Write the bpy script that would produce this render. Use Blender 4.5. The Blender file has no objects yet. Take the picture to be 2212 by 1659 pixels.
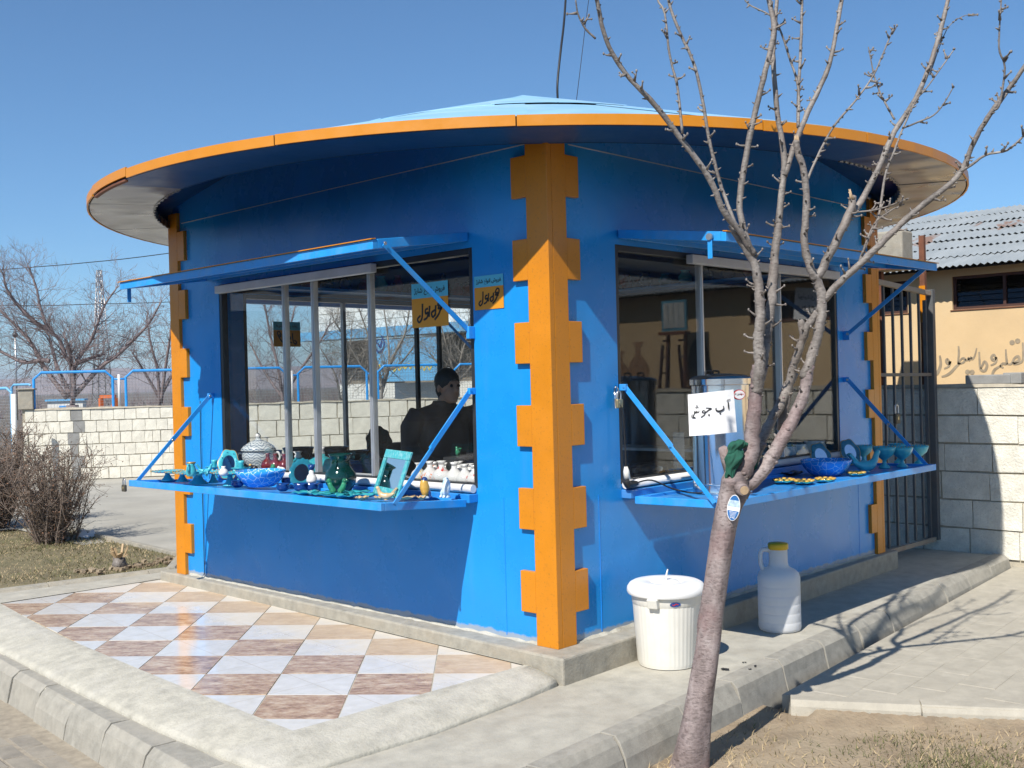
import bpy, bmesh, math, random
import numpy as np
from mathutils import Vector, Matrix

sc = bpy.context.scene
COL = sc.collection
random.seed(7)
rng = np.random.default_rng(11)
R = math.radians
PI = math.pi

# ------------------------------------------------------------------ camera
FPX = 2342.2            # focal length in pixels of a 2212 px wide frame
YAW, PITCH, ROLL = 0.759808, -0.002018, -0.025376
CAM = np.array([-4.6538, -4.1115, 1.5310])
_cy, _sy = math.cos(YAW), math.sin(YAW)
_fw = np.array([_cy*math.cos(PITCH), _sy*math.cos(PITCH), math.sin(PITCH)])
_r0 = np.array([_sy, -_cy, 0.0]); _u0 = np.cross(_r0, _fw)
_rt = _r0*math.cos(ROLL)+_u0*math.sin(ROLL)
_up = -_r0*math.sin(ROLL)+_u0*math.cos(ROLL)
cd = bpy.data.cameras.new('camera')
cd.sensor_width = 36.0
cd.lens = FPX/2212*36
cd.clip_start = 0.05; cd.clip_end = 30000
co = bpy.data.objects.new('camera', cd); COL.objects.link(co)
m3 = Matrix(((_rt[0], _up[0], -_fw[0]), (_rt[1], _up[1], -_fw[1]), (_rt[2], _up[2], -_fw[2])))
co.matrix_world = Matrix.Translation(CAM) @ m3.to_4x4()
sc.camera = co

def P(px, py, x=None, y=None, z=None, d=None):
    """point of a real surface (plane x, y or z, or depth d) seen at a photo position"""
    r = _rt*(px-1106)/FPX + _up*(829.5-py)/FPX + _fw
    if d is not None: t = d
    elif x is not None: t = (x-CAM[0])/r[0]
    elif y is not None: t = (y-CAM[1])/r[1]
    else: t = (z-CAM[2])/r[2]
    return Vector(CAM + r*t)

# ------------------------------------------------------------------ sky and sun
SUN = Vector((0.752, 0.207, -0.828)).normalized()       # the way the light travels
elev = math.asin(-SUN.z)
w = bpy.data.worlds.new('World'); sc.world = w; w.use_nodes = True
nt = w.node_tree; nt.nodes.clear()
sky = nt.nodes.new('ShaderNodeTexSky'); sky.sky_type = 'NISHITA'
sky.sun_disc = False; sky.sun_elevation = elev
sky.sun_rotation = math.atan2(-SUN.x, -SUN.y)
sky.altitude = 1300; sky.air_density = 1.0; sky.dust_density = 0.35; sky.ozone_density = 6.0
bg = nt.nodes.new('ShaderNodeBackground'); bg.inputs['Strength'].default_value = 0.098
wo = nt.nodes.new('ShaderNodeOutputWorld')
wb = nt.nodes.new('ShaderNodeMix'); wb.data_type = 'RGBA'; wb.blend_type = 'MULTIPLY'; wb.inputs[0].default_value = 1.0
wb.inputs[7].default_value = (0.76, 1.0, 1.06, 1)          # white balance of the camera
nt.links.new(sky.outputs[0], wb.inputs[6]); nt.links.new(wb.outputs[2], bg.inputs[0]); nt.links.new(bg.outputs[0], wo.inputs[0])
sl = bpy.data.lights.new('sun', 'SUN'); sl.energy = 5.0; sl.angle = R(0.53); sl.color = (1.0, 0.945, 0.86)
so = bpy.data.objects.new('sun', sl); COL.objects.link(so)
so.rotation_euler = SUN.to_track_quat('-Z', 'Y').to_euler()
so.location = (-20, -6, 25)
vs = sc.view_settings
vs.view_transform = 'Standard'; vs.look = 'None'; vs.gamma = 1.0; vs.use_curve_mapping = False
vs.exposure = 0.40
try:
    sc.cycles.max_bounces = 8; sc.cycles.transparent_max_bounces = 24
    sc.cycles.caustics_reflective = False; sc.cycles.caustics_refractive = False
    sc.cycles.use_denoising = True
except Exception:
    pass

# ------------------------------------------------------------------ materials
def new_mat(name):
    m = bpy.data.materials.new(name); m.use_nodes = True
    t = m.node_tree
    return m, t, t.nodes['Principled BSDF']

def coords(t, mode='Object', rnd=True):
    if mode == 'World': return t.nodes.new('ShaderNodeNewGeometry').outputs['Position']
    tc = t.nodes.new('ShaderNodeTexCoord')
    out = tc.outputs[mode]
    if rnd:
        oi = t.nodes.new('ShaderNodeObjectInfo')
        mu = t.nodes.new('ShaderNodeMath'); mu.operation = 'MULTIPLY'; mu.inputs[1].default_value = 37.0
        t.links.new(oi.outputs['Random'], mu.inputs[0])
        va = t.nodes.new('ShaderNodeVectorMath'); va.operation = 'ADD'
        t.links.new(out, va.inputs[0]); t.links.new(mu.outputs[0], va.inputs[1])
        out = va.outputs[0]
    return out

def noise(t, vec, scale, detail=5, rough=0.6, stretch=None):
    if stretch:
        mp = t.nodes.new('ShaderNodeMapping'); mp.inputs['Scale'].default_value = stretch
        t.links.new(vec, mp.inputs['Vector']); vec = mp.outputs[0]
    n = t.nodes.new('ShaderNodeTexNoise')
    n.inputs['Scale'].default_value = scale; n.inputs['Detail'].default_value = detail
    n.inputs['Roughness'].default_value = rough
    t.links.new(vec, n.inputs['Vector'])
    return n.outputs['Fac']

def ramp(t, fac, stops):
    r = t.nodes.new('ShaderNodeValToRGB')
    el = r.color_ramp.elements
    while len(el) < len(stops): el.new(0.5)
    for e, (p, c) in zip(el, stops):
        e.position = p; e.color = (*c, 1) if len(c) == 3 else c
    t.links.new(fac, r.inputs[0])
    return r.outputs[0]

def mixc(t, fac, a, b, mode='MIX'):
    m = t.nodes.new('ShaderNodeMix'); m.data_type = 'RGBA'; m.blend_type = mode
    for s, v in ((m.inputs[0], fac), (m.inputs[6], a), (m.inputs[7], b)):
        if hasattr(v, 'is_output') or isinstance(v, bpy.types.NodeSocket): t.links.new(v, s)
        elif isinstance(v, (int, float)): s.default_value = v
        else: s.default_value = (*v, 1)
    return m.outputs[2]

def mathn(t, op, a, b=0.0, c=None):
    m = t.nodes.new('ShaderNodeMath'); m.operation = op
    for i, v in enumerate((a, b, c)):
        if v is None: continue
        if isinstance(v, bpy.types.NodeSocket): t.links.new(v, m.inputs[i])
        else: m.inputs[i].default_value = v
    return m.outputs[0]

def bump(t, bsdf, fac, strength, dist=0.01):
    b = t.nodes.new('ShaderNodeBump'); b.inputs['Strength'].default_value = strength
    b.inputs['Distance'].default_value = dist
    t.links.new(fac, b.inputs['Height']); t.links.new(b.outputs[0], bsdf.inputs['Normal'])

def pm(name, base, rough=0.5, metal=0.0, var=0.12, vscale=7.0, bmp=0.15, bscale=60.0, bdist=0.004,
       tint=None, tfac=0.35, tscale=1.6, rvar=0.1, coat=0.0, rnd=True, tr=(0.46, 0.72), mode='Object', bdet=5, speck=None, sscale=170):
    """a plain painted or mineral surface: grain, slow variation, optional stains of another colour"""
    m, t, b = new_mat(name)
    v = coords(t, mode, rnd)
    n1 = noise(t, v, vscale, 6, 0.62)
    lo = tuple(max(0, c*(1-var)) for c in base); hi = tuple(min(1, c*(1+var)) for c in base)
    col = ramp(t, n1, [(0.3, lo), (0.7, hi)])
    if tint:
        n2 = noise(t, v, tscale, 7, 0.68)
        f = ramp(t, n2, [(tr[0], (0, 0, 0)), (tr[1], (tfac,)*3)])
        col = mixc(t, f, col, tint)
    if speck:
        ns = noise(t, v, sscale, 3, 0.6)
        col = mixc(t, ramp(t, ns, [(0.60, (0, 0, 0)), (0.66, (0.6,)*3)]), col, speck)
        nc = noise(t, v, 5.5, 8, 0.8)
        col = mixc(t, ramp(t, nc, [(0.62, (0, 0, 0)), (0.68, (0.35,)*3)]), col, speck)
    t.links.new(col, b.inputs['Base Color'])
    b.inputs['Metallic'].default_value = metal
    rr = ramp(t, n1, [(0.3, (max(0, rough-rvar),)*3), (0.7, (min(1, rough+rvar),)*3)])
    t.links.new(rr, b.inputs['Roughness'])
    if coat: b.inputs['Coat Weight'].default_value = coat; b.inputs['Coat Roughness'].default_value = 0.06
    if bmp: bump(t, b, noise(t, v, bscale, bdet, 0.6), bmp, bdist)
    return m

M = {}
M['blue'] = pm('blue_gloss_paint', (0.013, 0.255, 0.76), 0.27, var=0.07, vscale=2.5, bmp=0.12, bscale=5, bdist=0.012, tint=(0.06, 0.2, 0.5), tfac=0.22, tscale=2.2)
def wall_paint():
    m, t, b = new_mat('blue_wall_paint')
    geo = t.nodes.new('ShaderNodeNewGeometry'); v = geo.outputs['Position']
    sx = t.nodes.new('ShaderNodeSeparateXYZ'); t.links.new(v, sx.inputs[0])
    n1 = noise(t, v, 2.2, 6, 0.62)
    c = ramp(t, n1, [(0.3, (0.008, 0.245, 0.65)), (0.7, (0.010, 0.275, 0.72))])
    st = noise(t, v, 7.0, 5, 0.7, (1, 1, 0.10))                      # faint runs down the sheet
    c = mixc(t, ramp(t, st, [(0.56, (0,)*3), (0.74, (0.16,)*3)]), c, (0.10, 0.24, 0.48))
    sc2 = noise(t, v, 26, 7, 0.75)
    c = mixc(t, ramp(t, sc2, [(0.70, (0,)*3), (0.73, (0.55,)*3)]), c, (0.22, 0.34, 0.55))   # scuffs
    hz = mathn(t, 'SUBTRACT', mathn(t, 'MULTIPLY', noise(t, v, 9, 8, 0.78), 0.085), sx.outputs['Z'])
    c = mixc(t, ramp(t, hz, [(0.0, (0,)*3), (0.012, (0.8,)*3)]), c, (0.34, 0.36, 0.36))      # cement splashed along the foot
    t.links.new(c, b.inputs['Base Color'])
    t.links.new(ramp(t, n1, [(0.3, (0.2,)*3), (0.7, (0.36,)*3)]), b.inputs['Roughness'])
    h = mathn(t, 'ADD', mathn(t, 'MULTIPLY', noise(t, v, 1.1, 3, 0.5), 1.0), mathn(t, 'MULTIPLY', noise(t, v, 60, 3, 0.5), 0.02))
    bump(t, b, h, 0.5, 0.05)
    return m
M['blue_wall'] = wall_paint()
M['blue_steel'] = pm('blue_tube_paint', (0.02, 0.30, 0.76), 0.35, var=0.1, vscale=9, bmp=0.1, bscale=70, tint=(0.25, 0.33, 0.42), tfac=0.3, tscale=7)
M['blue_tray'] = pm('blue_tray_paint', (0.016, 0.22, 0.60), 0.4, var=0.1, vscale=6, bmp=0.1, bscale=60, tint=(0.28, 0.34, 0.42), tfac=0.35, tscale=4)
M['orange'] = pm('orange_paint', (0.60, 0.215, 0.006), 0.38, var=0.06, vscale=5, bmp=0.15, bscale=25, bdist=0.006, tint=(0.42, 0.16, 0.02), tfac=0.3, speck=(0.40, 0.15, 0.02), sscale=60)
M['fascia'] = pm('fascia_orange_paint', (0.62, 0.23, 0.008), 0.4, var=0.08, vscale=5, bmp=0.2, bscale=30, tint=(0.5, 0.22, 0.05), tfac=0.4, tscale=5)
M['rust'] = pm('rusty_brown_steel', (0.16, 0.06, 0.03), 0.75, var=0.3, vscale=12, bmp=0.4, bscale=80)
M['roofblue'] = pm('pale_blue_roof_sheet', (0.27, 0.50, 0.68), 0.42, var=0.06, vscale=3, bmp=0.1, bscale=8, bdist=0.02, tint=(0.5, 0.6, 0.66), tfac=0.4)
M['shade_navy'] = pm('shade_darkened_blue', (0.005, 0.055, 0.17), 0.4, var=0.1, vscale=3, bmp=0.1, bscale=6, bdist=0.01)  # blue sheet darkened in colour to stand for shade under the roof
M['galv'] = pm('galvanised_sheet', (0.33, 0.34, 0.36), 0.34, 0.85, var=0.15, vscale=4, bmp=0.9, bscale=1.7, bdist=0.12, bdet=1.5, mode='World', tint=(0.25, 0.24, 0.23), tfac=0.4)
M['alu'] = pm('aluminium_profile', (0.56, 0.57, 0.58), 0.38, 0.7, var=0.08, bmp=0.05)
M['white_alu'] = pm('white_aluminium', (0.66, 0.65, 0.64), 0.4, var=0.06, bmp=0.05, tint=(0.4, 0.38, 0.35), tfac=0.3, tscale=5)
M['dark_alu'] = pm('dark_aluminium', (0.05, 0.055, 0.06), 0.4, 0.5, bmp=0.05)
M['chrome'] = pm('stainless_steel', (0.76, 0.76, 0.76), 0.15, 1.0, var=0.03, bmp=0.04, bscale=9, bdist=0.01, rvar=0.03)
M['steel'] = pm('zinc_bolt', (0.5, 0.5, 0.5), 0.4, 0.9, bmp=0.1)
M['gate'] = pm('grey_gate_paint', (0.10, 0.11, 0.115), 0.55, var=0.2, vscale=12, bmp=0.2, tint=(0.14, 0.07, 0.04), tfac=0.4, tscale=6)
M['gate_rust'] = pm('worn_pale_steel', (0.30, 0.26, 0.21), 0.65, var=0.2, bmp=0.2, tint=(0.2, 0.09, 0.05), tfac=0.6, tscale=7)
CONC = (0.405, 0.385, 0.325)
M['concrete'] = pm('cast_concrete', CONC, 0.85, var=0.16, vscale=9, bmp=0.45, bscale=90, bdist=0.004, tint=(0.30, 0.26, 0.20), tfac=0.55, tscale=1.4, speck=(0.22, 0.20, 0.165), sscale=170)
M['concrete_rough'] = pm('rough_cement', (0.43, 0.41, 0.345), 0.9, var=0.2, vscale=11, bmp=0.6, bscale=55, bdist=0.008, tint=(0.55, 0.53, 0.48), tfac=0.5, tscale=2.2, speck=(0.22, 0.20, 0.165), sscale=170)
M['plinth'] = pm('plinth_cement', (0.32, 0.30, 0.25), 0.9, var=0.2, vscale=14, bmp=0.6, bscale=70, bdist=0.006, tint=(0.42, 0.35, 0.25), tfac=0.5, tscale=3, speck=(0.22, 0.20, 0.165), sscale=170)
M['kerb'] = pm('kerb_concrete', (0.30, 0.285, 0.245), 0.9, var=0.2, vscale=16, bmp=0.5, bscale=120, bdist=0.004, tint=(0.40, 0.37, 0.31), tfac=0.6, tscale=3, speck=(0.22, 0.20, 0.165), sscale=170)
M['paver'] = pm('dusty_paver', (0.25, 0.225, 0.185), 0.9, var=0.18, vscale=12, bmp=0.45, bscale=80, bdist=0.004, tint=(0.42, 0.37, 0.29), tfac=0.6, tscale=2, speck=(0.22, 0.19, 0.15), sscale=170)
M['paver_pale'] = pm('pale_dusty_slab', (0.395, 0.365, 0.30), 0.9, var=0.14, vscale=10, bmp=0.4, bscale=80, bdist=0.004, tint=(0.34, 0.31, 0.25), tfac=0.5, tscale=1.6, mode='World', speck=(0.26, 0.235, 0.19), sscale=170)
M['asphalt'] = pm('grey_asphalt', (0.075, 0.075, 0.075), 0.9, var=0.2, vscale=20, bmp=0.4, bscale=120)
M['joint'] = pm('sandy_joint', (0.30, 0.26, 0.20), 0.95, var=0.2, vscale=20, bmp=0.5)
M['yard'] = pm('yard_concrete', (0.36, 0.345, 0.30), 0.88, var=0.14, vscale=1.5, bmp=0.4, bscale=30, tint=(0.29, 0.27, 0.22), tfac=0.6, tscale=0.5, speck=(0.24, 0.225, 0.19), sscale=60)
M['soil'] = pm('dry_soil', (0.27, 0.205, 0.135), 0.95, var=0.3, vscale=5, bmp=0.8, bscale=40, bdist=0.015, tint=(0.36, 0.30, 0.21), tfac=0.8, tscale=1.3)
M['lawn_soil'] = pm('lawn_soil', (0.18, 0.15, 0.085), 0.95, var=0.3, vscale=5, bmp=0.8, bscale=30, bdist=0.02, tint=(0.12, 0.12, 0.05), tfac=0.7, tscale=1.1)
M['earth'] = pm('dusty_ground', (0.12, 0.105, 0.085), 0.95, var=0.2, vscale=0.4, bmp=0.3, bscale=4, tint=(0.24, 0.2, 0.15), tfac=0.6, tscale=0.05)
M['hill'] = pm('bare_hills', (0.26, 0.20, 0.18), 0.95, var=0.25, vscale=0.01, bmp=0, tint=(0.34, 0.26, 0.22), tfac=0.6, tscale=0.004)
M['block'] = pm('pale_concrete_block', (0.74, 0.715, 0.62), 0.92, var=0.14, vscale=9, bmp=0.8, bscale=45, bdist=0.012, tint=(0.55, 0.52, 0.44), tfac=0.6, tscale=2.5, speck=(0.40, 0.38, 0.33), sscale=110)
M['block_warm'] = pm('whitewashed_block', (0.74, 0.71, 0.61), 0.92, var=0.1, vscale=9, bmp=0.5, bscale=50, bdist=0.008, tint=(0.52, 0.49, 0.41), tfac=0.5, tscale=2, speck=(0.46, 0.43, 0.36), sscale=90)
M['block_grey'] = pm('grey_bare_block', (0.26, 0.26, 0.25), 0.92, var=0.15, vscale=9, bmp=0.5, bscale=60)
M['mortar'] = pm('sandy_mortar', (0.42, 0.38, 0.30), 0.95, var=0.2, vscale=12, bmp=0.6, bscale=50)
M['beige'] = pm('beige_plaster', (0.62, 0.45, 0.25), 0.9, var=0.07, vscale=2, bmp=0.3, bscale=30, tint=(0.66, 0.50, 0.30), tfac=0.6, tscale=1.5)
M['mural'] = pm('faded_mural_paint', (0.36, 0.21, 0.11), 0.9, var=0.2, vscale=8, bmp=0.1)
M['brush'] = pm('grey_brush_paint', (0.30, 0.245, 0.17), 0.9, var=0.25, vscale=14, bmp=0.05)
M['dark'] = pm('dark_interior', (0.02, 0.02, 0.022), 0.8, bmp=0)
M['brownframe'] = pm('brown_window_frame', (0.06, 0.025, 0.018), 0.6, bmp=0.1)
M['white_wall'] = pm('white_siding', (0.72, 0.71, 0.66), 0.7, var=0.05, bmp=0.1)
M['lightblue'] = pm('light_blue_band', (0.14, 0.40, 0.66), 0.5, var=0.08, bmp=0.05)
M['brownwall'] = pm('brown_render', (0.22, 0.19, 0.15), 0.9, var=0.1, bmp=0.2)
M['yellow'] = pm('yellow_lettering', (0.72, 0.52, 0.06), 0.6, bmp=0)
M['navy'] = pm('navy_print', (0.01, 0.05, 0.22), 0.5, bmp=0)
M['black'] = pm('black_ink', (0.012, 0.012, 0.014), 0.6, bmp=0)
M['rubber'] = pm('black_cable', (0.012, 0.012, 0.013), 0.5, bmp=0)
M['paper'] = pm('white_paper', (0.80, 0.80, 0.80), 0.8, var=0.03, bmp=0.3, bscale=8, bdist=0.01)
M['post_cyan'] = pm('cyan_print', (0.10, 0.50, 0.68), 0.45, var=0.03, bmp=0)
M['post_orange'] = pm('orange_print', (0.70, 0.28, 0.015), 0.45, var=0.03, bmp=0)
M['red'] = pm('red_print', (0.55, 0.03, 0.03), 0.45, bmp=0)
M['white_plastic'] = pm('white_plastic', (0.78, 0.76, 0.69), 0.42, var=0.03, vscale=4, bmp=0.05, bscale=20, tint=(0.62, 0.58, 0.48), tfac=0.3, tscale=5)
M['white_lid'] = pm('white_lid_plastic', (0.80, 0.80, 0.78), 0.4, var=0.03, bmp=0.05)
M['yellow_cap'] = pm('yellow_plastic', (0.70, 0.43, 0.01), 0.4, var=0.05, bmp=0)
M['brass'] = pm('brass_lock', (0.45, 0.36, 0.2), 0.4, 0.8, bmp=0.05)
M['lock_dark'] = pm('weathered_lock', (0.09, 0.08, 0.06), 0.55, 0.4, bmp=0.1)
M['green_cloth'] = pm('green_cloth', (0.012, 0.085, 0.055), 0.95, var=0.2, vscale=30, bmp=0.3, bscale=300)
M['jacket'] = pm('dark_jacket', (0.018, 0.018, 0.021), 0.85, var=0.2, vscale=20, bmp=0.3, bscale=200)
M['trousers'] = pm('dark_trousers', (0.03, 0.03, 0.04), 0.9, bmp=0.2)
M['skin'] = pm('skin', (0.40, 0.23, 0.15), 0.55, var=0.08, bmp=0.1)
M['hair'] = pm('black_hair', (0.010, 0.009, 0.008), 0.5, var=0.2, vscale=40, bmp=0.5, bscale=150)
M['wood'] = pm('pale_wood', (0.42, 0.30, 0.17), 0.6, var=0.2, vscale=8, bmp=0.2)
M['card'] = pm('brown_cardboard', (0.36, 0.26, 0.16), 0.8, bmp=0.1)
M['twig'] = pm('grey_purple_twig', (0.22, 0.175, 0.175), 0.85, var=0.25, vscale=4, bmp=0.2)
M['twig_pale'] = pm('pale_grey_twig', (0.30, 0.27, 0.235), 0.85, var=0.2, vscale=4, bmp=0.2)
M['bush'] = pm('dry_bush_twig', (0.20, 0.155, 0.125), 0.9, var=0.3, vscale=6, bmp=0.2)
M['dryleaf'] = pm('dry_brown_leaf', (0.19, 0.10, 0.06), 0.9, var=0.4, vscale=4, bmp=0)
M['straw'] = pm('dry_straw', (0.40, 0.31, 0.18), 0.9, var=0.3, vscale=3, bmp=0)
M['grassgreen'] = pm('short_green_grass', (0.125, 0.125, 0.05), 0.85, var=0.35, vscale=3, bmp=0)
M['truck_orange'] = pm('orange_steel', (0.60, 0.14, 0.03), 0.5, bmp=0)
M['calblue'] = pm('calendar_blue_border', (0.08, 0.26, 0.36), 0.6, bmp=0)
M['calpaper'] = pm('calendar_paper', (0.45, 0.47, 0.45), 0.7, var=0.25, vscale=12, bmp=0)
M['curtain'] = pm('grey_curtain', (0.12, 0.12, 0.12), 0.9, bmp=0.1)
M['shade_lining'] = pm('dark_shade_lining', (0.045, 0.042, 0.04), 0.6, bmp=0.1)
M['tintwall'] = pm('grey_interior_panel', (0.33, 0.33, 0.34), 0.6, bmp=0.1)

def ceramic(name, base, rough=0.12, var=0.12, vscale=14, tint=None, tfac=0.5, tscale=9, bmp=0.0, bscale=30, tr=(0.46, 0.72)):
    return pm(name, base, rough, 0, var, vscale, bmp, bscale, 0.003, tint, tfac, tscale, 0.05, coat=0.35, tr=tr)
M['turq'] = ceramic('turquoise_glaze', (0.055, 0.43, 0.52), 0.35)
M['turq_relief'] = ceramic('turquoise_relief_glaze', (0.06, 0.44, 0.46), 0.2, tint=(0.4, 0.7, 0.68), tfac=0.8, tscale=40, bmp=0.7, bscale=60)
M['teal'] = ceramic('teal_glaze', (0.02, 0.17, 0.24), 0.14)
M['turq_shiny'] = ceramic('shiny_turquoise_glaze', (0.03, 0.36, 0.42), 0.1, tint=(0.1, 0.5, 0.52), tfac=0.7, tscale=25)
M['green_glaze'] = ceramic('dark_green_glaze', (0.003, 0.032, 0.027), 0.06, var=0.4, vscale=8)
M['green_light'] = ceramic('mottled_green_glaze', (0.03, 0.20, 0.10), 0.1, var=0.5, vscale=25)
M['navy_glaze'] = ceramic('navy_blue_glaze', (0.008, 0.045, 0.19), 0.12)
M['gold'] = pm('gold_rim', (0.48, 0.31, 0.10), 0.35, 0.5, bmp=0.1)
M['yellow_glaze'] = ceramic('mustard_glaze', (0.55, 0.33, 0.06), 0.2, bmp=0.4, bscale=70)
M['sand_glaze'] = ceramic('sand_glaze', (0.60, 0.42, 0.22), 0.3)
M['sky_glaze'] = ceramic('pale_blue_white_glaze', (0.62, 0.72, 0.78), 0.15, tint=(0.1, 0.42, 0.6), tfac=0.9, tscale=18, bmp=0.4, bscale=70)
M['white_glaze'] = ceramic('white_glaze', (0.76, 0.74, 0.72), 0.12, var=0.03)
M['flower_red'] = ceramic('white_glaze_red_flowers', (0.76, 0.74, 0.72), 0.12, var=0.03, tint=(0.62, 0.05, 0.04), tfac=1.0, tscale=20, tr=(0.565, 0.585))
M['flower_orange'] = ceramic('white_glaze_orange_flowers', (0.76, 0.74, 0.72), 0.12, var=0.03, tint=(0.75, 0.20, 0.04), tfac=1.0, tscale=19, tr=(0.565, 0.585))
M['flower_yellow'] = ceramic('white_glaze_yellow_flowers', (0.76, 0.74, 0.72), 0.12, var=0.03, tint=(0.70, 0.52, 0.03), tfac=1.0, tscale=18, tr=(0.56, 0.58))
M['bluewhite'] = ceramic('blue_and_white_pattern', (0.60, 0.66, 0.70), 0.15, var=0.05, tint=(0.03, 0.09, 0.20), tfac=1.0, tscale=22)
def tureen_mat():
    m, t, b = new_mat('blue_and_white_bands')
    tc = t.nodes.new('ShaderNodeTexCoord'); v = tc.outputs['Object']
    sx = t.nodes.new('ShaderNodeSeparateXYZ'); t.links.new(v, sx.inputs[0])
    ang = mathn(t, 'ARCTAN2', sx.outputs['Y'], sx.outputs['X'])
    z = sx.outputs['Z']
    l1 = mathn(t, 'ABSOLUTE', mathn(t, 'SINE', mathn(t, 'MULTIPLY', z, 95.0)))
    zig = mathn(t, 'ABSOLUTE', mathn(t, 'SINE', mathn(t, 'ADD', mathn(t, 'MULTIPLY', z, 140.0), mathn(t, 'MULTIPLY', mathn(t, 'SINE', mathn(t, 'MULTIPLY', ang, 9.0)), 1.6))))
    k = mathn(t, 'MAXIMUM', mathn(t, 'LESS_THAN', l1, 0.12), mathn(t, 'LESS_THAN', zig, 0.30))
    c = mixc(t, k, (0.68, 0.72, 0.74), (0.03, 0.08, 0.18))
    t.links.new(c, b.inputs['Base Color']); b.inputs['Roughness'].default_value = 0.12
    return m
M['tureen'] = tureen_mat()
M['ruby'] = ceramic('ruby_red_glaze', (0.17, 0.008, 0.012), 0.08, var=0.5, vscale=30)
M['dark_pot'] = ceramic('dark_brown_glaze', (0.03, 0.025, 0.025), 0.2)
M['mirror'] = pm('mirror_glass', (0.80, 0.82, 0.85), 0.03, 1.0, var=0.02, bmp=0, rvar=0.01)

def crackle():
    m, t, b = new_mat('crackled_blue_glaze')
    v = coords(t, 'Object', True)
    nz = t.nodes.new('ShaderNodeTexNoise'); nz.inputs['Scale'].default_value = 14
    t.links.new(v, nz.inputs['Vector'])
    va = t.nodes.new('ShaderNodeVectorMath'); va.operation = 'SCALE'; va.inputs['Scale'].default_value = 0.035
    t.links.new(nz.outputs['Color'], va.inputs[0])
    vb = t.nodes.new('ShaderNodeVectorMath'); vb.operation = 'ADD'
    t.links.new(v, vb.inputs[0]); t.links.new(va.outputs[0], vb.inputs[1])
    vo = t.nodes.new('ShaderNodeTexVoronoi'); vo.feature = 'DISTANCE_TO_EDGE'; vo.inputs['Scale'].default_value = 21
    t.links.new(vb.outputs[0], vo.inputs['Vector'])
    c = ramp(t, vo.outputs['Distance'], [(0.010, (0.62, 0.76, 0.90)), (0.042, (0.03, 0.29, 0.78))])
    t.links.new(c, b.inputs['Base Color']); b.inputs['Roughness'].default_value = 0.14
    return m
M['crackle'] = crackle()

def marble():
    m, t, b = new_mat('brown_marble_tile')
    v = coords(t, 'Object', True)
    n = noise(t, v, 11, 7, 0.74, (0.75, 1.5, 1))
    n2 = noise(t, v, 30, 6, 0.75, (0.7, 1.5, 1))
    c = ramp(t, n, [(0.33, (0.14, 0.09, 0.055)), (0.44, (0.36, 0.215, 0.13)), (0.53, (0.52, 0.37, 0.245)), (0.64, (0.70, 0.58, 0.44))])
    c = mixc(t, 0.35, c, ramp(t, n2, [(0.35, (0.17, 0.12, 0.085)), (0.62, (0.60, 0.46, 0.34))]))
    g = coords(t, 'Object', False)
    geo = t.nodes.new('ShaderNodeNewGeometry')
    sx = t.nodes.new('ShaderNodeSeparateXYZ'); t.links.new(geo.outputs['Position'], sx.inputs[0])
    nd = noise(t, geo.outputs['Position'], 2.2, 6, 0.65)
    d = mathn(t, 'ADD', mathn(t, 'MULTIPLY_ADD', nd, 1.1, sx.outputs['X']), 0.22)          # dust swept up along the kiosk wall
    f = ramp(t, d, [(-0.25+0.3, (0, 0, 0)), (0.36, (0.62,)*3)])
    c = mixc(t, f, c, (0.50, 0.40, 0.28))
    t.links.new(c, b.inputs['Base Color'])
    t.links.new(ramp(t, f, [(0, (0.20,)*3), (0.6, (0.6,)*3)]), b.inputs['Roughness'])
    return m
M['marble'] = marble()

def white_tile():
    m, t, b = new_mat('white_polished_tile')
    tc = t.nodes.new('ShaderNodeTexCoord')
    sx = t.nodes.new('ShaderNodeSeparateXYZ'); t.links.new(tc.outputs['Object'], sx.inputs[0])
    ax = mathn(t, 'ABSOLUTE', sx.outputs['X']); ay = mathn(t, 'ABSOLUTE', sx.outputs['Y'])
    dd = mathn(t, 'ABSOLUTE', mathn(t, 'SUBTRACT', ax, ay))
    v = coords(t, 'Object', True)
    n = noise(t, v, 12, 6, 0.6)
    base = ramp(t, n, [(0.3, (0.58, 0.57, 0.54)), (0.7, (0.68, 0.67, 0.65))])
    ln = ramp(t, dd, [(0.0, (0.75,)*3), (0.0045, (0.0,)*3)])
    c = mixc(t, ln, base, (0.40, 0.32, 0.22))
    geo = t.nodes.new('ShaderNodeNewGeometry')
    s2 = t.nodes.new('ShaderNodeSeparateXYZ'); t.links.new(geo.outputs['Position'], s2.inputs[0])
    nd = noise(t, geo.outputs['Position'], 2.2, 6, 0.65)
    d = mathn(t, 'ADD', mathn(t, 'MULTIPLY_ADD', nd, 1.1, s2.outputs['X']), 0.22)
    f = ramp(t, d, [(0.0, (0, 0, 0)), (0.36, (0.55,)*3)])
    c = mixc(t, f, c, (0.56, 0.48, 0.36))
    t.links.new(c, b.inputs['Base Color'])
    t.links.new(ramp(t, f, [(0, (0.11,)*3), (0.6, (0.6,)*3)]), b.inputs['Roughness'])
    return m
M['white_tile'] = white_tile()

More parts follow.
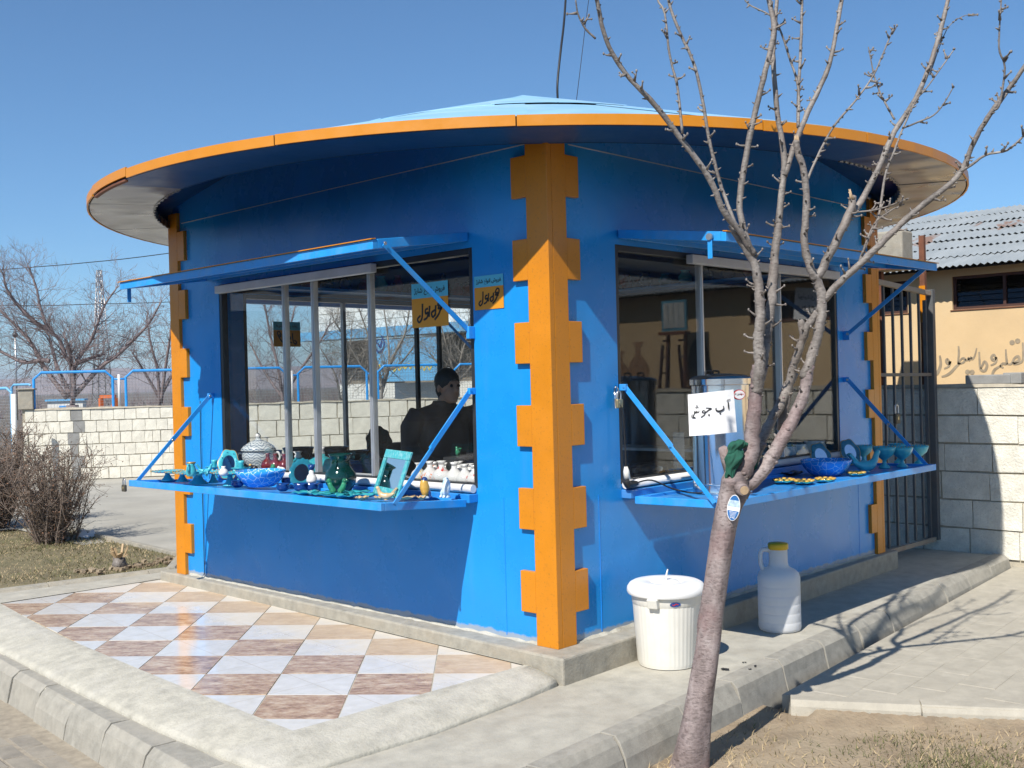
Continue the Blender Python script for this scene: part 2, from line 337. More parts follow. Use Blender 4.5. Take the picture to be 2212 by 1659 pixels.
def bark(name, a, b_, c_, tint):
    m, t, b = new_mat(name)
    v = coords(t, 'Object', False)
    n = noise(t, v, 9, 7, 0.7, (1, 1, 0.6))
    n2 = noise(t, v, 45, 5, 0.65, (0.8, 0.8, 1.9))
    c = ramp(t, n, [(0.32, a), (0.5, b_), (0.68, c_)])
    c = mixc(t, ramp(t, n2, [(0.38, (0.5,)*3), (0.50, (0,)*3)]), c, tuple(x*0.55 for x in a))
    vo = t.nodes.new('ShaderNodeTexVoronoi'); vo.inputs['Scale'].default_value = 34
    mp = t.nodes.new('ShaderNodeMapping'); mp.inputs['Scale'].default_value = (0.55, 0.55, 1.9); t.links.new(v, mp.inputs['Vector']); t.links.new(mp.outputs[0], vo.inputs['Vector'])
    c = mixc(t, ramp(t, vo.outputs['Distance'], [(0.10, (0.75,)*3), (0.20, (0,)*3)]), c, (0.07, 0.045, 0.04))      # lenticels
    n3 = noise(t, v, 3.2, 4, 0.6)
    c = mixc(t, ramp(t, n3, [(0.5, (0,)*3), (0.66, (0.5,)*3)]), c, tint)
    t.links.new(c, b.inputs['Base Color']); b.inputs['Roughness'].default_value = 0.62
    mx = mathn(t, 'ADD', n2, mathn(t, 'MULTIPLY', n, 1.5))
    bump(t, b, mx, 0.65, 0.007)
    return m
M['bark'] = bark('smooth_reddish_bark', (0.145, 0.112, 0.104), (0.25, 0.20, 0.19), (0.37, 0.315, 0.30), (0.22, 0.115, 0.11))
M['bark_grey'] = bark('grey_branch_bark', (0.115, 0.10, 0.088), (0.215, 0.19, 0.17), (0.34, 0.31, 0.28), (0.22, 0.18, 0.155))
M['cutwood'] = pm('cut_wood', (0.42, 0.30, 0.18), 0.8, var=0.2, vscale=30, bmp=0.2)

def glass(name, tint, refl=1.0):
    m = bpy.data.materials.new(name); m.use_nodes = True
    t = m.node_tree; t.nodes.clear()
    tr = t.nodes.new('ShaderNodeBsdfTransparent'); tr.inputs[0].default_value = (*tint, 1)
    gl = t.nodes.new('ShaderNodeBsdfGlossy'); gl.inputs['Roughness'].default_value = 0.015
    gl.inputs[0].default_value = (refl, refl, refl, 1)
    df = t.nodes.new('ShaderNodeBsdfDiffuse'); df.inputs[0].default_value = (0.5, 0.47, 0.42, 1)
    v = coords(t, 'Object', False)
    sm = ramp(t, noise(t, v, 3.0, 6, 0.7), [(0.35, (0.004,)*3), (0.75, (0.018,)*3)])
    m0 = t.nodes.new('ShaderNodeMixShader'); t.links.new(sm, m0.inputs[0])
    t.links.new(tr.outputs[0], m0.inputs[1]); t.links.new(df.outputs[0], m0.inputs[2])
    ge = t.nodes.new('ShaderNodeNewGeometry')
    dp = t.nodes.new('ShaderNodeVectorMath'); dp.operation = 'DOT_PRODUCT'
    t.links.new(ge.outputs['Incoming'], dp.inputs[0]); t.links.new(ge.outputs['Normal'], dp.inputs[1])
    q = mathn(t, 'SUBTRACT', 1.0, mathn(t, 'ABSOLUTE', dp.outputs['Value']))
    fr = mathn(t, 'MULTIPLY_ADD', mathn(t, 'POWER', q, 5.0), 0.97, 0.031)     # thin pane: same reflection on both faces
    mx = t.nodes.new('ShaderNodeMixShader'); ou = t.nodes.new('ShaderNodeOutputMaterial')
    t.links.new(fr, mx.inputs[0]); t.links.new(m0.outputs[0], mx.inputs[1]); t.links.new(gl.outputs[0], mx.inputs[2])
    t.links.new(mx.outputs[0], ou.inputs[0])
    return m
M['glass'] = glass('window_glass', (0.94, 0.95, 0.95))
M['glass_dark'] = glass('dark_louvre_glass', (0.32, 0.36, 0.40))
M['clear_plastic'] = glass('clear_plastic', (0.85, 0.86, 0.86))

def jug():
    m, t, b = new_mat('translucent_jug_plastic')
    b.inputs['Base Color'].default_value = (0.86, 0.87, 0.88, 1)
    b.inputs['Roughness'].default_value = 0.45
    tl = t.nodes.new('ShaderNodeBsdfTranslucent'); tl.inputs[0].default_value = (0.80, 0.82, 0.84, 1)
    mx = t.nodes.new('ShaderNodeMixShader'); mx.inputs[0].default_value = 0.4
    t.links.new(b.outputs[0], mx.inputs[1]); t.links.new(tl.outputs[0], mx.inputs[2])
    t.links.new(mx.outputs[0], t.nodes['Material Output'].inputs[0])
    return m
M['jug'] = jug()

def tin():
    m, t, b = new_mat('weathered_tin_sheet')
    tc = t.nodes.new('ShaderNodeNewGeometry')
    v = tc.outputs['Position']
    n = noise(t, v, 2.5, 6, 0.65, (0.6, 1.6, 1))
    c = ramp(t, n, [(0.3, (0.27, 0.30, 0.31)), (0.7, (0.37, 0.40, 0.41))])
    mp = t.nodes.new('ShaderNodeMapping'); mp.inputs['Rotation'].default_value = (0, 0, 0.5); mp.inputs['Scale'].default_value = (0.33, 1.15, 1)
    mp.inputs['Location'].default_value = (2.2, 0.35, 0)
    t.links.new(v, mp.inputs['Vector'])
    n2 = noise(t, mp.outputs[0], 1.5, 6, 0.6)
    c = mixc(t, ramp(t, n2, [(0.60, (0,)*3), (0.63, (0.85,)*3)]), c, (0.25, 0.14, 0.09))
    t.links.new(c, b.inputs['Base Color']); b.inputs['Roughness'].default_value = 0.55; b.inputs['Metallic'].default_value = 0.15
    return m
M['tin'] = tin()

# ------------------------------------------------------------------ mesh helpers
class MB:
    def __init__(s): s.v = []; s.f = []; s.sm = []
    def add(s, vs_, fs, smooth=False):
        n = len(s.v); s.v += [tuple(p) for p in vs_]
        for f in fs: s.f.append(tuple(i+n for i in f)); s.sm.append(smooth)
        return s
    def box(s, x0, x1, y0, y1, z0, z1):
        x0, x1 = min(x0, x1), max(x0, x1); y0, y1 = min(y0, y1), max(y0, y1); z0, z1 = min(z0, z1), max(z0, z1)
        return s.add([(x0, y0, z0), (x1, y0, z0), (x1, y1, z0), (x0, y1, z0), (x0, y0, z1), (x1, y0, z1), (x1, y1, z1), (x0, y1, z1)],
                     [(3, 2, 1, 0), (4, 5, 6, 7), (0, 1, 5, 4), (1, 2, 6, 5), (2, 3, 7, 6), (3, 0, 4, 7)])
    def hexa(s, p):   # eight corners, bottom ring then top ring
        return s.add(p, [(3, 2, 1, 0), (4, 5, 6, 7), (0, 1, 5, 4), (1, 2, 6, 5), (2, 3, 7, 6), (3, 0, 4, 7)])
    def bar(s, a, b, w_, h_, upv=(0, 0, 1)):
        a, b = Vector(a), Vector(b); d = (b-a).normalized(); upv = Vector(upv)
        if abs(d.dot(upv)) > 0.98: upv = Vector((1, 0, 0))
        sx = d.cross(upv).normalized()*w_/2; sy = sx.cross(d).normalized()*h_/2
        return s.hexa([a-sx-sy, a+sx-sy, a+sx+sy, a-sx+sy, b-sx-sy, b+sx-sy, b+sx+sy, b-sx+sy])
    def tube(s, pts, rad, n=8, cap=True, jit=0.0, smooth=True):
        pts = [Vector(p) for p in pts]
        if not hasattr(rad, '__len__'): rad = [rad]*len(pts)
        base = len(s.v); ref = None
        for i, p in enumerate(pts):
            d = (pts[min(i+1, len(pts)-1)]-pts[max(i-1, 0)])
            d = d.normalized() if d.length > 1e-9 else Vector((0, 0, 1))
            if ref is None:
                ref = d.cross(Vector((0.31, 0.95, 0.07)))
                if ref.length < 0.1: ref = d.cross(Vector((1, 0, 0)))
                ref.normalize()
            ref = (ref-d*ref.dot(d)).normalized(); q = d.cross(ref)
            for k in range(n):
                a = 2*PI*k/n
                rr = rad[i]*(1+(random.uniform(-jit, jit) if jit else 0))
                s.v.append(tuple(p+(ref*math.cos(a)+q*math.sin(a))*rr))
        for i in range(len(pts)-1):
            for k in range(n):
                a = base+i*n+k; b = base+i*n+(k+1) % n
                s.f.append((a, b, b+n, a+n)); s.sm.append(smooth)
        if cap and n > 2:
            s.f.append(tuple(base+k for k in reversed(range(n)))); s.sm.append(False)
            e = base+(len(pts)-1)*n
            s.f.append(tuple(e+k for k in range(n))); s.sm.append(False)
        return s
    def lathe(s, prof, n=24, c=(0, 0, 0), lob=None, squash=1.0, mat=None, caps=True):
        """prof: (radius, z) pairs; lob(angle, i) scales the radius"""
        base = len(s.v); c = Vector(c)
        for i, (r_, z_) in enumerate(prof):
            for k in range(n):
                a = 2*PI*k/n; q = r_*(lob(a, i) if lob else 1)
                p = Vector((q*math.cos(a), q*math.sin(a)*squash, z_))
                if mat is not None: p = mat @ p
                s.v.append(tuple(c+p))
        for i in range(len(prof)-1):
            for k in range(n):
                a = base+i*n+k; b = base+i*n+(k+1) % n
                s.f.append((a, b, b+n, a+n)); s.sm.append(True)
        if caps:
            if prof[0][0] > 1e-5: s.f.append(tuple(base+k for k in reversed(range(n)))); s.sm.append(False)
            if prof[-1][0] > 1e-5:
                e = base+(len(prof)-1)*n; s.f.append(tuple(e+k for k in range(n))); s.sm.append(False)
        return s
    def ball(s, c, r_, n=10, m=6, scale=(1, 1, 1), mat=None):
        prof = [(max(1e-4, math.sin(PI*i/m))*1.0, -math.cos(PI*i/m)) for i in range(m+1)]
        mm = Matrix.Diagonal((r_*scale[0], r_*scale[1], r_*scale[2]))
        if mat is not None: mm = mat @ mm
        return s.lathe(prof, n, c, mat=mm, caps=False)
    def prism(s, poly, z0, z1, fr=None):
        """poly in the plane (a, b), thickness z0..z1, placed by frame fr (4x4)"""
        n = len(poly); vv = [Vector((a, b, z0)) for a, b in poly]+[Vector((a, b, z1)) for a, b in poly]
        if fr is not None: vv = [fr @ q for q in vv]
        return s.add(vv, [tuple(reversed(range(n))), tuple(range(n, 2*n))]+[(i, (i+1) % n, (i+1) % n+n, i+n) for i in range(n)])
    def mesh(s, name):
        me = bpy.data.meshes.new(name)
        me.from_pydata(s.v, [], s.f)
        me.polygons.foreach_set('use_smooth', s.sm)
        bm = bmesh.new(); bm.from_mesh(me); bmesh.ops.recalc_face_normals(bm, faces=bm.faces); bm.to_mesh(me); bm.free()
        me.update()
        return me
    def obj(s, name, mat, parent=None, loc=(0, 0, 0), rz=0.0, bevel=0.0, raw=False, sharp=None):
        if raw:
            me = bpy.data.meshes.new(name); me.from_pydata(s.v, [], s.f); me.polygons.foreach_set('use_smooth', s.sm)
        else: me = s.mesh(name)
        if sharp is not None: me.set_sharp_from_angle(angle=R(sharp))
        return link(name, me, mat, parent, loc, rz, bevel)

def link(name, me, mat, parent=None, loc=(0, 0, 0), rz=0.0, bevel=0.0):
    if mat is not None and not me.materials: me.materials.append(M[mat] if isinstance(mat, str) else mat)
    o = bpy.data.objects.new(name, me); COL.objects.link(o)
    o.location = loc; o.rotation_euler = (0, 0, rz)
    if parent: o.parent = parent
    if bevel:
        b = o.modifiers.new('edge', 'BEVEL'); b.width = bevel; b.segments = 2; b.limit_method = 'ANGLE'; b.angle_limit = R(40)
    return o

def tag(o, label, cat, group=None):
    o['label'] = label; o['category'] = cat
    if group: o['group'] = group
    return o
def thing(name, label, cat, loc=(0, 0, 0), rz=0.0, group=None):
    o = bpy.data.objects.new(name, None); COL.objects.link(o)
    o.empty_display_size = 0.1
    o.location = loc; o.rotation_euler = (0, 0, rz)
    return tag(o, label, cat, group)
def struct(o): o['kind'] = 'structure'; return o
def stuff(o): o['kind'] = 'stuff'; return o
def dup(o, loc=None, rz=None, label=None, parent=None):
    c = o.copy(); COL.objects.link(c)
    if loc is not None: c.location = loc
    if rz is not None: c.rotation_euler = (0, 0, rz)
    if label: c['label'] = label
    if parent is not None: c.parent = parent
    for ch in list(o.children):
        dup(ch, parent=c)
    return c

def frame(o, ax, ay):
    """4x4 frame with origin o, x axis ax, y axis ay"""
    ax = Vector(ax).normalized(); az = ax.cross(Vector(ay)).normalized(); ay = az.cross(ax)
    m = Matrix((ax, ay, az)).transposed().to_4x4(); m.translation = Vector(o)
    return m

def text_mesh(name, body, size, mat, parent, fr, bold=0.0, ext=0.0008, align='CENTER', fit=None):
    c = bpy.data.curves.new(name, 'FONT'); c.body = body; c.size = size; c.align_x = align; c.align_y = 'CENTER'
    c.extrude = ext; c.offset = bold; c.resolution_u = 3
    o = bpy.data.objects.new(name, c); COL.objects.link(o)
    bpy.context.view_layer.update()
    me = bpy.data.meshes.new_from_object(o.evaluated_get(bpy.context.evaluated_depsgraph_get()))
    bpy.data.objects.remove(o); bpy.data.curves.remove(c)
    me.materials.clear()
    if fit:
        xs = [v.co.x for v in me.vertices]; k = fit/(max(xs)-min(xs)); me.transform(Matrix.Diagonal((k, k, 1, 1)))
    me.transform(fr)
    return link(name, me, mat, parent)

def ribbon(mb, pts, w_, fr=None, z0=0.0, z1=0.002, taper=True):
    """a brush stroke: polyline in the plane with a width, thin prism segments"""
    pts = [Vector((p[0], p[1], 0)) for p in pts]
    q = []
    for i in range(len(pts)-1):          # smooth the polyline
        p0 = pts[max(i-1, 0)]; p1 = pts[i]; p2 = pts[i+1]; p3 = pts[min(i+2, len(pts)-1)]
        for k in range(4):
            t = k/4
            q.append(0.5*((2*p1)+(p2-p0)*t+(2*p0-5*p1+4*p2-p3)*t*t+(3*p1-p0-3*p2+p3)*t**3))
    q.append(pts[-1]); n = len(q); L, Rr = [], []
    for i, p in enumerate(q):
        d = q[min(i+1, n-1)]-q[max(i-1, 0)]
        d = d.normalized() if d.length > 1e-9 else Vector((1, 0, 0))
        nn = Vector((-d.y, d.x, 0))
        ww = w_*(0.55+0.45*math.sin(PI*min(1, max(0.06, i/(n-1))))) if taper else w_
        L.append(p+nn*ww/2); Rr.append(p-nn*ww/2)
    for i in range(n-1):
        mb.prism([(L[i].x, L[i].y), (Rr[i].x, Rr[i].y), (Rr[i+1].x, Rr[i+1].y), (L[i+1].x, L[i+1].y)], z0, z1, fr)
def dot(mb, p, r_, fr=None, z0=0.0, z1=0.002):
    mb.prism([(p[0]+r_*math.cos(a*PI/4), p[1]+r_*math.sin(a*PI/4)) for a in range(8)], z0, z1, fr)

def catmull(pts, k=4):
    pts = [Vector(p) for p in pts]; q = []
    for i in range(len(pts)-1):
        p0 = pts[max(i-1, 0)]; p1 = pts[i]; p2 = pts[i+1]; p3 = pts[min(i+2, len(pts)-1)]
        for j in range(k):
            t = j/k
            q.append(0.5*((2*p1)+(p2-p0)*t+(2*p0-5*p1+4*p2-p3)*t*t+(3*p1-p0-3*p2+p3)*t**3))
    q.append(pts[-1]); return q

def clip_poly(poly, clip):
    """Sutherland-Hodgman, clip is a convex counter-clockwise polygon"""
    out = poly
    for i in range(len(clip)):
        a = clip[i]; b = clip[(i+1) % len(clip)]
        inp = out; out = []
        if not inp: break
        def side(p): return (b[0]-a[0])*(p[1]-a[1])-(b[1]-a[1])*(p[0]-a[0])
        for j in range(len(inp)):
            p, q = inp[j], inp[(j+1) % len(inp)]
            sp, sq = side(p), side(q)
            if sp >= 0: out.append(p)
            if (sp >= 0) != (sq >= 0):
                t = sp/(sp-sq); out.append((p[0]+(q[0]-p[0])*t, p[1]+(q[1]-p[1])*t))
    return out
def area(poly):
    return 0.5*abs(sum(poly[i][0]*poly[(i+1) % len(poly)][1]-poly[(i+1) % len(poly)][0]*poly[i][1] for i in range(len(poly))))

S = 4.18
# ------------------------------------------------------------------ ground, walkway, kerbs, patio
def sheet(name, poly, z, mat, thick=0.05):
    mb = MB(); mb.prism(poly, z-thick, z)
    return struct(mb.obj(name, mat))

mb = MB(); seg = 64
mb.add([(0, 0, -0.55)]+[(9000*math.cos(2*PI*k/seg), 9000*math.sin(2*PI*k/seg), -0.55) for k in range(seg)],
       [(0, 1+k, 1+(k+1) % seg) for k in range(seg)])
struct(mb.obj('ground', 'earth'))

# concrete yard behind and to the left, rising a little towards the far wall
mb = MB()
mb.add([(0.3, 4.3, -0.175), (5.45, 4.3, -0.175), (5.45, -0.4, -0.175), (5.7, -0.4, -0.175), (5.7, 5.4, -0.17), (9.5, 8, -0.12), (12, 16, -0.07), (2, 24, -0.05), (-7, 24, -0.05), (-7, 9.6, -0.13), (0.8, 9.6, -0.13), (0.6, 5.0, -0.17)],
       [(0, 1, 10, 11), (1, 2, 3, 4), (1, 4, 5, 10), (5, 6, 7, 8, 9, 10)])
yard = struct(mb.obj('yard', 'yard'))
# far side of the yard wall
sheet('field', [(-80, 25), (60, 4), (90, 120), (-90, 120)], -0.25, 'earth')

# walkway slab beside the kiosk
sheet('walkway', [(-2.18, -0.92), (5.46, -0.485), (5.46, 0.9), (4.2, 0.9), (0.2, 0.4), (-2.1, 0.4)], -0.15, 'concrete', 0.3)
# low concrete base running along the kiosk
mb = MB(); mb.prism([(-0.17, -0.185), (4.36, -0.075), (4.30, 4.32), (-0.06, 4.44)], -0.30, 0.0)
plinth = struct(mb.obj('plinth', 'plinth', bevel=0.012))

def kerb_run(name, a, b, zt, zb, w_, face, out, lens, mat='kerb', gap=0.012):
    """stones along a->b (outer top edge), body on the inner side, sloped outer face; out = outward unit"""
    root = bpy.data.objects.new(name, None); COL.objects.link(root); root['kind'] = 'structure'
    a, b = Vector((*a, 0)), Vector((*b, 0)); d = (b-a).normalized(); L = (b-a).length; out = Vector((*out, 0))
    mbm = MB()
    p, q = a+d*0.01-out*0.012, b-d*0.01-out*0.012
    mbm.hexa([p-out*(w_-0.03)+Vector((0, 0, zb)), q-out*(w_-0.03)+Vector((0, 0, zb)), q+out*face+Vector((0, 0, zb)), p+out*face+Vector((0, 0, zb)),
              p-out*(w_-0.03)+Vector((0, 0, zt-0.012)), q-out*(w_-0.03)+Vector((0, 0, zt-0.012)), q-out*0.012+Vector((0, 0, zt-0.012)), p-out*0.012+Vector((0, 0, zt-0.012))])
    mbm.obj('mortar_bed', 'mortar', root)
    s_ = 0.0; k = 0
    while s_ < L-0.05:
        ln = min(lens*random.uniform(0.94, 1.06), L-s_)
        mb = MB(); e = [random.uniform(-0.008, 0.008) for _ in range(6)]
        u0, u1 = a+d*(s_+gap/2), a+d*(s_+ln-gap/2)
        zz = Vector((0, 0, 1)); ch = 0.035
        prof = [(-w_, zb), (face+0.02, zb), (face*0.55+e[0], zt-0.10), (0.004+e[1], zt-ch), (-ch*0.8+e[2], zt+e[3]*0.5), (-w_, zt+e[4]*0.3)]
        n = len(prof)
        vv = [u0+out*x+zz*z for x, z in prof]+[u1+out*(x+random.uniform(-.004, .004))+zz*(z+random.uniform(-.003, .003)) for x, z in prof]
        mb.add(vv, [tuple(range(n)), tuple(range(2*n-1, n-1, -1))]+[(i, (i+1) % n, (i+1) % n+n, i+n) for i in range(n)])
        mb.obj('kerb_stone', mat, root, bevel=0.0035)
        s_ += ln; k += 1
    return root
kerb_run('kerb', (-2.30, -1.04), (5.52, -0.575), -0.146, -0.45, 0.115, 0.055, (0.059, -0.998), 0.56)
kerb_run('kerb', (-1.70, 6.1), (-2.31, -1.0), -0.150, -0.45, 0.16, 0.05, (-0.996, 0.086), 0.50, 'kerb')
# edging stones between the bare soil and the paving
kerb_run('soil_edging', (2.55, -4.4), (0.66, -1.10), -0.247, -0.5, 0.12, 0.02, (-0.868, -0.497), 0.8, 'paver_pale', 0.005)
# edging of the lawn
kerb_run('lawn_edging', (-6.0, 6.0), (0.42, 5.06), -0.105, -0.4, 0.10, 0.01, (-0.145, -0.989), 0.9, 'plinth', 0.006)
kerb_run('lawn_edging', (0.44, 5.05), (0.98, 5.78), -0.10, -0.4, 0.10, 0.012, (0.80, -0.595), 0.9, 'plinth', 0.006)
kerb_run('lawn_edging', (0.98, 5.80), (1.30, 9.6), -0.10, -0.4, 0.10, 0.012, (0.996, -0.084), 0.9, 'plinth', 0.006)
sheet('concrete_strip', [(-5, 5.0), (-1.9, 4.55), (-0.05, 4.38), (0.7, 4.3), (0.95, 5.7), (0.42, 5.04), (-6.0, 5.98)], -0.128, 'concrete', 0.1)

# tiled patio: cement bed with a rounded border, tiles of brown marble and white laid diagonally
tiles_poly = [(-1.715, 0.15), (-0.20, 0.095), (-0.13, 2.6), (-0.045, 4.46), (-1.345, 4.53), (-1.54, 3.06), (-1.63, 1.73)]
tile_clip = [(-1.715, 0.15), (-0.185, 0.095), (-0.045, 4.46), (-1.345, 4.53), (-1.60, 2.3)]
patio = bpy.data.objects.new('patio', None); COL.objects.link(patio); patio['kind'] = 'structure'
outer = [(-2.02, -0.12), (-1.88, -0.20), (-1.2, -0.245), (-0.55, -0.205), (-0.19, -0.16), (-0.12, 0.2), (-0.02, 4.43), (-0.1, 4.62), (-1.3, 4.66), (-1.77, 4.6), (-1.865, 3.2), (-1.965, 1.85), (-2.025, 0.85)]
outz = [-0.146, -0.146, -0.146, -0.146, -0.135, -0.10, -0.10, -0.126, -0.126, -0.146, -0.146, -0.146, -0.146]
inner = [(-1.715, 0.15), (-1.715, 0.15), (-1.2, 0.131), (-0.6, 0.11), (-0.185, 0.095), (-0.175, 0.4), (-0.045, 4.46), (-0.2, 4.468), (-1.0, 4.51), (-1.345, 4.53), (-1.54, 3.06), (-1.63, 1.73), (-1.685, 0.8)]
mb = MB()
rows = []
for t, fz in ((0.0, -0.3), (0.02, 0.16), (0.07, 0.34), (0.25, 0.56), (0.55, 0.84), (0.85, 1.0), (1.0, 1.0)):
    row = []
    for (o_, zo, i_) in zip(outer, outz, inner):
        zz = zo+(-0.0735-zo)*fz if fz > 0 else zo-0.03
        row.append((o_[0]+(i_[0]-o_[0])*t, o_[1]+(i_[1]-o_[1])*t, zz+(random.uniform(-.0012, .0012) if 0 < t < 1 else 0)))
    rows.append(row)
n = len(outer)
mb.add([p for r_ in rows for p in r_], [(i*n+k, i*n+(k+1) % n, (i+1)*n+(k+1) % n, (i+1)*n+k) for i in range(len(rows)-1) for k in range(n)], True)
bd = mb.obj('cement_border', 'concrete_rough', patio)
ss = bd.modifiers.new('soft', 'SUBSURF'); ss.levels = ss.render_levels = 2; ss.subdivision_type = 'SIMPLE'
mb = MB(); mb.prism([(-1.73, 0.13), (-0.10, 0.07), (-0.02, 4.49), (-1.36, 4.55), (-1.56, 3.06), (-1.65, 1.73)], -0.2, -0.0812); mb.obj('cement_bed', 'mortar', patio)
A0 = Vector((-1.446, 0.768)); E1 = Vector((0.2725, -0.3375)); E2 = Vector((0.2900, 0.2905))
gap = 0.0035; full_mesh = {}
for i in range(-14, 16):
    for j in range(-3, 16):
        c = A0+E1*(i+.5)+E2*(j-.5)
        white = (i+j) % 2 == 1
        k1 = 0.5-gap/E1.length; k2 = 0.5-gap/E2.length
        loc = [E1*a*k1+E2*b*k2 for a, b in ((-1, -1), (1, -1), (1, 1), (-1, 1))]
        poly = [(c.x+q.x, c.y+q.y) for q in loc]
        cl = clip_poly(poly, tile_clip)
        if len(cl) < 3 or area(cl) < 0.0008: continue
        z0 = -0.078+random.uniform(-0.0012, 0.0012)
        ang = math.atan2(E1.y, E1.x); nm = 'floor_tile'
        key = (white, 'full')
        ca, sa = math.cos(-ang), math.sin(-ang)
        def loc2(p): x, y = p[0]-c.x, p[1]-c.y; return (x*ca-y*sa, x*sa+y*ca)
        if abs(area(cl)-area(poly)) < 1e-6:
            if key not in full_mesh:
                m_ = MB(); m_.prism([loc2(p) for p in poly], -0.012, 0); full_mesh[key] = m_.mesh('floor_tile')
            me = full_mesh[key]
        else:
            m_ = MB(); m_.prism([loc2(p) for p in cl], -0.012, 0); me = m_.mesh('floor_tile')
        link(nm, me, 'white_tile' if white else 'marble', patio, (c.x, c.y, z0), ang)

# block paving at the lower left
pv = bpy.data.objects.new('pavement', None); COL.objects.link(pv); pv['kind'] = 'structure'
mb = MB(); mb.prism([(-2.1, -2.0), (-2.02, 1.4), (-1.8, 6.2), (-3.7, 6.4), (-3.9, -2.0)], -0.45, -0.334); mb.obj('sand_bed', 'joint', pv)
def paver_mesh(a, b, h=0.05, jit=0.004, c=0.006):
    mb = MB()
    j = lambda: random.uniform(-jit, jit)
    lo = [(-a/2, -b/2), (a/2, -b/2), (a/2, b/2), (-a/2, b/2)]
    r0 = [(x+j(), y+j(), -h) for x, y in lo]; r1 = [(x+j(), y+j(), -c) for x, y in lo]
    r2 = [(x*(1-2*c/a), y*(1-2*c/b), j()*0.4) for x, y in lo]
    mb.add(r0+r1+r2, [(3, 2, 1, 0), (8, 9, 10, 11)]+[(q*4+k, q*4+(k+1) % 4, q*4+4+(k+1) % 4, q*4+4+k) for q in (0, 1) for k in range(4)])
    return mb.mesh('paver')
pvm = [paver_mesh(0.235, 0.115) for _ in range(5)]
ka = math.atan2(6.1+1.0, -1.70+2.31)
for r_ in range(0, 11):
    for k in range(-2, 20):
        u = 0.235*k+(0.12 if r_ % 2 else 0.0); v = 0.20+0.125*r_
        p = Vector((-2.25, -0.3, 0))+Vector((math.cos(ka), math.sin(ka), 0))*u+Vector((-math.sin(ka), math.cos(ka), 0))*v
        if p.y > 3.2 or p.y < 0.2: continue
        link('paver', random.choice(pvm), 'paver', pv, (p.x, p.y, -0.328+random.uniform(-.003, .003)-max(0, 0.006-0.004*r_)), ka+random.uniform(-.012, .012))

sheet('street', [(-40, -30), (-3.905, -30), (-3.905, -2.0), (-3.72, 6.0), (-7, 6.0), (-9, 30), (-40, 30)], -0.345, 'asphalt')
# dusty slab paving at the right
rp = bpy.data.objects.new('right_pavement', None); COL.objects.link(rp); rp['kind'] = 'structure'
mb = MB(); mb.prism([(0.75, -1.0), (2.6, -4.5), (14, -5), (14, -0.3), (5.5, -0.62)], -0.45, -0.256); mb.obj('sand_bed', 'paver_pale', rp)
pvs = [paver_mesh(0.397, 0.197, 0.04, 0.0012, 0.002) for _ in range(5)]
pa = math.atan2(0.465, 7.82)
for i in range(0, 14):
    for k in range(-2, 22):
        u = 0.40*i+(0.2 if k % 2 else 0); v = -0.115-0.20*k
        p = Vector((0.9, -0.89, 0))+Vector((math.cos(pa), math.sin(pa), 0))*u+Vector((-math.sin(pa), math.cos(pa), 0))*v
        e = (p.x-0.66)*0.868+(p.y+1.10)*0.497          # keep clear of the soil edging
        kk = p.y-(-1.04+(p.x+2.3)*0.0595)
        if e < 0.30 or kk > -0.20 or p.x > 5.9: continue
        link('paving_slab', random.choice(pvs), 'paver_pale', rp, (p.x, p.y, -0.2535+random.uniform(-.0006, .0006)), pa+random.uniform(-.003, .003))

# soil patch of the young tree and lawn by the yard
def bumpy(name, poly, z, mat, step=0.06, amp=0.02, rise=None):
    xs = [p[0] for p in poly]; ys = [p[1] for p in poly]
    nx = int((max(xs)-min(xs))/step)+1; ny = int((max(ys)-min(ys))/step)+1
    gx, gy = np.meshgrid(np.linspace(min(xs), max(xs), nx), np.linspace(min(ys), max(ys), ny))
    r2 = np.random.default_rng(3); h = np.zeros_like(gx)
    for q in range(26):
        fx, fy = r2.normal(0, 1, 2)*r2.choice([2, 5, 11]); h += np.sin(gx*fx+gy*fy+r2.uniform(0, 6))/(2+abs(fx)+abs(fy))
    h = h/np.abs(h).max()*amp
    if rise is not None: h = h+rise(gx, gy)
    inside = np.zeros(gx.shape, bool)
    for i in range(len(poly)):
        pass
    def pin(x, y):
        c = False; j = len(poly)-1
        for i in range(len(poly)):
            xi, yi = poly[i]; xj, yj = poly[j]
            if (yi > y) != (yj > y) and x < (xj-xi)*(y-yi)/(yj-yi)+xi: c = not c
            j = i
        return c
    mb = MB(); idx = -np.ones(gx.shape, int)
    vv = []
    for a in range(ny):
        for b in range(nx):
            if pin(gx[a, b], gy[a, b]):
                idx[a, b] = len(vv); vv.append((gx[a, b], gy[a, b], z+h[a, b]))
    ff = [(idx[a, b], idx[a, b+1], idx[a+1, b+1], idx[a+1, b]) for a in range(ny-1) for b in range(nx-1) if min(idx[a, b], idx[a, b+1], idx[a+1, b+1], idx[a+1, b]) >= 0]
    mb.add(vv, ff, True)
    return struct(mb.obj(name, mat, raw=True)), pin
soil_poly = [(-2.8, -1.10), (0.72, -0.87), (0.70, -1.12), (2.6, -4.46), (-2.8, -4.4)]
soil, soil_in = bumpy('soil', soil_poly, -0.335, 'soil', 0.035, 0.016, lambda x, y: 0.045*np.exp(-np.abs((x-0.66)*0.868+(y+1.10)*0.497)/0.12)*(y < -1.2)+0.03*np.exp(-np.abs(y+1.0-(x+2.3)*0.06)/0.06)*(x > -1.5))
lawn_poly = [(-6.0, 6.03), (0.40, 5.09), (0.93, 5.8), (1.25, 9.6), (-6, 9.6)]
lawn, lawn_in = bumpy('lawn_ground', lawn_poly, -0.135, 'lawn_soil', 0.08, 0.025)

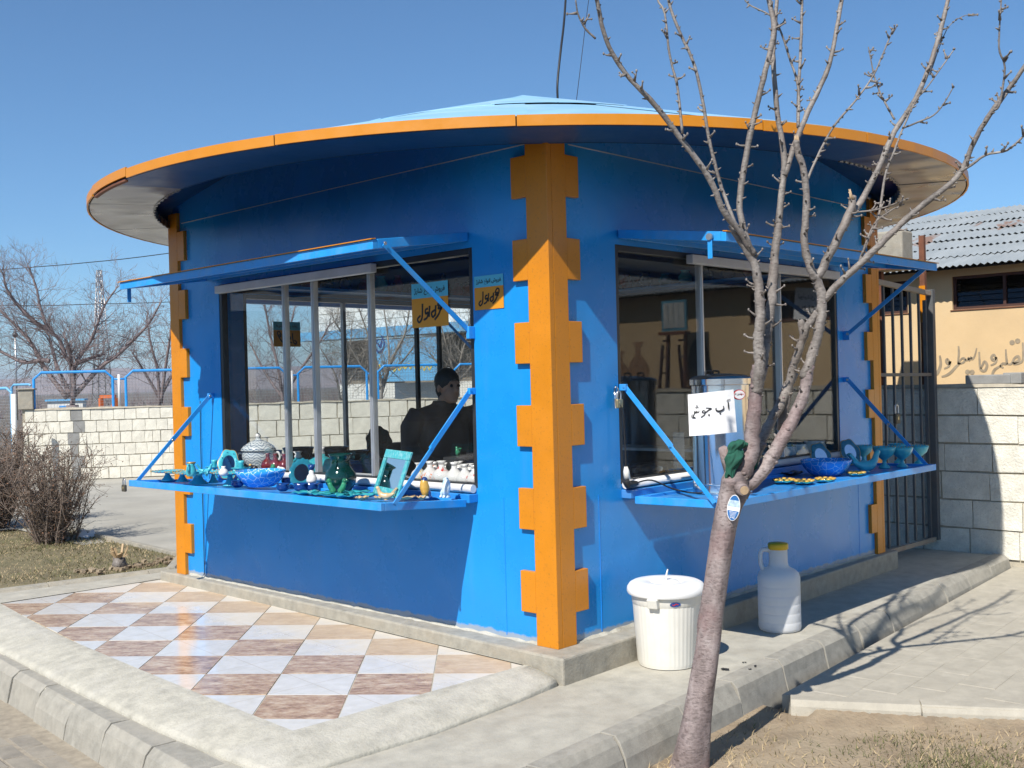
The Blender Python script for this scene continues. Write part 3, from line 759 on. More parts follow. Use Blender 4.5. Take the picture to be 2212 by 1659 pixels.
def blades(name, pin, box_, count, z, mat, hmin, hmax, patch=None, label=None, cat=None, wd=0.0028):
    r2 = np.random.default_rng(hash(name) % 1000 if False else len(name)+count)
    vv, ff = [], []
    tries = 0
    while len(ff) < count and tries < count*12:
        tries += 1
        x = r2.uniform(box_[0], box_[1]); y = r2.uniform(box_[2], box_[3])
        if not pin(x, y): continue
        if patch and r2.random() > patch(x, y): continue
        h = r2.uniform(hmin, hmax); a = r2.uniform(0, 2*PI); ln = r2.uniform(0.3, 1.6)*h; b = r2.uniform(0, 2*PI)
        dx, dy = math.cos(a)*wd, math.sin(a)*wd; tx, ty = math.cos(b)*ln, math.sin(b)*ln
        n = len(vv)
        vv += [(x-dx, y-dy, z), (x+dx, y+dy, z), (x+tx*0.45+dx*.5, y+ty*0.45+dy*.5, z+h*0.62), (x+tx*0.45-dx*.5, y+ty*0.45-dy*.5, z+h*0.62), (x+tx, y+ty, z+h)]
        ff += [(n, n+1, n+2, n+3), (n+3, n+2, n+4)]
    me = bpy.data.meshes.new(name); me.from_pydata(vv, [], ff)
    o = link(name, me, mat)
    stuff(o)
    if label: o['label'] = label; o['category'] = cat
    return o
def wav(x, y, s, ph): return 0.5+0.5*math.sin(x*s+ph+1.7*math.sin(y*s*0.8+ph*2))*math.cos(y*s*1.1-ph)
def soil_green(x, y):
    d = math.hypot((x-0.15)/0.75, (y+2.05)/0.55)
    return 0.6*max(0.03, 1.15-d)*wav(x, y, 5.0, 0.4)
def soil_dry(x, y):
    bare = math.exp(-((x-0.45)/0.55)**2-((y+1.55)/0.22)**2)      # trodden bare strip
    return max(0.02, (0.25+0.75*wav(x, y, 3.1, 2.0))*(1-0.95*bare))
blades('grass', soil_in, (-1.2, 1.9, -3.0, -1.0), 7000, -0.335, 'grassgreen', 0.010, 0.036, soil_green, 'short green grass growing in a patch by the young tree', 'grass')
blades('dry_grass', soil_in, (-1.6, 2.2, -3.4, -0.95), 17000, -0.335, 'straw', 0.008, 0.04, soil_dry, 'straw coloured dry grass on the bare soil around the tree', 'grass')
blades('lawn_grass', lawn_in, (-4, 1.3, 5.1, 9.6), 20000, -0.14, 'grassgreen', 0.012, 0.035, lambda x, y: wav(x, y, 2.3, 1.1), 'sparse winter grass of the lawn beside the yard', 'grass', 0.004)
blades('lawn_straw', lawn_in, (-4, 1.3, 5.1, 9.6), 22000, -0.14, 'straw', 0.008, 0.026, lambda x, y: 0.35+0.65*wav(x, y, 1.7, 4.0), 'dry straw lying between the grass of the lawn', 'grass', 0.004)
# ------------------------------------------------------------------ the kiosk
kiosk = thing('kiosk', 'square blue market kiosk with orange toothed corners under a round pale blue roof', 'kiosk', (0, 0, 0))
def mapA(u, v, z): return (-v, u, z)
def mapB(u, v, z): return (u, -v, z)
def mapC(u, v, z): return (u, S+v, z)
def mapD(u, v, z): return (S+v, u, z)
class SB(MB):
    """mesh builder in side coordinates: u along the wall, v outward, z up"""
    def __init__(s, mp): super().__init__(); s.mp = mp
    def fin(s): s.v = [s.mp(*p) for p in s.v]; return s
    def obj(s, *a, **k): s.fin(); return MB.obj(s, *a, **k)
U0, U1, Z0, Z1, ZT = 0.62, 3.50, 0.885, 2.36, 2.915
def box_wall(mp, a, b_, solid=False):
    b = SB(mp)
    if solid: b.box(a, b_, -0.06, 0, Z0, Z1)
    b.box(a, b_, -0.06, 0, -0.02, Z0); b.box(a, b_, -0.06, 0, Z1, ZT)
    if not solid: b.box(a, U0, -0.06, 0, Z0, Z1); b.box(U1, b_, -0.06, 0, Z0, Z1)
    # above the weld a collar goes on up into the roof: its top follows the cone
    lower = b; b = SB(mp)
    n = 24
    for i in range(n):
        u0_, u1_ = a+(b_-a)*i/n, a+(b_-a)*(i+1)/n
        z0_, z1_ = (cone_z(math.hypot(S/2, u-S/2))-0.02 for u in (u0_, u1_))
        b.hexa([(u0_, -0.06, ZT), (u1_, -0.06, ZT), (u1_, 0, ZT), (u0_, 0, ZT), (u0_, -0.06, z0_), (u1_, -0.06, z1_), (u1_, 0, z1_), (u0_, 0, z0_)])
    o = lower.obj('wall', 'blue_wall', kiosk)
    b.obj('collar', 'blue', o)
    s = SB(mp); s.box(a+0.14, b_-0.14, 0.0, 0.003, 2.909, 2.9145); s.obj('weld_seam', 'white_alu', o)
    return o
def cone_z(r_): return 3.928-(3.928-2.924)*r_/3.452
box_wall(mapA, 0, S); box_wall(mapD, 0, S, True); box_wall(mapB, 0.06, S-0.06); box_wall(mapC, 0.06, S-0.06)
# thin seams of the wall sheets
for mp in (mapA, mapB):
    for u in (0.40, 3.79):
        b = SB(mp); b.box(u, u+0.006, 0.0, 0.0025, 0.02, 0.84); b.obj('wall_seam', 'blue', kiosk)
# irregular cement fillet where the walls meet the base
for mp in (mapA, mapB):
    b = SB(mp); n = 70
    for i in range(n+1):
        u = 0.14+(S-0.28)*i/n; h = random.uniform(0.004, 0.020); w_ = random.uniform(0.008, 0.03)
        b.v += [(u, -0.01, h), (u, 0.003, h), (u, w_, 0.001), (u, w_, -0.01), (u, -0.01, -0.01)]
    for i in range(n):
        for k_ in range(5): b.f.append((i*5+k_, i*5+(k_+1) % 5, (i+1)*5+(k_+1) % 5, (i+1)*5+k_)); b.sm.append(False)
    b.f += [tuple(range(5)), tuple(n*5+k_ for k_ in range(5))]; b.sm += [False, False]
    b.obj('cement_fillet', 'concrete_rough', kiosk)
# toothed corner posts
def post(ma, mb_, fa, fb, narrow, wide, nm='corner_post'):
    """fa/fb map a distance from the corner to u of each side; plates are 4 cm thick, 3 cm proud"""
    b = MB()
    # convex pieces so that every face is clean: core strip and one tooth per block
    for mp, f, st in ((ma, fa, -0.03), (mb_, fb, 0.011)):
        def put(d0, d1, z0, z1, v0=-0.01, v1=0.03):
            s = MB(); us = sorted((f(d0), f(d1))); s.box(us[0], us[1], v0, v1, z0, z1)
            b.add([mp(*p) for p in s.v], s.f)
        put(st, narrow, 0.0, 3.0)
        for k in range(6):
            t = 2.841-0.4832*k
            put(narrow, wide, t-0.24, t)
    return b.obj(nm, 'orange', kiosk, bevel=0.003)
idn = lambda d: d
inv = lambda d: S-d
post(mapA, mapB, idn, idn, 0.135, 0.252)
post(mapA, mapC, inv, idn, 0.11, 0.215)
post(mapD, mapB, idn, inv, 0.11, 0.215)
post(mapD, mapC, inv, inv, 0.11, 0.215)

def window(mp, bars, name, track=None, z1=2.335, dark=()):
    fr_ = SB(mp)
    t = 0.035
    fr_.box(U0, U0+t, -0.058, -0.004, Z0+0.03, Z1); fr_.box(U1-t, U1, -0.058, -0.004, Z0+0.03, Z1)
    fr_.box(U0+t, U1-t, -0.058, -0.004, Z1-0.04, Z1); fr_.box(U0, U1, -0.058, -0.004, Z0, Z0+0.03)
    w_ = fr_.obj('window', 'dark_alu', kiosk, bevel=0.003)
    edges = [U0+t]+list(bars)+[U1-t]
    for i in range(len(edges)-1):
        off = -0.026 if i % 2 == 0 else -0.046
        b = SB(mp); b.box(edges[i]-0.004, edges[i+1]+0.004, off-0.0025, off+0.0025, Z0+0.03, Z1-0.04); b.obj('pane', 'glass', w_)
    for i, u in enumerate(bars):
        b = SB(mp); h = 0.017
        b.box(u-h, u+h, -0.055, -0.012, Z0+0.031, Z1-0.041)
        b.box(u-h*0.5, u+h*0.5, -0.012, -0.006, Z0+0.031, Z1-0.041)
        b.obj('mullion', 'dark_alu' if i in dark else 'alu', w_, bevel=0.002)
    if track:
        b = SB(mp); b.box(track[0], track[1], 0.002, 0.055, 2.285, 2.345)
        b.obj('top_track', 'white_alu', w_, bevel=0.004)
    b = SB(mp); b.tube([(U0+0.01, 0.028, Z0-0.002), (U1-0.01, 0.028, Z0-0.002)], 0.026, 12); b.obj('bottom_track', 'white_alu', w_)
    b = SB(mp); b.box(U0+0.002, U1-0.002, 0.0, 0.075, 0.80, 0.852); b.obj('sill', 'blue_tray', w_, bevel=0.004)
    return w_
window(mapA, (1.64, 2.28, 2.64), 'left', (1.53, 3.47))
window(mapB, (1.58, 2.62), 'right', (1.38, 3.46))
window(mapC, (1.73, 2.655, 2.96), 'back', None, dark=(1, 2))

def bolt(mp, u, v, z, parent, r_=0.011):
    b = SB(mp); b.tube([(u-0.012, v, z), (u+0.012, v, z)], r_, 8); b.obj('bolt', 'steel', parent)

def tray(mp, zi, zo, ua, ub, near=True, far=True):
    b = SB(mp); h = 0.046; v0, v1 = 0.078, 0.745
    def bx(u0, u1, a, c, top, bot):
        za, zc = zi+(zo-zi)*(a-v0)/(v1-v0), zi+(zo-zi)*(c-v0)/(v1-v0)
        b.hexa([(u0, a, za-bot), (u1, a, za-bot), (u1, c, zc-bot), (u0, c, zc-bot), (u0, a, za-top), (u1, a, za-top), (u1, c, zc-top), (u0, c, zc-top)])
    t = 0.028
    bx(ua, ub, v1-t, v1, 0, h); bx(ua, ua+t, v0, v1-t-0.001, 0, h); bx(ub-t, ub, v0, v1-t-0.001, 0, h)
    bx(ua+t, ub-t, v0, v0+t, 0, h)
    o = b.obj('tray', 'blue_steel', kiosk, bevel=0.003)
    b2 = SB(mp); b = b2; bx(ua+t-0.002, ub-t+0.002, v0+t-0.002, v1-t+0.002, 0.018, 0.030)
    b2.obj('tray_floor', 'blue_tray', o)
    for k, (u, on) in enumerate(((ua, near), (ub, far))):
        if not on: continue
        sgn = -1 if k == 0 else 1
        p0 = Vector((u+sgn*0.012, 0.036, 1.478)); p1 = Vector((u+sgn*0.012, 0.665, zo-0.016)); pm_ = p0.lerp(p1, 0.53)
        b3 = SB(mp); b3.bar(p0, pm_, 0.008, 0.034); b3.bar(pm_+Vector((sgn*0.008, 0, 0))+(p0-pm_)*0.03, p1+Vector((sgn*0.008, 0, 0)), 0.008, 0.028)
        br = b3.obj('tray_brace', 'blue_steel', o, bevel=0.0015)
        for q in (p0, pm_, p1):
            b4 = SB(mp); b4.tube([(q.x-0.012, q.y, q.z), (q.x+0.016*sgn+0.004, q.y, q.z)], 0.010, 8); b4.obj('bolt', 'steel', br)
        b5 = SB(mp); b5.box(u+sgn*0.004, u+sgn*0.028, 0.0, 0.05, 1.46, 1.50); b5.obj('brace_lug', 'blue_steel', o, bevel=0.003)
    return o
tray(mapA, 0.822, 0.866, 0.645, 3.60)
tray(mapB, 0.812, 0.821, 0.655, 3.57)

def awning(mp, ua, ub, zh, zo, vo, near, far, braces=True):
    b = SB(mp); v0 = 0.012
    def bx(u0, u1, a, c, top, bot):
        za, zc = zh+(zo-zh)*(a-v0)/(vo-v0), zh+(zo-zh)*(c-v0)/(vo-v0)
        b.hexa([(u0, a, za-bot), (u1, a, za-bot), (u1, c, zc-bot), (u0, c, zc-bot), (u0, a, za-top), (u1, a, za-top), (u1, c, zc-top), (u0, c, zc-top)])
    t = 0.035; h = 0.055
    bx(ua, ub, vo-t, vo, 0, h); bx(ua, ua+t, v0, vo-t-0.001, 0, h); bx(ub-t, ub, v0, vo-t-0.001, 0, h); bx(ua+t, ub-t, v0, v0+t, 0, h)
    o = b.obj('awning', 'blue_steel', kiosk, bevel=0.003)
    b = SB(mp); bx(ua+t-0.003, ub-t+0.003, v0+t-0.003, vo-t+0.003, 0.004, 0.016); b.obj('awning_sheet', 'blue_tray', o)
    b = SB(mp); bx(ua+t, ub-t, 0.36, 0.39, 0.017, 0.05); b.obj('awning_rib', 'blue_steel', o)
    b = SB(mp); bx(ua-0.004, ub+0.012, vo-0.02, vo+0.012, -0.007, -0.0015); b.obj('awning_trim', 'fascia', o)
    for k, (u, on) in enumerate(((ua, near), (ub, far))):
        sgn = -1 if k == 0 else 1
        if on:
            p0 = Vector((u+sgn*0.012, 0.036, 1.85)); p1 = Vector((u+sgn*0.012, 0.69, zo-0.02))
            b3 = SB(mp); b3.bar(p0, p1, 0.008, 0.032); br = b3.obj('awning_brace', 'blue_steel', o, bevel=0.0015)
            for q in (p0, p1):
                b4 = SB(mp); b4.tube([(q.x-0.012, q.y, q.z), (q.x+0.016*sgn, q.y, q.z)], 0.011, 8); b4.obj('bolt', 'steel', br)
            b5 = SB(mp); b5.box(u+sgn*0.004, u+sgn*0.03, 0.0, 0.052, 1.80, 1.875); b5.obj('brace_lug', 'blue_steel', o, bevel=0.003)
        else:
            b3 = SB(mp); b3.box(u-0.004+sgn*0.012, u+0.004+sgn*0.012, 0.665, 0.695, zo-0.145, zo-0.01); b3.obj('hook_plate', 'blue_steel', o, bevel=0.002)
            b4 = SB(mp); b4.tube([(u-0.006, 0.68, zo-0.02), (u+sgn*0.026, 0.68, zo-0.02)], 0.02, 10); b4.obj('bolt', 'steel', o)
    return o
awning(mapA, 0.64, 3.63, 2.455, 2.352, 0.76, True, False)
awning(mapB, 0.64, 3.59, 2.450, 2.350, 0.78, False, True)
awning(mapC, 0.64, 3.55, 2.455, 2.40, 0.74, True, True)

# round roof
CX = S/2
def ringp(r_, a, z): return (CX+r_*math.cos(a), CX+r_*math.sin(a), z)
def sector(rows, a0, a1, n, thick=None):
    """rows: closed profile of (r, z); swept from a0 to a1"""
    b = MB(); m = len(rows)
    for k in range(n+1):
        a = a0+(a1-a0)*k/n
        b.v += [ringp(r_, a, z) for r_, z in rows]
    for k in range(n):
        for i in range(m):
            b.f.append((k*m+i, k*m+(i+1) % m, (k+1)*m+(i+1) % m, (k+1)*m+i)); b.sm.append(False)
    b.f.append(tuple(range(m))); b.f.append(tuple(n*m+i for i in reversed(range(m)))); b.sm += [False, False]
    return b
roof = sector([(3.40, 2.888), (3.43, 2.888), (3.43, 2.925), (3.40, 2.925)], 0, 2*PI-0.001, 96).obj('roof', 'rust', kiosk)      # rim angle of the roof
# soffit ring: blue darkened as shade in front, bare galvanised sheet round the back
bounds = [-95, -72, -48, -22, 5, 32, 60, 88, 112, 136, 158, 172]
for a0, a1 in zip(bounds[:-1], bounds[1:]):
    e = R(0.12); dz = random.uniform(-0.004, 0.004)
    sector([(2.985, 2.886+dz), (3.432, 2.876+dz), (3.432, 2.884+dz), (2.985, 2.894+dz)], R(a0)+e, R(a1)-e, 8).obj('soffit_panel', 'galv', roof)
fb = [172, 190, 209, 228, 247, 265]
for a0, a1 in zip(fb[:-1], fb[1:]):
    sector([(2.985, 2.886), (3.432, 2.876), (3.432, 2.884), (2.985, 2.894)], R(a0), R(a1), 8).obj('soffit_panel', 'shade_navy', roof)
b = MB()
for k in range(220):                                  # ribbed inner edge of the bare part
    a = R(-95)+R(267)*k/220
    rr = 2.981 if k % 2 else 2.972
    b.add([ringp(rr, a, 2.880), ringp(rr, a+R(0.75), 2.880), ringp(rr, a+R(0.75), 2.941), ringp(rr, a, 2.941),
           ringp(2.99, a, 2.880), ringp(2.99, a+R(0.75), 2.880), ringp(2.99, a+R(0.75), 2.941), ringp(2.99, a, 2.941)],
          [(0, 1, 2, 3), (7, 6, 5, 4), (0, 4, 5, 1), (3, 2, 6, 7)])
b.obj('soffit_edge', 'galv', roof)
sector([(2.976, 2.884), (2.983, 2.884), (2.983, 2.941), (2.976, 2.941)], R(172.2), R(264.8), 30).obj('soffit_edge', 'shade_navy', roof)
# orange fascia in lengths
fl = [-102, -60, -18, 24, 66, 108, 150, 163.2, 176, 199, 222, 245, 258]
for i, (a0, a1) in enumerate(zip(fl[:-1], fl[1:])):
    e = R(0.06); lift = 0.012 if i == 7 else random.uniform(-0.003, 0.003)
    sector([(3.441, 2.876+lift), (3.453, 2.876+lift), (3.453, 2.934+lift), (3.441, 2.934+lift)], R(a0)+e, R(a1)-e, 10).obj('fascia', 'fascia', roof)
sector([(3.425, 2.858), (3.446, 2.862), (3.446, 2.874), (3.425, 2.872)], R(164), R(175.5), 6).obj('fascia_backing', 'rust', roof)
# pale blue cone in two tiers of overlapping sheets
ns = 20
for tier, (ra, rb, up_) in enumerate(((1.55, 3.439, 0.0), (0.012, 1.75, 0.010))):
    for k in range(ns if tier == 0 else 12):
        nn = ns if tier == 0 else 12
        a0, a1 = 2*PI*k/nn+0.11, 2*PI*(k+1)/nn+0.11
        dz = up_+(0.006 if k % 2 else 0.0)+random.uniform(-.002, .002); ov = 0.014
        sector([(ra, cone_z(ra)+dz), (rb, cone_z(rb)+dz), (rb, cone_z(rb)+dz+0.005), (ra, cone_z(ra)+dz+0.005)], a0-(ov if k % 2 else 0), a1+(ov if k % 2 else 0), 5).obj('roof_sheet', 'roofblue', roof)

b = sector([(0.05, cone_z(0.05)-0.02), (3.38, cone_z(3.38)-0.022), (3.38, cone_z(3.38)-0.016), (0.05, cone_z(0.05)-0.014)], 0, 2*PI-0.0005, 72); b.obj('roof_underside', 'shade_navy', roof)  # shade inside the cone is put into its navy colour
# inside: floor, ceiling, counters, shelf
b = MB(); b.box(0.062, S-0.062, 0.062, S-0.062, -0.015, 0.012); b.obj('floor', 'concrete', kiosk)
b = MB(); b.box(0.062, S-0.062, 0.062, S-0.062, 2.86, 2.885); b.obj('ceiling', 'tintwall', kiosk)
b = MB(); b.box(0.064, 0.46, 0.55, 3.55, 0.845, 0.875); b.box(0.40, 0.44, 0.6, 3.5, 0.013, 0.845); b.obj('counter', 'white_alu', kiosk, bevel=0.003)
b = MB(); b.box(0.60, 3.60, 0.064, 0.46, 0.845, 0.875); b.box(0.65, 3.55, 0.40, 0.44, 0.013, 0.845); b.obj('counter', 'white_alu', kiosk, bevel=0.003)
b = MB(); b.box(0.5, 3.6, 3.62, S-0.066, 0.80, 0.83); b.box(0.55, 3.55, 3.64, 3.68, 0.013, 0.80); b.obj('counter', 'dark', kiosk, bevel=0.003)
b = MB(); b.box(0.3, S-0.066, 3.84, S-0.066, 2.395, 2.42); b.obj('shelf', 'blue_tray', kiosk)
b = MB(); b.box(3.84, S-0.066, 0.3, 3.835, 2.395, 2.42); b.obj('shelf', 'blue_tray', kiosk)
# low shelf board on the right back window
b = MB(); b.box(3.72, S-0.066, 0.4, 3.5, 0.84, 0.865); b.obj('shelf', 'white_alu', kiosk)
# dark panels added on the inside walls so that the interior reads as shade
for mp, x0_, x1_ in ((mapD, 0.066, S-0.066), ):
    b = SB(mp); b.box(x0_, x1_, -0.075, -0.0605, 0.02, 2.858); b.obj('shade_lining', 'shade_lining', kiosk)
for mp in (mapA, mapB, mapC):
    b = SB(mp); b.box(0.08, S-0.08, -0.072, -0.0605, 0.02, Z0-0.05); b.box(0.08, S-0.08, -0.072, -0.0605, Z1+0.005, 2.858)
    b.obj('shade_lining', 'shade_lining', kiosk)
# loose cable down the left wall
b = MB(); b.tube(catmull([(-0.012, 3.80, 1.44), (-0.014, 3.805, 1.0), (-0.012, 3.80, 0.55), (-0.012, 3.802, 0.03)]), 0.0035, 5); b.obj('cable', 'rubber', kiosk)
# ------------------------------------------------------------------ walls, fences, buildings behind
def rough_block(a, b_, t, jit=0.006, sg=1):
    """block with its face in +y... local x along, y depth (face at y=0), z up; irregular face"""
    mb = MB(); nx, nz = 3, 2; r_ = lambda s=jit: random.uniform(-s, s); c = 0.004
    front = []
    for i in range(nz+1):
        for k in range(nx+1):
            ed = i in (0, nz) or k in (0, nx)
            front.append((a*k/nx+r_()*0.8, (c if ed else 0.002)+r_()*0.35, b_*(0, 0.5, 1)[i]+r_()*0.8))
    back = [(0, t, 0), (a, t, 0), (a, t, b_), (0, t, b_)]
    mb.add(front+back, [(i*(nx+1)+k, i*(nx+1)+k+1, (i+1)*(nx+1)+k+1, (i+1)*(nx+1)+k) for i in range(nz) for k in range(nx)]
           + [(12, 13, 3, 2, 1, 0), (15, 8, 9, 10, 11, 14), (12, 0, 4, 8, 15), (13, 14, 11, 7, 3)])
    mb.v = [(x, y*sg, z) for x, y, z in mb.v]
    return mb.mesh('block')

def block_wall(name, label, o, d, length, z0, z1, bw, bh, mat, thick=0.2, greys=(), cap=True, stagger=True, widths=None):
    """wall from o along unit d; the face looks to the side n = d turned so that it faces the camera"""
    d = Vector((d[0], d[1], 0)).normalized(); n = Vector((d.y, -d.x, 0))
    if n.dot(Vector((CAM[0]-o[0], CAM[1]-o[1], 0))) < 0: n = -n
    ang = math.atan2(d.y, d.x)
    root = thing(name, label, 'wall', (o[0], o[1], z0))
    flip = (Vector((-d.y, d.x, 0)).dot(n) > 0)          # local +y is depth, away from the camera
    core = MB()
    def W(x, y, z): return tuple(d*x-n*y+Vector((0, 0, z)))
    mm = MB(); mm.box(0, length, 0.024, thick, -0.2, z1-z0)
    core.add([W(*p) for p in mm.v], mm.f)
    core.obj('mortar_core', 'mortar', root)
    if cap:
        c = MB(); nx = max(6, int(length/0.25)); 
        vv, ff = [], []
        for i in range(nx+1):
            x = length*i/nx; h = 0.03+random.uniform(-0.014, 0.012)
            for (yy, zz) in ((-0.012+random.uniform(-.006, .006), 0.0), (0.0, h), (thick+0.01, h+random.uniform(-.01, .01)), (thick+0.012, 0.0)):
                vv.append(W(x, yy, z1-z0+zz-0.004))
        for i in range(nx):
            for k in range(3): ff.append((i*4+k, i*4+k+1, (i+1)*4+k+1, (i+1)*4+k))
        c.add(vv, ff); c.obj('coping', 'mortar', root)
    nrow = int(round((z1-z0)/bh)); bh = (z1-z0)/nrow; g = 0.017
    cache = {}
    for r_ in range(nrow):
        x = -random.uniform(0.1, 0.9)*bw if stagger else 0
        x = -bw*0.5 if (r_ % 2 and stagger) else 0
        while x < length-0.04:
            ww = bw*random.choice((1, 1, 1, 1, 0.72, 1.15)) if stagger else bw
            x0 = max(x, 0); x1 = min(x+ww, length)
            if x1-x0 > 0.06:
                key = (round((x1-x0)/0.03), random.randrange(3))
                wq = key[0]*0.03-g
                if key not in cache: cache[key] = rough_block(wq, bh-g, 0.10, 0.006, -1 if flip else 1)
                p = d*(x0+g/2)-n*random.uniform(-0.004, 0.006)+Vector((0, 0, r_*bh+g/2))
                mt = mat
                gy = any(a <= x0 <= b and c_ <= r_ <= e for a, b, c_, e in greys)
                me = cache[key]
                if gy:
                    me = me.copy(); me.materials.clear(); mt = 'block_grey'
                link('block', me, mt, root, tuple(p), ang)
            x += ww
    return root
# flip means local +y points to the camera: blocks are mirrored so that the face still looks at it
wallB = block_wall('block_wall', 'tall pale concrete block wall behind the iron gate, below the beige building', (5.52, 5.5), (0.004, -1), 13.5, -0.2, 1.375, 0.44, 0.263, 'block', 0.2)
PL = P(48, 900, d=19.8); PM = P(420, 900, d=20.6); PR = P(1075, 900, d=22.6)
dl = (PM-PL); dr = (PR-PM)
block_wall('block_wall', 'low whitewashed wall of small square blocks across the yard, left part under the blue fence', (PL.x, PL.y), (dl.x, dl.y), dl.length-0.02, -0.08, 1.23, 0.20, 0.219, 'block_warm', 0.22,
           greys=((0.68, 0.98, 4, 5), (0.62, 0.9, 2, 3), (0.7, 0.95, 0, 1)))
block_wall('block_wall', 'low whitewashed wall of large blocks across the yard, seen through the kiosk', (PM.x, PM.y), (dr.x, dr.y), dr.length, -0.08, 1.225, 0.37, 0.326, 'block_warm', 0.22)
# loose blocks lying on the tall wall
for px, lbl, ln in ((2138, 'loose grey block lying on top of the tall block wall', 0.40), (2190, 'small broken block beside the loose block on the tall wall', 0.16)):
    q = P(px, 828, x=5.60)
    b = MB(); b.box(-0.08, 0.08, -ln/2, ln/2, 0, 0.085 if ln > .3 else 0.10)
    tag(b.obj('loose_block', 'block_grey', None, (5.62 if ln > .3 else 5.635, q.y, 1.40), 0.0, bevel=0.008), lbl, 'block')

# blue tube fence with wire mesh on the low wall
fence = thing('fence', 'blue steel tube fence with wire mesh panels standing on the low yard wall', 'fence', (PL.x, PL.y, 1.24))
fd = (PR-PL); fd.z = 0; fl_ = fd.length; fd.normalize(); fnn = Vector((fd.y, -fd.x, 0))
def FW(s, h, off=0.0):       # local coordinates of the fence
    t = s/fl_
    q = PL+(PM-PL)*(s/(PM-PL).length) if s < (PM-PL).length else PM+dr.normalized()*(s-(PM-PL).length)
    v = Vector((q.x-PL.x, q.y-PL.y, h))
    return v-fnn*0.1*(1 if fnn.dot(Vector((-1, -1, 0))) > 0 else -1)+fnn*off
pitch = 1.60; s0 = 0.20
k = 0
while s0+0.3 < fl_+0.5:
    a, b_ = s0, min(s0+1.37, fl_+0.4)
    H, sh, ch = 0.68, 0.56, 0.13
    m_ = MB(); pts = [FW(a, -0.02), FW(a, sh), FW(a+ch, H), FW(b_-ch, H), FW(b_, sh), FW(b_, -0.02)]
    m_.tube(pts, 0.026, 8, smooth=False)
    fp = m_.obj('fence_frame', 'blue_steel', fence)
    m2 = MB(); nx = int((b_-a)/0.055)
    for i in range(1, nx):
        s_ = a+(b_-a)*i/nx; top = min(H, sh+(s_-a)*(H-sh)/ch, sh+(b_-s_)*(H-sh)/ch)
        m2.tube([FW(s_, 0.02), FW(s_, top)], 0.0026, 3, cap=False)
    for i in range(1, 12):
        m2.tube([FW(a, 0.055*i-0.02), FW(b_, 0.055*i-0.02)], 0.0026, 3, cap=False)
    stuff(m2.obj('wire_mesh', 'steel', fp))
    m3_ = MB(); m3_.tube([FW(b_, 0.53), FW(b_+pitch-1.37, 0.53)], 0.018, 6)
    m3_.obj('fence_link', 'blue_steel', fp)
    m4 = MB(); m4.tube([FW(b_+0.11, -0.02), FW(b_+0.11, 0.62)], 0.026, 8); m4.obj('fence_post', 'white_alu', fp)
    s0 += pitch; k += 1
# rough pier and gate at the left end of the low wall
q = P(58, 880, d=19.9)
b = MB(); b.box(-0.125, 0.125, -0.12, 0.12, 0, 0.36); b.box(-0.16, 0.16, -0.15, 0.15, 0.361, 0.385)
tag(b.obj('pier', 'plinth', None, (q.x, q.y, 1.25), R(-32), bevel=0.02), 'rough cement pier at the left end of the low yard wall', 'pier')
q = P(33, 1000, d=19.2)
b = MB(); b.tube([(0, 0, 0), (0, 0, 1.62)], 0.045, 10)
tag(b.obj('pole', 'white_plastic', None, (q.x, q.y, -0.08)), 'white painted pole in front of the pier at the wall end', 'pole')
ga = P(-60, 900, d=20.2); gb = P(26, 900, d=20.0); gd = (gb-ga); gd.z = 0; gl = gd.length; gd.normalize()
gate2 = thing('mesh_gate', 'pale blue tube gate with wire mesh at the far left end of the yard wall', 'gate', (ga.x, ga.y, -0.05))
m_ = MB(); m_.tube([gd*0, gd*0+Vector((0, 0, 1.62)), gd*0.1+Vector((0, 0, 1.7)), gd*(gl-0.1)+Vector((0, 0, 1.7)), gd*gl+Vector((0, 0, 1.62)), gd*gl], 0.028, 8, smooth=False)
m_.obj('gate_frame', 'lightblue', gate2)
m2 = MB()
for i in range(1, 14): m2.tube([gd*gl*i/14+Vector((0, 0, 0.05)), gd*gl*i/14+Vector((0, 0, 1.68))], 0.003, 3, cap=False)
for i in range(1, 30): m2.tube([gd*0+Vector((0, 0, 0.056*i)), gd*gl+Vector((0, 0, 0.056*i))], 0.003, 3, cap=False)
stuff(m2.obj('wire_mesh', 'steel', gate2))
q1 = P(26, 880, d=20.2); q2 = P(68, 880, d=20.1)
b = MB(); v = q2-q1; v.z = 0
b.tube([Vector((0, 0, 0)), Vector((0, 0, 0.42)), v*0.12+Vector((0, 0, 0.47)), v*0.9+Vector((0, 0, 0.47)), v+Vector((0, 0, 0.45))], 0.022, 8, smooth=False)
tag(b.obj('rail', 'lightblue', None, (q1.x, q1.y, 1.24)), 'short pale blue tube rail bridging the cement pier', 'rail')

# iron bar gate between the kiosk corner and the tall wall
gate = thing('bar_gate', 'tall grey iron bar gate between the kiosk corner and the block wall', 'gate', (4.30, 0.06, -0.10))
gw = 1.20
b = MB(); b.bar((0.02, 0, 0), (0.02, 0, 2.44), 0.045, 0.045, (0, 1, 0)); b.bar((gw, 0, 0.04), (gw, 0, 2.40), 0.06, 0.06, (0, 1, 0))
b.obj('gate_frame', 'gate', gate, bevel=0.003)
b = MB(); b.bar((0.044, 0, 2.42), (gw+0.05, 0, 2.36), 0.04, 0.045); b.obj('top_rail', 'gate_rust', gate, bevel=0.003)
b = MB(); b.bar((0.044, 0, 0.06), (gw-0.032, 0, 0.05), 0.03, 0.04); b.obj('bottom_rail', 'gate_rust', gate, bevel=0.003)
b = MB(); b.bar((0.044, 0, 1.61), (gw-0.032, 0, 1.60), 0.022, 0.03); b.obj('middle_rail', 'gate', gate)
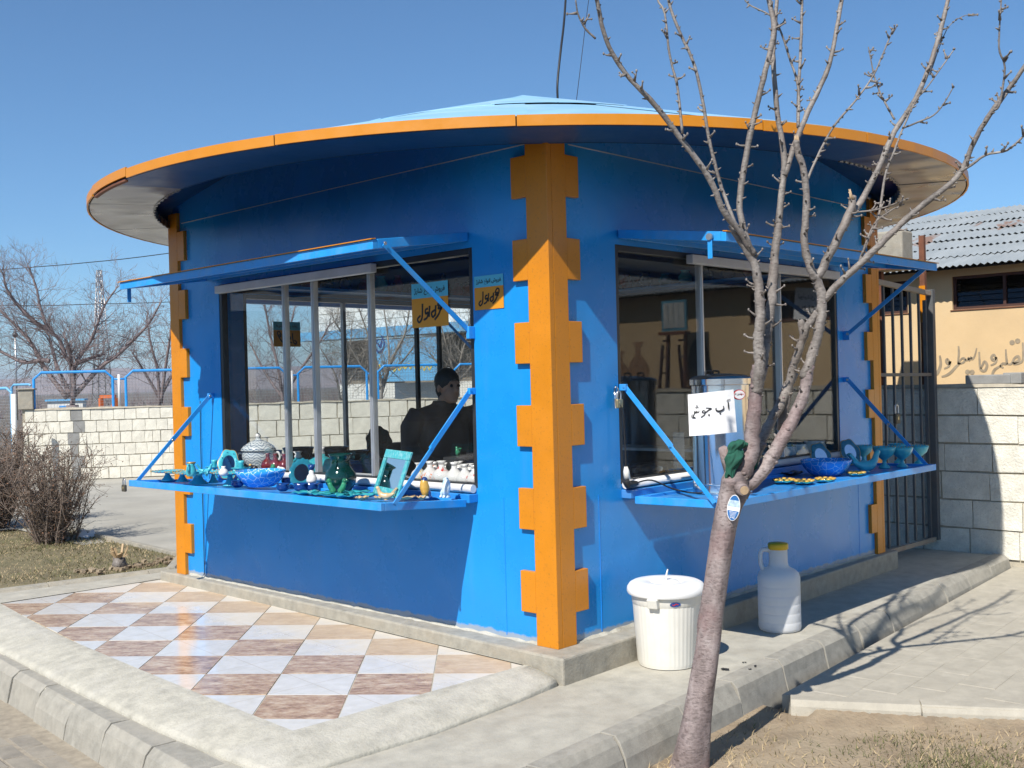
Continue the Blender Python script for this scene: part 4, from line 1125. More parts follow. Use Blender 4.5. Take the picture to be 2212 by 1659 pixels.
for i in range(5):
    x = 0.044+(gw-0.08)*(i+1)/6
    b = MB(); b.bar((x, 0.024, 0.08), (x, 0.024, 2.40), 0.024, 0.022, (0, 1, 0)); b.obj('gate_bar', 'gate', gate, bevel=0.003)
b = MB(); b.bar((gw-0.07, 0.03, 0.05), (gw-0.07, 0.03, 2.3), 0.03, 0.03, (0, 1, 0)); b.obj('gate_bar', 'gate', gate)
# rusty post and arm above the gate
rp_ = thing('steel_post', 'rusty brown steel post with a side arm rising beside the iron gate', 'post', (5.60, 0.17, -0.1))
b = MB(); b.bar((0, 0, 0), (0, 0, 2.93), 0.05, 0.05, (0, 1, 0)); b.obj('upright', 'rust', rp_, bevel=0.003)
b = MB(); b.bar((0, 0.03, 2.66), (0, 1.5, 2.66), 0.045, 0.05); b.obj('arm', 'rust', rp_)
b = MB(); b.box(-0.03, -0.026, -0.03, 0.03, 2.1, 2.45); b.obj('painted_band', 'orange', rp_)
pr = P(1930, 545, x=6.0)
t = thing('concrete_block', 'big pale concrete block raised behind the gate beside the rusty post', 'block', (6.0, pr.y+0.02, -0.1))
b = MB(); b.box(-0.13, 0.13, -0.17, 0.17, 2.66, 3.05); b.obj('block', 'plinth', t, bevel=0.02)
b = MB(); b.box(-0.03, 0.03, 0.10, 0.16, 0, 2.658); b.obj('prop', 'rust', t)

# beige building with tin roof
BX = 7.3
bld = thing('beige_building', 'beige plastered building with dark louvre windows and a rusty tin roof', 'building', (BX, 0, -0.2))
wins = [(0.56, -1.05), (-1.55, -3.0), (1.75, 1.06)]   # y extents
ZB0, ZB1 = 2.195, 2.56
b = MB(); b.box(0, 0.25, -9, 7.4, 0, ZB0+0.2); ys = sorted([7.4]+[y for w_ in wins for y in w_]+[-9])
segs = [(-9, -3.0), (-1.55, -1.05), (0.56, 1.06), (1.75, 7.4)]
for a, c in segs: b.box(0, 0.25, a, c, ZB0+0.2, ZB1+0.2)
b.box(0, 0.25, -9, 7.4, ZB1+0.2, 2.86)
b.box(0.25, 6.0, 7.15, 7.4, 0, 2.8)
b.obj('wall', 'beige', bld)
for a, c in wins:
    y1_, y0_ = max(a, c), min(a, c)
    b = MB(); t = 0.03; z0_, z1_ = ZB0+0.2, ZB1+0.2
    b.box(0.03, 0.09, y0_, y1_, z0_, z0_+t); b.box(0.03, 0.09, y0_, y1_, z1_-t, z1_)
    nv = 3 if y1_-y0_ > 1 else 1
    for i in range(nv+1):
        yy = y0_+(y1_-y0_-t)*i/nv; b.box(0.03, 0.09, yy, yy+t, z0_+t, z1_-t)
    w_ = b.obj('window', 'brownframe', bld)
    for i in range(nv):
        for k_ in range(5):
            ya = y0_+(y1_-y0_-t)*i/nv+t; yb = y0_+(y1_-y0_-t)*(i+1)/nv
            zz = z0_+t+(z1_-z0_-2*t)*(k_+.5)/5
            p = MB(); hh = (z1_-z0_-2*t)/10*0.98
            p.hexa([(0.052, ya, zz-hh), (0.056, ya, zz-hh), (0.056, yb, zz-hh), (0.052, yb, zz-hh), (0.068, ya, zz+hh), (0.072, ya, zz+hh), (0.072, yb, zz+hh), (0.068, yb, zz+hh)])
            p.obj('louvre_pane', 'glass_dark', w_)
    p = MB(); p.box(0.245, 0.249, y0_, y1_, z0_, z1_); p.obj('window_back', 'dark', w_)
    p = MB(); p.box(-0.012, 0.03, y0_-0.02, y1_+0.02, z0_-0.012, z0_-0.002); p.obj('window_sill', 'rust', w_)
# tin roof: overlapping rows of corrugated sheets
roof2 = MB(); 
roof2.hexa([(-0.2, -9.1, 2.82), (3.4, -9.1, 3.90), (3.4, 7.5, 3.90), (-0.2, 7.5, 2.82), (-0.2, -9.1, 2.835), (3.4, -9.1, 3.915), (3.4, 7.5, 3.915), (-0.2, 7.5, 2.835)])
roof2 = roof2.obj('roof', 'dark', bld)
def corr(wd, ln, waves=12):
    mb = MB(); n = waves*4
    for s_ in (0, 1):
        for i in range(n+1):
            mb.v.append((ln*s_, wd*i/n, 0.012*math.sin(2*PI*waves*i/n)+random.uniform(-.001, .001)+s_*random.uniform(0, .008)))
    for i in range(n):
        mb.f.append((i, i+1, n+1+i+1, n+1+i)); mb.sm.append(True)
    return mb.mesh('tin_sheet')
cs = [corr(0.86, 0.60) for _ in range(3)]
slope = math.atan2(1.08, 3.6)
for r_ in range(7):
    off = random.uniform(0, 0.8)
    for k_ in range(-1, 21):
        x = -0.32+0.52*r_; y = -9.3+0.80*k_+off
        if y > 6.7: continue
        o = link('tin_sheet', random.choice(cs), 'tin', roof2, (x, y, 2.835+(x+0.2)*math.tan(slope)+0.046-0.002*(k_ % 2)))
        o.rotation_euler = (random.uniform(-.006, .006), -slope+random.uniform(0.022, 0.04), random.uniform(-.008, .008))
# brush lettering on the beige wall
def G(pts): return [(lambda q: (q.y, q.z))(P(1880+.2375*x, 454.8+.2375*y, x=BX-0.003)) for x, y in pts]
gf = frame((BX, 0, 0), (0, 1, 0), (0, 0, 1))       # local (y, z) -> world, thickness along +x; put on the camera side
mb = MB()
strokes = [([(548, 1492), (580, 1500), (615, 1470), (640, 1400), (632, 1318)], 16), ([(726, 1380), (700, 1350), (690, 1375), (715, 1395), (727, 1372), (715, 1415), (672, 1438)], 13),
           ([(820, 1385), (780, 1420), (735, 1470), (690, 1500), (648, 1510)], 14), ([(802, 1232), (806, 1300), (796, 1392)], 11), ([(796, 1392), (835, 1345), (862, 1352), (845, 1382), (796, 1396)], 11),
           ([(862, 1355), (880, 1362), (892, 1340), (900, 1362), (915, 1335), (926, 1352), (950, 1322), (968, 1250)], 11),
           ([(990, 1285), (994, 1360), (1002, 1440), (1040, 1458), (1062, 1410), (1040, 1372), (1018, 1410), (1006, 1440)], 13),
           ([(1145, 1345), (1125, 1310), (1102, 1335), (1120, 1362), (1146, 1340), (1138, 1385), (1095, 1408)], 13),
           ([(1232, 1262), (1236, 1330), (1240, 1390), (1205, 1392), (1185, 1415), (1212, 1430)], 12), ([(1190, 1410), (1140, 1440), (1115, 1475), (1110, 1520)], 13),
           ([(1240, 1392), (1280, 1395), (1310, 1345), (1345, 1325), (1352, 1362), (1318, 1382), (1300, 1392), (1350, 1388), (1388, 1352), (1386, 1200)], 13)]
for pts, w_ in strokes+[([p], 0) for p in ((560, 1368), (885, 1468), (926, 1470), (1290, 1200), (1340, 1186))]:
    mb = MB()
    if w_: ribbon(mb, G(pts), w_*0.2375*11.9/2342*1.9, None, 0, 1)
    else: dot(mb, G(pts)[0], 0.028, None, 0, 1)
    mb.v = [(-0.004 if z < 0.5 else -0.0015, y, zz+0.2) for (y, zz, z) in mb.v]
    mb.obj('painted_stroke', 'brush', bld)
# faded vases painted on the same wall, mirrored in the right kiosk window
mb = MB()
for px_, sc_ in ((1387, 1.0), (1348, 0.8)):
    qv = P(px_, 830, x=BX); yy, zz = -qv.y, qv.z-0.02
    prof = [(0.07, 0), (0.16, 0.10), (0.19, 0.22), (0.13, 0.34), (0.05, 0.42), (0.045, 0.52), (0.10, 0.60), (-0.10, 0.60), (-0.045, 0.52), (-0.05, 0.42), (-0.13, 0.34), (-0.19, 0.22), (-0.16, 0.10), (-0.07, 0)]
    m_ = MB(); m_.prism([(yy+a*sc_, zz+c*sc_+0.2) for a, c in prof], 0, 1); n0 = len(mb.v)
    mb.add([(-0.004 if z > .5 else -0.0015, y, z2) for y, z2, z in m_.v], m_.f)
mb.obj('mural', 'mural', bld)
# things along the building that the right kiosk window mirrors
def MIR(px, py, x): q = P(px, py, x=x); return Vector((q.x, -q.y, q.z))
q0 = MIR(1465, 840, 6.5)
lad = thing('step_ladder', 'thin dark iron step ladder by the beige building, mirrored in the right kiosk window', 'ladder', (6.5, q0.y, q0.z-1.2))
hl_ = MIR(1465, 745, 6.5).z-q0.z+1.2; w2_ = abs(MIR(1445, 840, 6.5).y-MIR(1487, 840, 6.5).y)/2
for sx in (-1, 1):
    b = MB()
    for sy in (-1, 1): b.bar((sx*0.28, sx*0.10+sy*w2_*0.55, 0), (sx*0.03, sx*0.10+sy*w2_*0.3, hl_), 0.03, 0.03)
    sd = b.obj('ladder_side', 'brownframe', lad)
    for i in range(9):
        z = 0.2+0.2*i; t = z/hl_; x = sx*(0.28-0.25*t); yy = w2_*(0.55-0.25*t)
        b = MB(); b.bar((x, sx*0.10-yy, z), (x, sx*0.10+yy, z), 0.02, 0.025); b.obj('rung', 'brownframe', sd)
c0, c1 = MIR(1437, 716, 6.9), MIR(1489, 646, 6.9)
t = thing('display_board', 'pale gridded board with a blue border on an easel, mirrored in the right kiosk window', 'board', (6.9, c0.y, c0.z))
ww, hh = c1.y-c0.y, c1.z-c0.z
b = MB(); b.box(0, 0.03, min(0, ww), max(0, ww), 0, hh); b.obj('border', 'calblue', t)
for i in range(4):
    y0_ = ww*(0.08+0.215*i); b = MB(); b.box(-0.006, -0.001, y0_, y0_+ww*0.195, hh*0.10, hh*0.92); b.obj('panel', 'calpaper', t)
b = MB(); b.box(-0.06, 0.05, ww*1.05, -ww*0.05, -0.05, -0.01); b.obj('ledge', 'rust', t)
for yy in (0.15, 0.85):
    b = MB(); b.bar((0.06, ww*yy, -0.05), (-0.1, ww*yy, -c0.z-0.2), 0.04, 0.04); b.obj('leg', 'rust', t)
c0, c1 = MIR(1692, 690, 6.9), MIR(1742, 616, 6.9)
t = thing('cloth_sign', 'white sheet sign with black Persian handwriting on the beige wall, mirrored in the right window', 'sign', (BX-0.03, (c0.y+c1.y)/2, (c0.z+c1.z)/2))
w_ = abs(c1.y-c0.y); hh = abs(c1.z-c0.z)
fr = frame((0, 0, 0), (0, -1, 0), (0, 0, 1)) @ Matrix.Rotation(R(6), 4, 'Z')
b = MB(); b.prism([(-w_/2, -hh/2), (w_/2, -hh/2), (w_/2, hh/2), (-w_/2, hh/2)], 0, 0.003, fr); b.obj('sheet', 'paper', t)
text_mesh('lettering', '\u06cc\ufeaa\ufbff\ufedf\ufeee\ufe97', 0.1, 'black', t, fr @ Matrix.Translation((0, hh*0.24, 0.004)), 0.001, 0.0006, fit=w_*0.75)
mb = MB()
for p in ([(.12, -.02), (.10, -.10), (.04, -.10), (.05, -.03)], [(.02, -.02), (.0, -.09), (-.06, -.09)], [(-.05, -.01), (-.08, -.10), (-.14, -.08), (-.12, -.03), (-.08, -.04)]): ribbon(mb, [(x*w_/.38, y*hh/.36) for x, y in p], 0.012, fr, 0.0031, 0.0045, False)
mb.obj('handwriting', 'black', t)
c0, c1 = MIR(1500, 805, BX), MIR(1545, 728, BX)
b = MB(); y0_, y1_ = sorted((c0.y, c1.y)); arch = [(y0_, -0.2), (y1_, -0.2), (y1_, c1.z-0.35)]+[((y0_+y1_)/2+(y1_-y0_)/2*math.cos(a), c1.z-0.35+0.35*math.sin(a)) for a in (PI*k/10 for k in range(1, 10))]+[(y0_, c1.z-0.35)]
b.v = []; b.prism(arch, 0, 0.05); b.v = [(-0.06+z, y, zz+0.2) for (y, zz, z) in b.v]
b.obj('arched_door', 'dark', bld)

# white and blue building far behind the fence
q0 = P(690, 800, d=44); q1 = P(1090, 800, d=38)
vd = (q1-q0); vd.z = 0; L = vd.length; an = math.atan2(vd.y, vd.x)
fb_ = thing('office_building', 'white sided building with a pale blue band and a blue sign beyond the fence', 'building', (q0.x, q0.y, -0.3), an)
def H(py, d): return 1.531+(829.5+14-py)*d/2342.2+0.3
z_band1, z_band0 = H(722, 42), H(742, 42)
b = MB(); b.box(0, L+6, 0.0, 8, z_band1, z_band1+3.4); b.obj('upper_wall', 'white_wall', fb_)
for i in range(9):
    b = MB(); zz = z_band1+0.36*i; b.box(-0.03, L+6, -0.035, -0.002, zz+0.02, zz+0.345); b.obj('siding_board', 'white_wall', fb_)
b = MB(); b.box(-0.3, L+6, -0.9, 0.0, z_band0, z_band1-0.01); b.obj('band', 'lightblue', fb_)
b = MB(); b.box(1.0, L+6, 0.6, 8, 0, z_band0-0.01); b.obj('lower_wall', 'brownwall', fb_)
b = MB(); b.box(0.9, L+6, 0.2, 0.58, 0, 1.9); b.obj('low_wall', 'white_wall', fb_)
wf = MB(); wf.box(3.0, 4.2, 0.52, 0.59, 1.95, z_band0-0.5)
wf = wf.obj('window', 'dark_alu', fb_)
for i in range(6):
    b = MB(); b.box(3.05+0.19*i, 3.09+0.19*i, 0.48, 0.515, 1.98, z_band0-0.53); b.obj('window_bar', 'white_alu', wf)
for i in range(4):
    b = MB(); zz = 2.05+(z_band0-2.7)*i/3; b.box(3.02, 4.18, 0.44, 0.476, zz, zz+0.04); b.obj('window_bar', 'white_alu', wf)
sg = MB(); sg.box(4.3, 7.6, -1.2, -1.12, 1.95, z_band0-0.15)
sg = sg.obj('sign_board', 'lightblue', fb_)
sf = frame((5.9, -1.203, 2.45), (1, 0, 0), (0, 0, 1))
mb = MB()
for i in range(11):                                   # unreadable yellow line of writing
    x = -1.3+0.25*i
    ribbon(mb, [(x, 0.05*math.sin(i*2.1)), (x+0.08, 0.14*math.cos(i)), (x+0.15, -0.05), (x+0.24, 0.06)], 0.05, sf, 0, 0.01)
mb.obj('sign_writing', 'yellow', sg)
mb = MB(); ribbon(mb, [(-1.25, 1.1), (-1.42, 0.85), (-1.25, 0.6), (-1.02, 0.7), (-0.95, 1.0), (-1.1, 1.2)], 0.08, sf, 0, 0.01); ribbon(mb, [(-1.3, 0.95), (-1.15, 0.8), (-1.05, 1.1)], 0.1, sf, 0, 0.01)
mb.obj('sign_emblem', 'navy', sg)

# brown house added out of view to darken the left window's reflection
nh = thing('added_house', 'plain brown house added out of view on the left to darken the left window reflection', 'house', (-12.5, 15.5, -0.35), R(24))
m_ = MB(); m_.box(-5, 5, -3, 3, 0, 3.4); m_.obj('wall', 'brownwall', nh)
m_ = MB(); m_.hexa([(-5.4, -3.4, 3.401), (5.4, -3.4, 3.401), (5.4, 3.4, 3.401), (-5.4, 3.4, 3.401), (-3.5, -.3, 4.8), (3.5, -.3, 4.8), (3.5, .3, 4.8), (-3.5, .3, 4.8)]); m_.obj('roof', 'tin', nh)
for x in (-3, 0.5, 3.2):
    m_ = MB(); m_.box(x-0.6, x+0.6, -3.06, -2.99, 1.1, 2.4); wf_ = m_.obj('window', 'brownframe', nh)
    m_ = MB(); m_.box(x-0.52, x+0.52, -3.075, -3.062, 1.18, 2.32); m_.obj('pane', 'glass_dark', wf_)
m_ = MB(); m_.box(-1.6, -0.7, -3.06, -2.99, 0, 2.1); m_.obj('door', 'brownframe', nh)

# things beyond the low wall at the left
def bar_frame(nm, label, cat, mat, px0, px1, py0, py1, d):
    a = P(px0, py1, d=d); b2 = P(px1, py1, d=d); top = P(px0, py0, d=d).z
    t = thing(nm, label, cat, (a.x, a.y, -0.25)); v = b2-a; v.z = 0
    for fr_ in (0, 1):
        m_ = MB(); m_.bar(v*fr_, v*fr_+Vector((0, 0, top+0.2)), 0.12, 0.12, (0, 1, 0)); m_.obj('leg', mat, t)
    m_ = MB(); m_.bar(v*-0.05+Vector((0, 0, top+0.25)), v*1.05+Vector((0, 0, top+0.25)), 0.14, 0.1); m_.obj('beam', mat, t)
    m_ = MB(); m_.bar(Vector((0.1, 0, 0.9)), v*0.9+Vector((0, 0, top)), 0.08, 0.08); m_.obj('brace', mat, t)
    return t
bar_frame('orange_gantry', 'orange steel frame standing beyond the blue fence', 'frame', 'truck_orange', 219, 249, 857, 885, 34)
q = P(145, 880, d=60)
shed = thing('white_shed', 'low white shed beyond the fence behind the trunk of the bare tree', 'shed', (q.x, q.y, -0.25), R(-30))
b = MB(); b.box(-0.9, 0.9, -1, 1, 0, 1.35); b.obj('wall', 'white_wall', shed)
b = MB(); b.box(-1.0, 1.0, -1.1, 1.1, 1.355, 1.45); b.obj('roof', 'lightblue', shed)
b = MB(); b.box(-0.3, 0.3, -1.02, -1.003, 0.2, 1.1); b.obj('door', 'blue_steel', shed)

# lattice mast, lamp and wires
q = P(221, 850, d=190)
mast = thing('lattice_mast', 'slender steel lattice mast far away behind the bare trees', 'mast', (q.x, q.y, -0.5))
Hm = 23.4; legs = []
for sx, sy in ((1, 1), (1, -1), (-1, -1), (-1, 1)):
    b = MB(); b.tube([(sx*1.3, sy*1.3, 0), (sx*0.32, sy*0.32, Hm)], 0.085, 4); b.obj('leg', 'steel', mast)
b = MB()
for i in range(15):
    z0_ = Hm*i/15; z1_ = Hm*(i+1)/15; w0 = 1.3-0.98*i/15; w1 = 1.3-0.98*(i+1)/15
    cs_ = [(1, 1), (1, -1), (-1, -1), (-1, 1)]
    for k_ in range(4):
        a, c = cs_[k_], cs_[(k_+1) % 4]
        b.tube([(a[0]*w0, a[1]*w0, z0_), (c[0]*w1, c[1]*w1, z1_)], 0.05, 3, cap=False)
        b.tube([(c[0]*w0, c[1]*w0, z0_), (a[0]*w1, a[1]*w1, z1_)], 0.05, 3, cap=False)
        b.tube([(a[0]*w1, a[1]*w1, z1_), (c[0]*w1, c[1]*w1, z1_)], 0.05, 3, cap=False)
stuff(b.obj('lattice', 'steel', mast))
q = P(36, 850, d=75)
lamp = thing('street_lamp', 'tall thin street lamp far beyond the yard at the left edge', 'street lamp', (q.x, q.y, -0.3))
hl = P(36, 712, d=75).z+0.3
b = MB(); b.tube([(0, 0, 0), (0, 0, hl)], 0.06, 6); b.obj('pole', 'steel', lamp)
b = MB(); b.ball((0, 0, hl-0.35), 0.2, 8, 6); b.obj('lamp_head', 'dark_alu', lamp)
b = MB(); b.bar((-0.35, 0, hl), (0.35, 0, hl), 0.1, 0.08); b.obj('lamp_arm', 'steel', lamp)
def wire(name, label, pts, r_):
    b = MB(); b.tube(catmull(pts, 5), r_, 5); return tag(b.obj(name, 'rubber'), label, 'cable')
wire('overhead_cable', 'upper overhead cable rising to the right in the sky at the left', [P(-700, 640, d=44), P(0, 583, d=40), P(180, 568, d=39), P(365, 547, d=38), P(900, 470, d=36)], 0.016)
wire('overhead_cable', 'middle level overhead cable crossing the bare trees at the left', [P(-700, 652, d=46), P(0, 660, d=44), P(200, 657, d=43), P(375, 652, d=42), P(800, 632, d=40)], 0.016)
wire('overhead_cable', 'lowest faint overhead cable among the twigs at the left', [P(150, 700, d=60), P(280, 735, d=58), P(372, 741, d=57), P(560, 748, d=55)], 0.012)
wire('roof_cable', 'thick black cable rising from the kiosk roof into the sky', [P(1205, 222, d=9.0), P(1204, 180, d=9.0), P(1211, 110, d=9.1), P(1218, 50, d=9.3), P(1224, -30, d=9.6), P(1240, -220, d=10.6), P(1300, -600, d=13)], 0.010)
wire('roof_cable', 'thin wire rising from the kiosk roof beside the thick cable', [P(1244, 226, d=8.9), P(1252, 160, d=9.1), P(1264, 60, d=9.3), P(1276, -30, d=9.6), P(1310, -250, d=10.6), P(1380, -600, d=13)], 0.003)

# far hills
def hills(name, d, amp, base, seed, a0, a1):
    r2 = np.random.default_rng(seed); n = 120; ph = r2.uniform(0, 6, 8)
    vv = []; ff = []
    for i in range(n+1):
        a = a0+(a1-a0)*i/n
        h = base+amp*(0.5+0.28*math.sin(a*9+ph[0])+0.18*math.sin(a*21+ph[1])+0.1*math.sin(a*47+ph[2])+0.05*math.sin(a*101+ph[3]))
        for r_, z in ((d*0.72, -2), (d*0.84, h*0.45*(1+0.25*math.sin(a*60+ph[4]))), (d*0.93, h*0.8), (d, h), (d*1.2, h*0.3)):
            vv.append((r_*math.cos(a), r_*math.sin(a), z))
    for i in range(n):
        for k_ in range(4): ff.append((i*5+k_, i*5+k_+1, (i+1)*5+k_+1, (i+1)*5+k_))
    mb = MB(); mb.add(vv, ff, True)
    return struct(mb.obj(name, 'hill'))
hills('hills', 3600, 60, 30, 4, R(-20), R(130))
# ------------------------------------------------------------------ goods on the left tray
ZL = 0.842; ZR = 0.801
def onL(px, py, lim=-0.13):
    q = P(px, py, z=ZL)
    if q.x > lim: q = P(px, py, x=lim)
    return (q.x, q.y, ZL)
def onR(px, py, lim=-0.13):
    q = P(px, py, z=ZR)
    if q.y > lim: q = P(px, py, y=lim)
    return (q.x, q.y, ZR)
def LC(x, y): return (254.7+.1919*x, 946+.1919*y)       # photo positions from the enlarged left half
def RC(x, y): return (636.8+.1919*x, 946+.1919*y)
def TC(x, y): return (1637.3+.1919*x, 909.6+.1919*y)
scal = lambda n, a: (lambda t, i: 1+a*math.cos(n*t) if i >= 2 else 1)

def footed_plate(loc, r_, h, label, gold=True, cup=False, grp=None):
    t = thing('footed_plate', label, 'plate', loc, random.uniform(0, 3), grp)
    MB().lathe([(0.42*r_, 0), (0.40*r_, 0.006), (0.24*r_, h*0.35), (0.14*r_, h*0.72), (0.16*r_, h*0.9)], 18).obj('foot', 'turq', t)
    MB().lathe([(0.10*r_, h*0.86), (0.3*r_, h*0.87), (0.72*r_, h*0.93), (0.985*r_, h*1.06), (r_, h*1.09), (0.95*r_, h*1.09), (0.7*r_, h*0.99), (0.2*r_, h*0.94), (0, h*0.93)], 40, lob=lambda a, i: 1+0.025*math.cos(12*a) if 3 <= i <= 5 else 1).obj('dish', 'turq', t)
    if gold:
        b = MB()
        for k in range(26):
            a = 2*PI*k/26; b.ball((r_*0.985*math.cos(a), r_*0.985*math.sin(a), h*1.09), r_*0.048, 6, 4, (1, 1, 0.6))
        b.obj('gold_beads', 'gold', t)
    if cup:
        MB().lathe([(0.16*r_, h*0.94), (0.20*r_, h*1.0), (0.30*r_, h*1.5), (0.36*r_, h*1.7), (0.30*r_, h*1.68), (0.22*r_, h*1.2), (0, h*1.1)], 16).obj('candle_cup', 'turq', t)
    return t
footed_plate(onL(*LC(560, 480)), 0.125, 0.07, 'outermost turquoise footed plate at the far corner of the left tray', grp='footed plates on the left tray')
footed_plate(onL(*LC(725, 492)), 0.12, 0.07, 'second turquoise footed plate from the far end, half behind the big one', grp='footed plates on the left tray')
footed_plate(onL(*LC(905, 515)), 0.175, 0.08, 'largest turquoise footed plate, in front on the left tray', grp='footed plates on the left tray')
footed_plate(onL(*LC(1075, 505)), 0.090, 0.080, 'turquoise footed plate between the largest one and the cracked bowl', grp='footed plates on the left tray')
footed_plate(onL(*LC(1265, 535)), 0.125, 0.085, 'turquoise footed plate right beside the cracked blue bowl', grp='footed plates on the left tray')
footed_plate(onL(*LC(1090, 455)), 0.070, 0.085, 'turquoise candle plate with a cup standing at the back beside the oval mirror', False, True, 'candle plates on the left tray')
footed_plate(onL(*LC(1390, 470)), 0.075, 0.085, 'turquoise candle plate with a cup just behind the cracked bowl', False, True, 'candle plates on the left tray')

def bird(name, label, loc, mat, L, rz, grp=None, tail=1.0):
    t = thing(name, label, 'bird figurine', loc, rz, grp)
    body = [( -0.62, 0, .50), (-0.40, 0, .36), (-0.1, 0, .27), (0.22, 0, .30), (0.42, 0, .50), (0.50, 0, .72), (0.58, 0, .84), (0.70, 0, .86)]
    rad = [0.05, .13, .235, .225, .15, .12, .135, .02]
    MB().tube([(x*L, y*L, z*L) for x, y, z in catmull(body, 3)], list(np.interp(np.arange(22)/21, np.arange(8)/7, rad)*L), 12).obj('body', mat, t)
    b = MB()
    b.hexa([(-0.45*L, -.03*L, .34*L), (-0.45*L, .03*L, .34*L), (-0.35*L, .05*L, .5*L), (-0.35*L, -.05*L, .5*L), (-0.85*L, -.15*L, .78*L*tail), (-0.85*L, .15*L, .78*L*tail), (-0.72*L, .15*L, .86*L*tail), (-0.72*L, -.15*L, .86*L*tail)])
    b.obj('tail', mat, t, bevel=0.004)
    MB().lathe([(0.16*L, 0), (0.17*L, 0.02*L), (0.10*L, 0.08*L), (0.1*L, .12*L)], 12).obj('foot', mat, t)
    return t
pz = onL(*LC(905, 515)); zt = ZL+0.094
def onPlate(px, py): q = P(*LC(px, py), z=zt); return (q.x, q.y, zt)
bird('bird_figurine', 'small turquoise bird with raised head on the largest plate', onPlate(905, 425), 'turq', 0.055, 2.4, 'turquoise birds on the plates')
bird('bird_figurine', 'turquoise bird with a broad spread tail behind the small one', onPlate(985, 405), 'turq', 0.075, -0.6, 'turquoise birds on the plates', 1.15)
bird('bird_figurine', 'tiny turquoise bird nearest the candle plate', onPlate(1000, 432), 'turq', 0.04, 0.8, 'turquoise birds on the plates')
q = onPlate(825, 432)
t = thing('small_jug', 'little turquoise jug with a gold lip standing on the large footed plate', 'jug', q, 0.6)
MB().lathe([(0.026, 0), (0.034, 0.012), (0.036, 0.035), (0.030, 0.06), (0.024, 0.075), (0.027, 0.088)], 16).obj('body', 'turq', t)
MB().lathe([(0.027, 0.088), (0.030, 0.092), (0.030, 0.098), (0.024, 0.098)], 16, lob=lambda a, i: 1+0.25*max(0, math.cos(a))).obj('lip', 'gold', t)
b = MB(); b.tube(catmull([(-0.022, 0, 0.085), (-0.05, 0, 0.075), (-0.052, 0, 0.045), (-0.033, 0, 0.022)], 4), 0.006, 6); b.obj('handle', 'turq', t)

def oval_mirror(loc, w_, h, mat, label, lobes, face, lean=14, rim=None, amp=0.06, grp=None, roll=0.0):
    """standing mirror: scalloped oval plate, glass, back strut; face = heading of the glass in the ground plane"""
    t = thing('oval_mirror', label, 'mirror', loc, 0, grp)
    fx = Vector((math.cos(face), math.sin(face), 0)); ux = Vector((-fx.y, fx.x, 0))
    ln = R(lean); up_ = Vector((0, 0, 1))*math.cos(ln)-fx*math.sin(ln)
    u2 = ux*math.cos(roll)+up_*math.sin(roll); w2 = -ux*math.sin(roll)+up_*math.cos(roll)
    fr = frame(up_*(h/2), u2, w2)
    def ring(sc_, am): return [(w_/2*sc_*math.cos(a)*(1+am*math.cos(lobes*a)), h/2*sc_*math.sin(a)*(1+am*math.cos(lobes*a))) for a in (2*PI*k/64 for k in range(64))]
    b = MB(); o_, i_ = ring(1, amp), ring(0.60, 0)
    n = 64
    vv = [fr @ Vector((x, y, z)) for pts, z in ((o_, 0.0), (o_, 0.006), (ring(0.80, amp*.5), 0.014), (i_, 0.008), (i_, 0.0)) for x, y in pts]
    b.add(vv, [(r_*n+k, r_*n+(k+1) % n, ((r_+1) % 5)*n+(k+1) % n, ((r_+1) % 5)*n+k) for r_ in range(5) for k in range(n)], True)
    b.obj('mirror_frame', mat, t, sharp=50)
    if rim:
        b = MB(); b.tube([fr @ Vector((x*1.002, y*1.002, 0.004)) for x, y in o_+[o_[0]]], 0.0035, 5, cap=False); b.obj('gilt_edge', rim, t)
        b = MB()
        for k in range(8):
            a = 2*PI*k/8+0.3; b.ball(fr @ Vector((w_*0.40*math.cos(a), h*0.40*math.sin(a), 0.0135)), 0.005, 6, 4, (1, 1.6, 0.4))
        b.obj('painted_marks', 'navy_glaze', t)
    b = MB(); b.prism([(x*0.99, y*0.99) for x, y in i_], 0.002, 0.006, fr); b.obj('mirror_glass', 'mirror', t)
    b = MB(); top = up_*(h*0.62); b.bar(top-fx*0.004, Vector((0, 0, 0.004))-fx*0.10, 0.03, 0.006, ux); b.obj('back_strut', 'dark_pot', t)
    return t
oval_mirror(onL(*LC(1262, 470)), 0.155, 0.245, 'turq', 'turquoise oval mirror with a wavy gold edge at the back of the left tray', 6, R(-112), 24, 'gold', 0.055, roll=R(-10))
oval_mirror(onL(*LC(2085, 560)), 0.165, 0.215, 'teal', 'teal oval mirror with a studded scalloped frame beside the green vase', 14, R(-112), 24, None, 0.045, roll=R(-22))

def cracked_bowl(loc, r_, h, label, rz=0.0):
    t = thing('cracked_bowl', label, 'bowl', loc, rz)
    prof = [(0.52, 0.0), (0.56, 0.02), (0.72, 0.22), (0.87, 0.5), (0.965, 0.8), (1.0, 1.0), (0.975, 1.02), (0.94, 0.98), (0.84, 0.6), (0.6, 0.2), (0, 0.1)]
    MB().lathe([(a*r_, c*h) for a, c in prof], 64, lob=lambda a, i: 1+0.045*abs(math.cos(2.5*a))*(min(1, i/4))-0.02).obj('bowl', 'crackle', t)
    return t
cracked_bowl(onL(*LC(1610, 545)), 0.172, 0.112, 'large lobed bowl of blue crackled glaze in the middle of the left tray', 0.4)

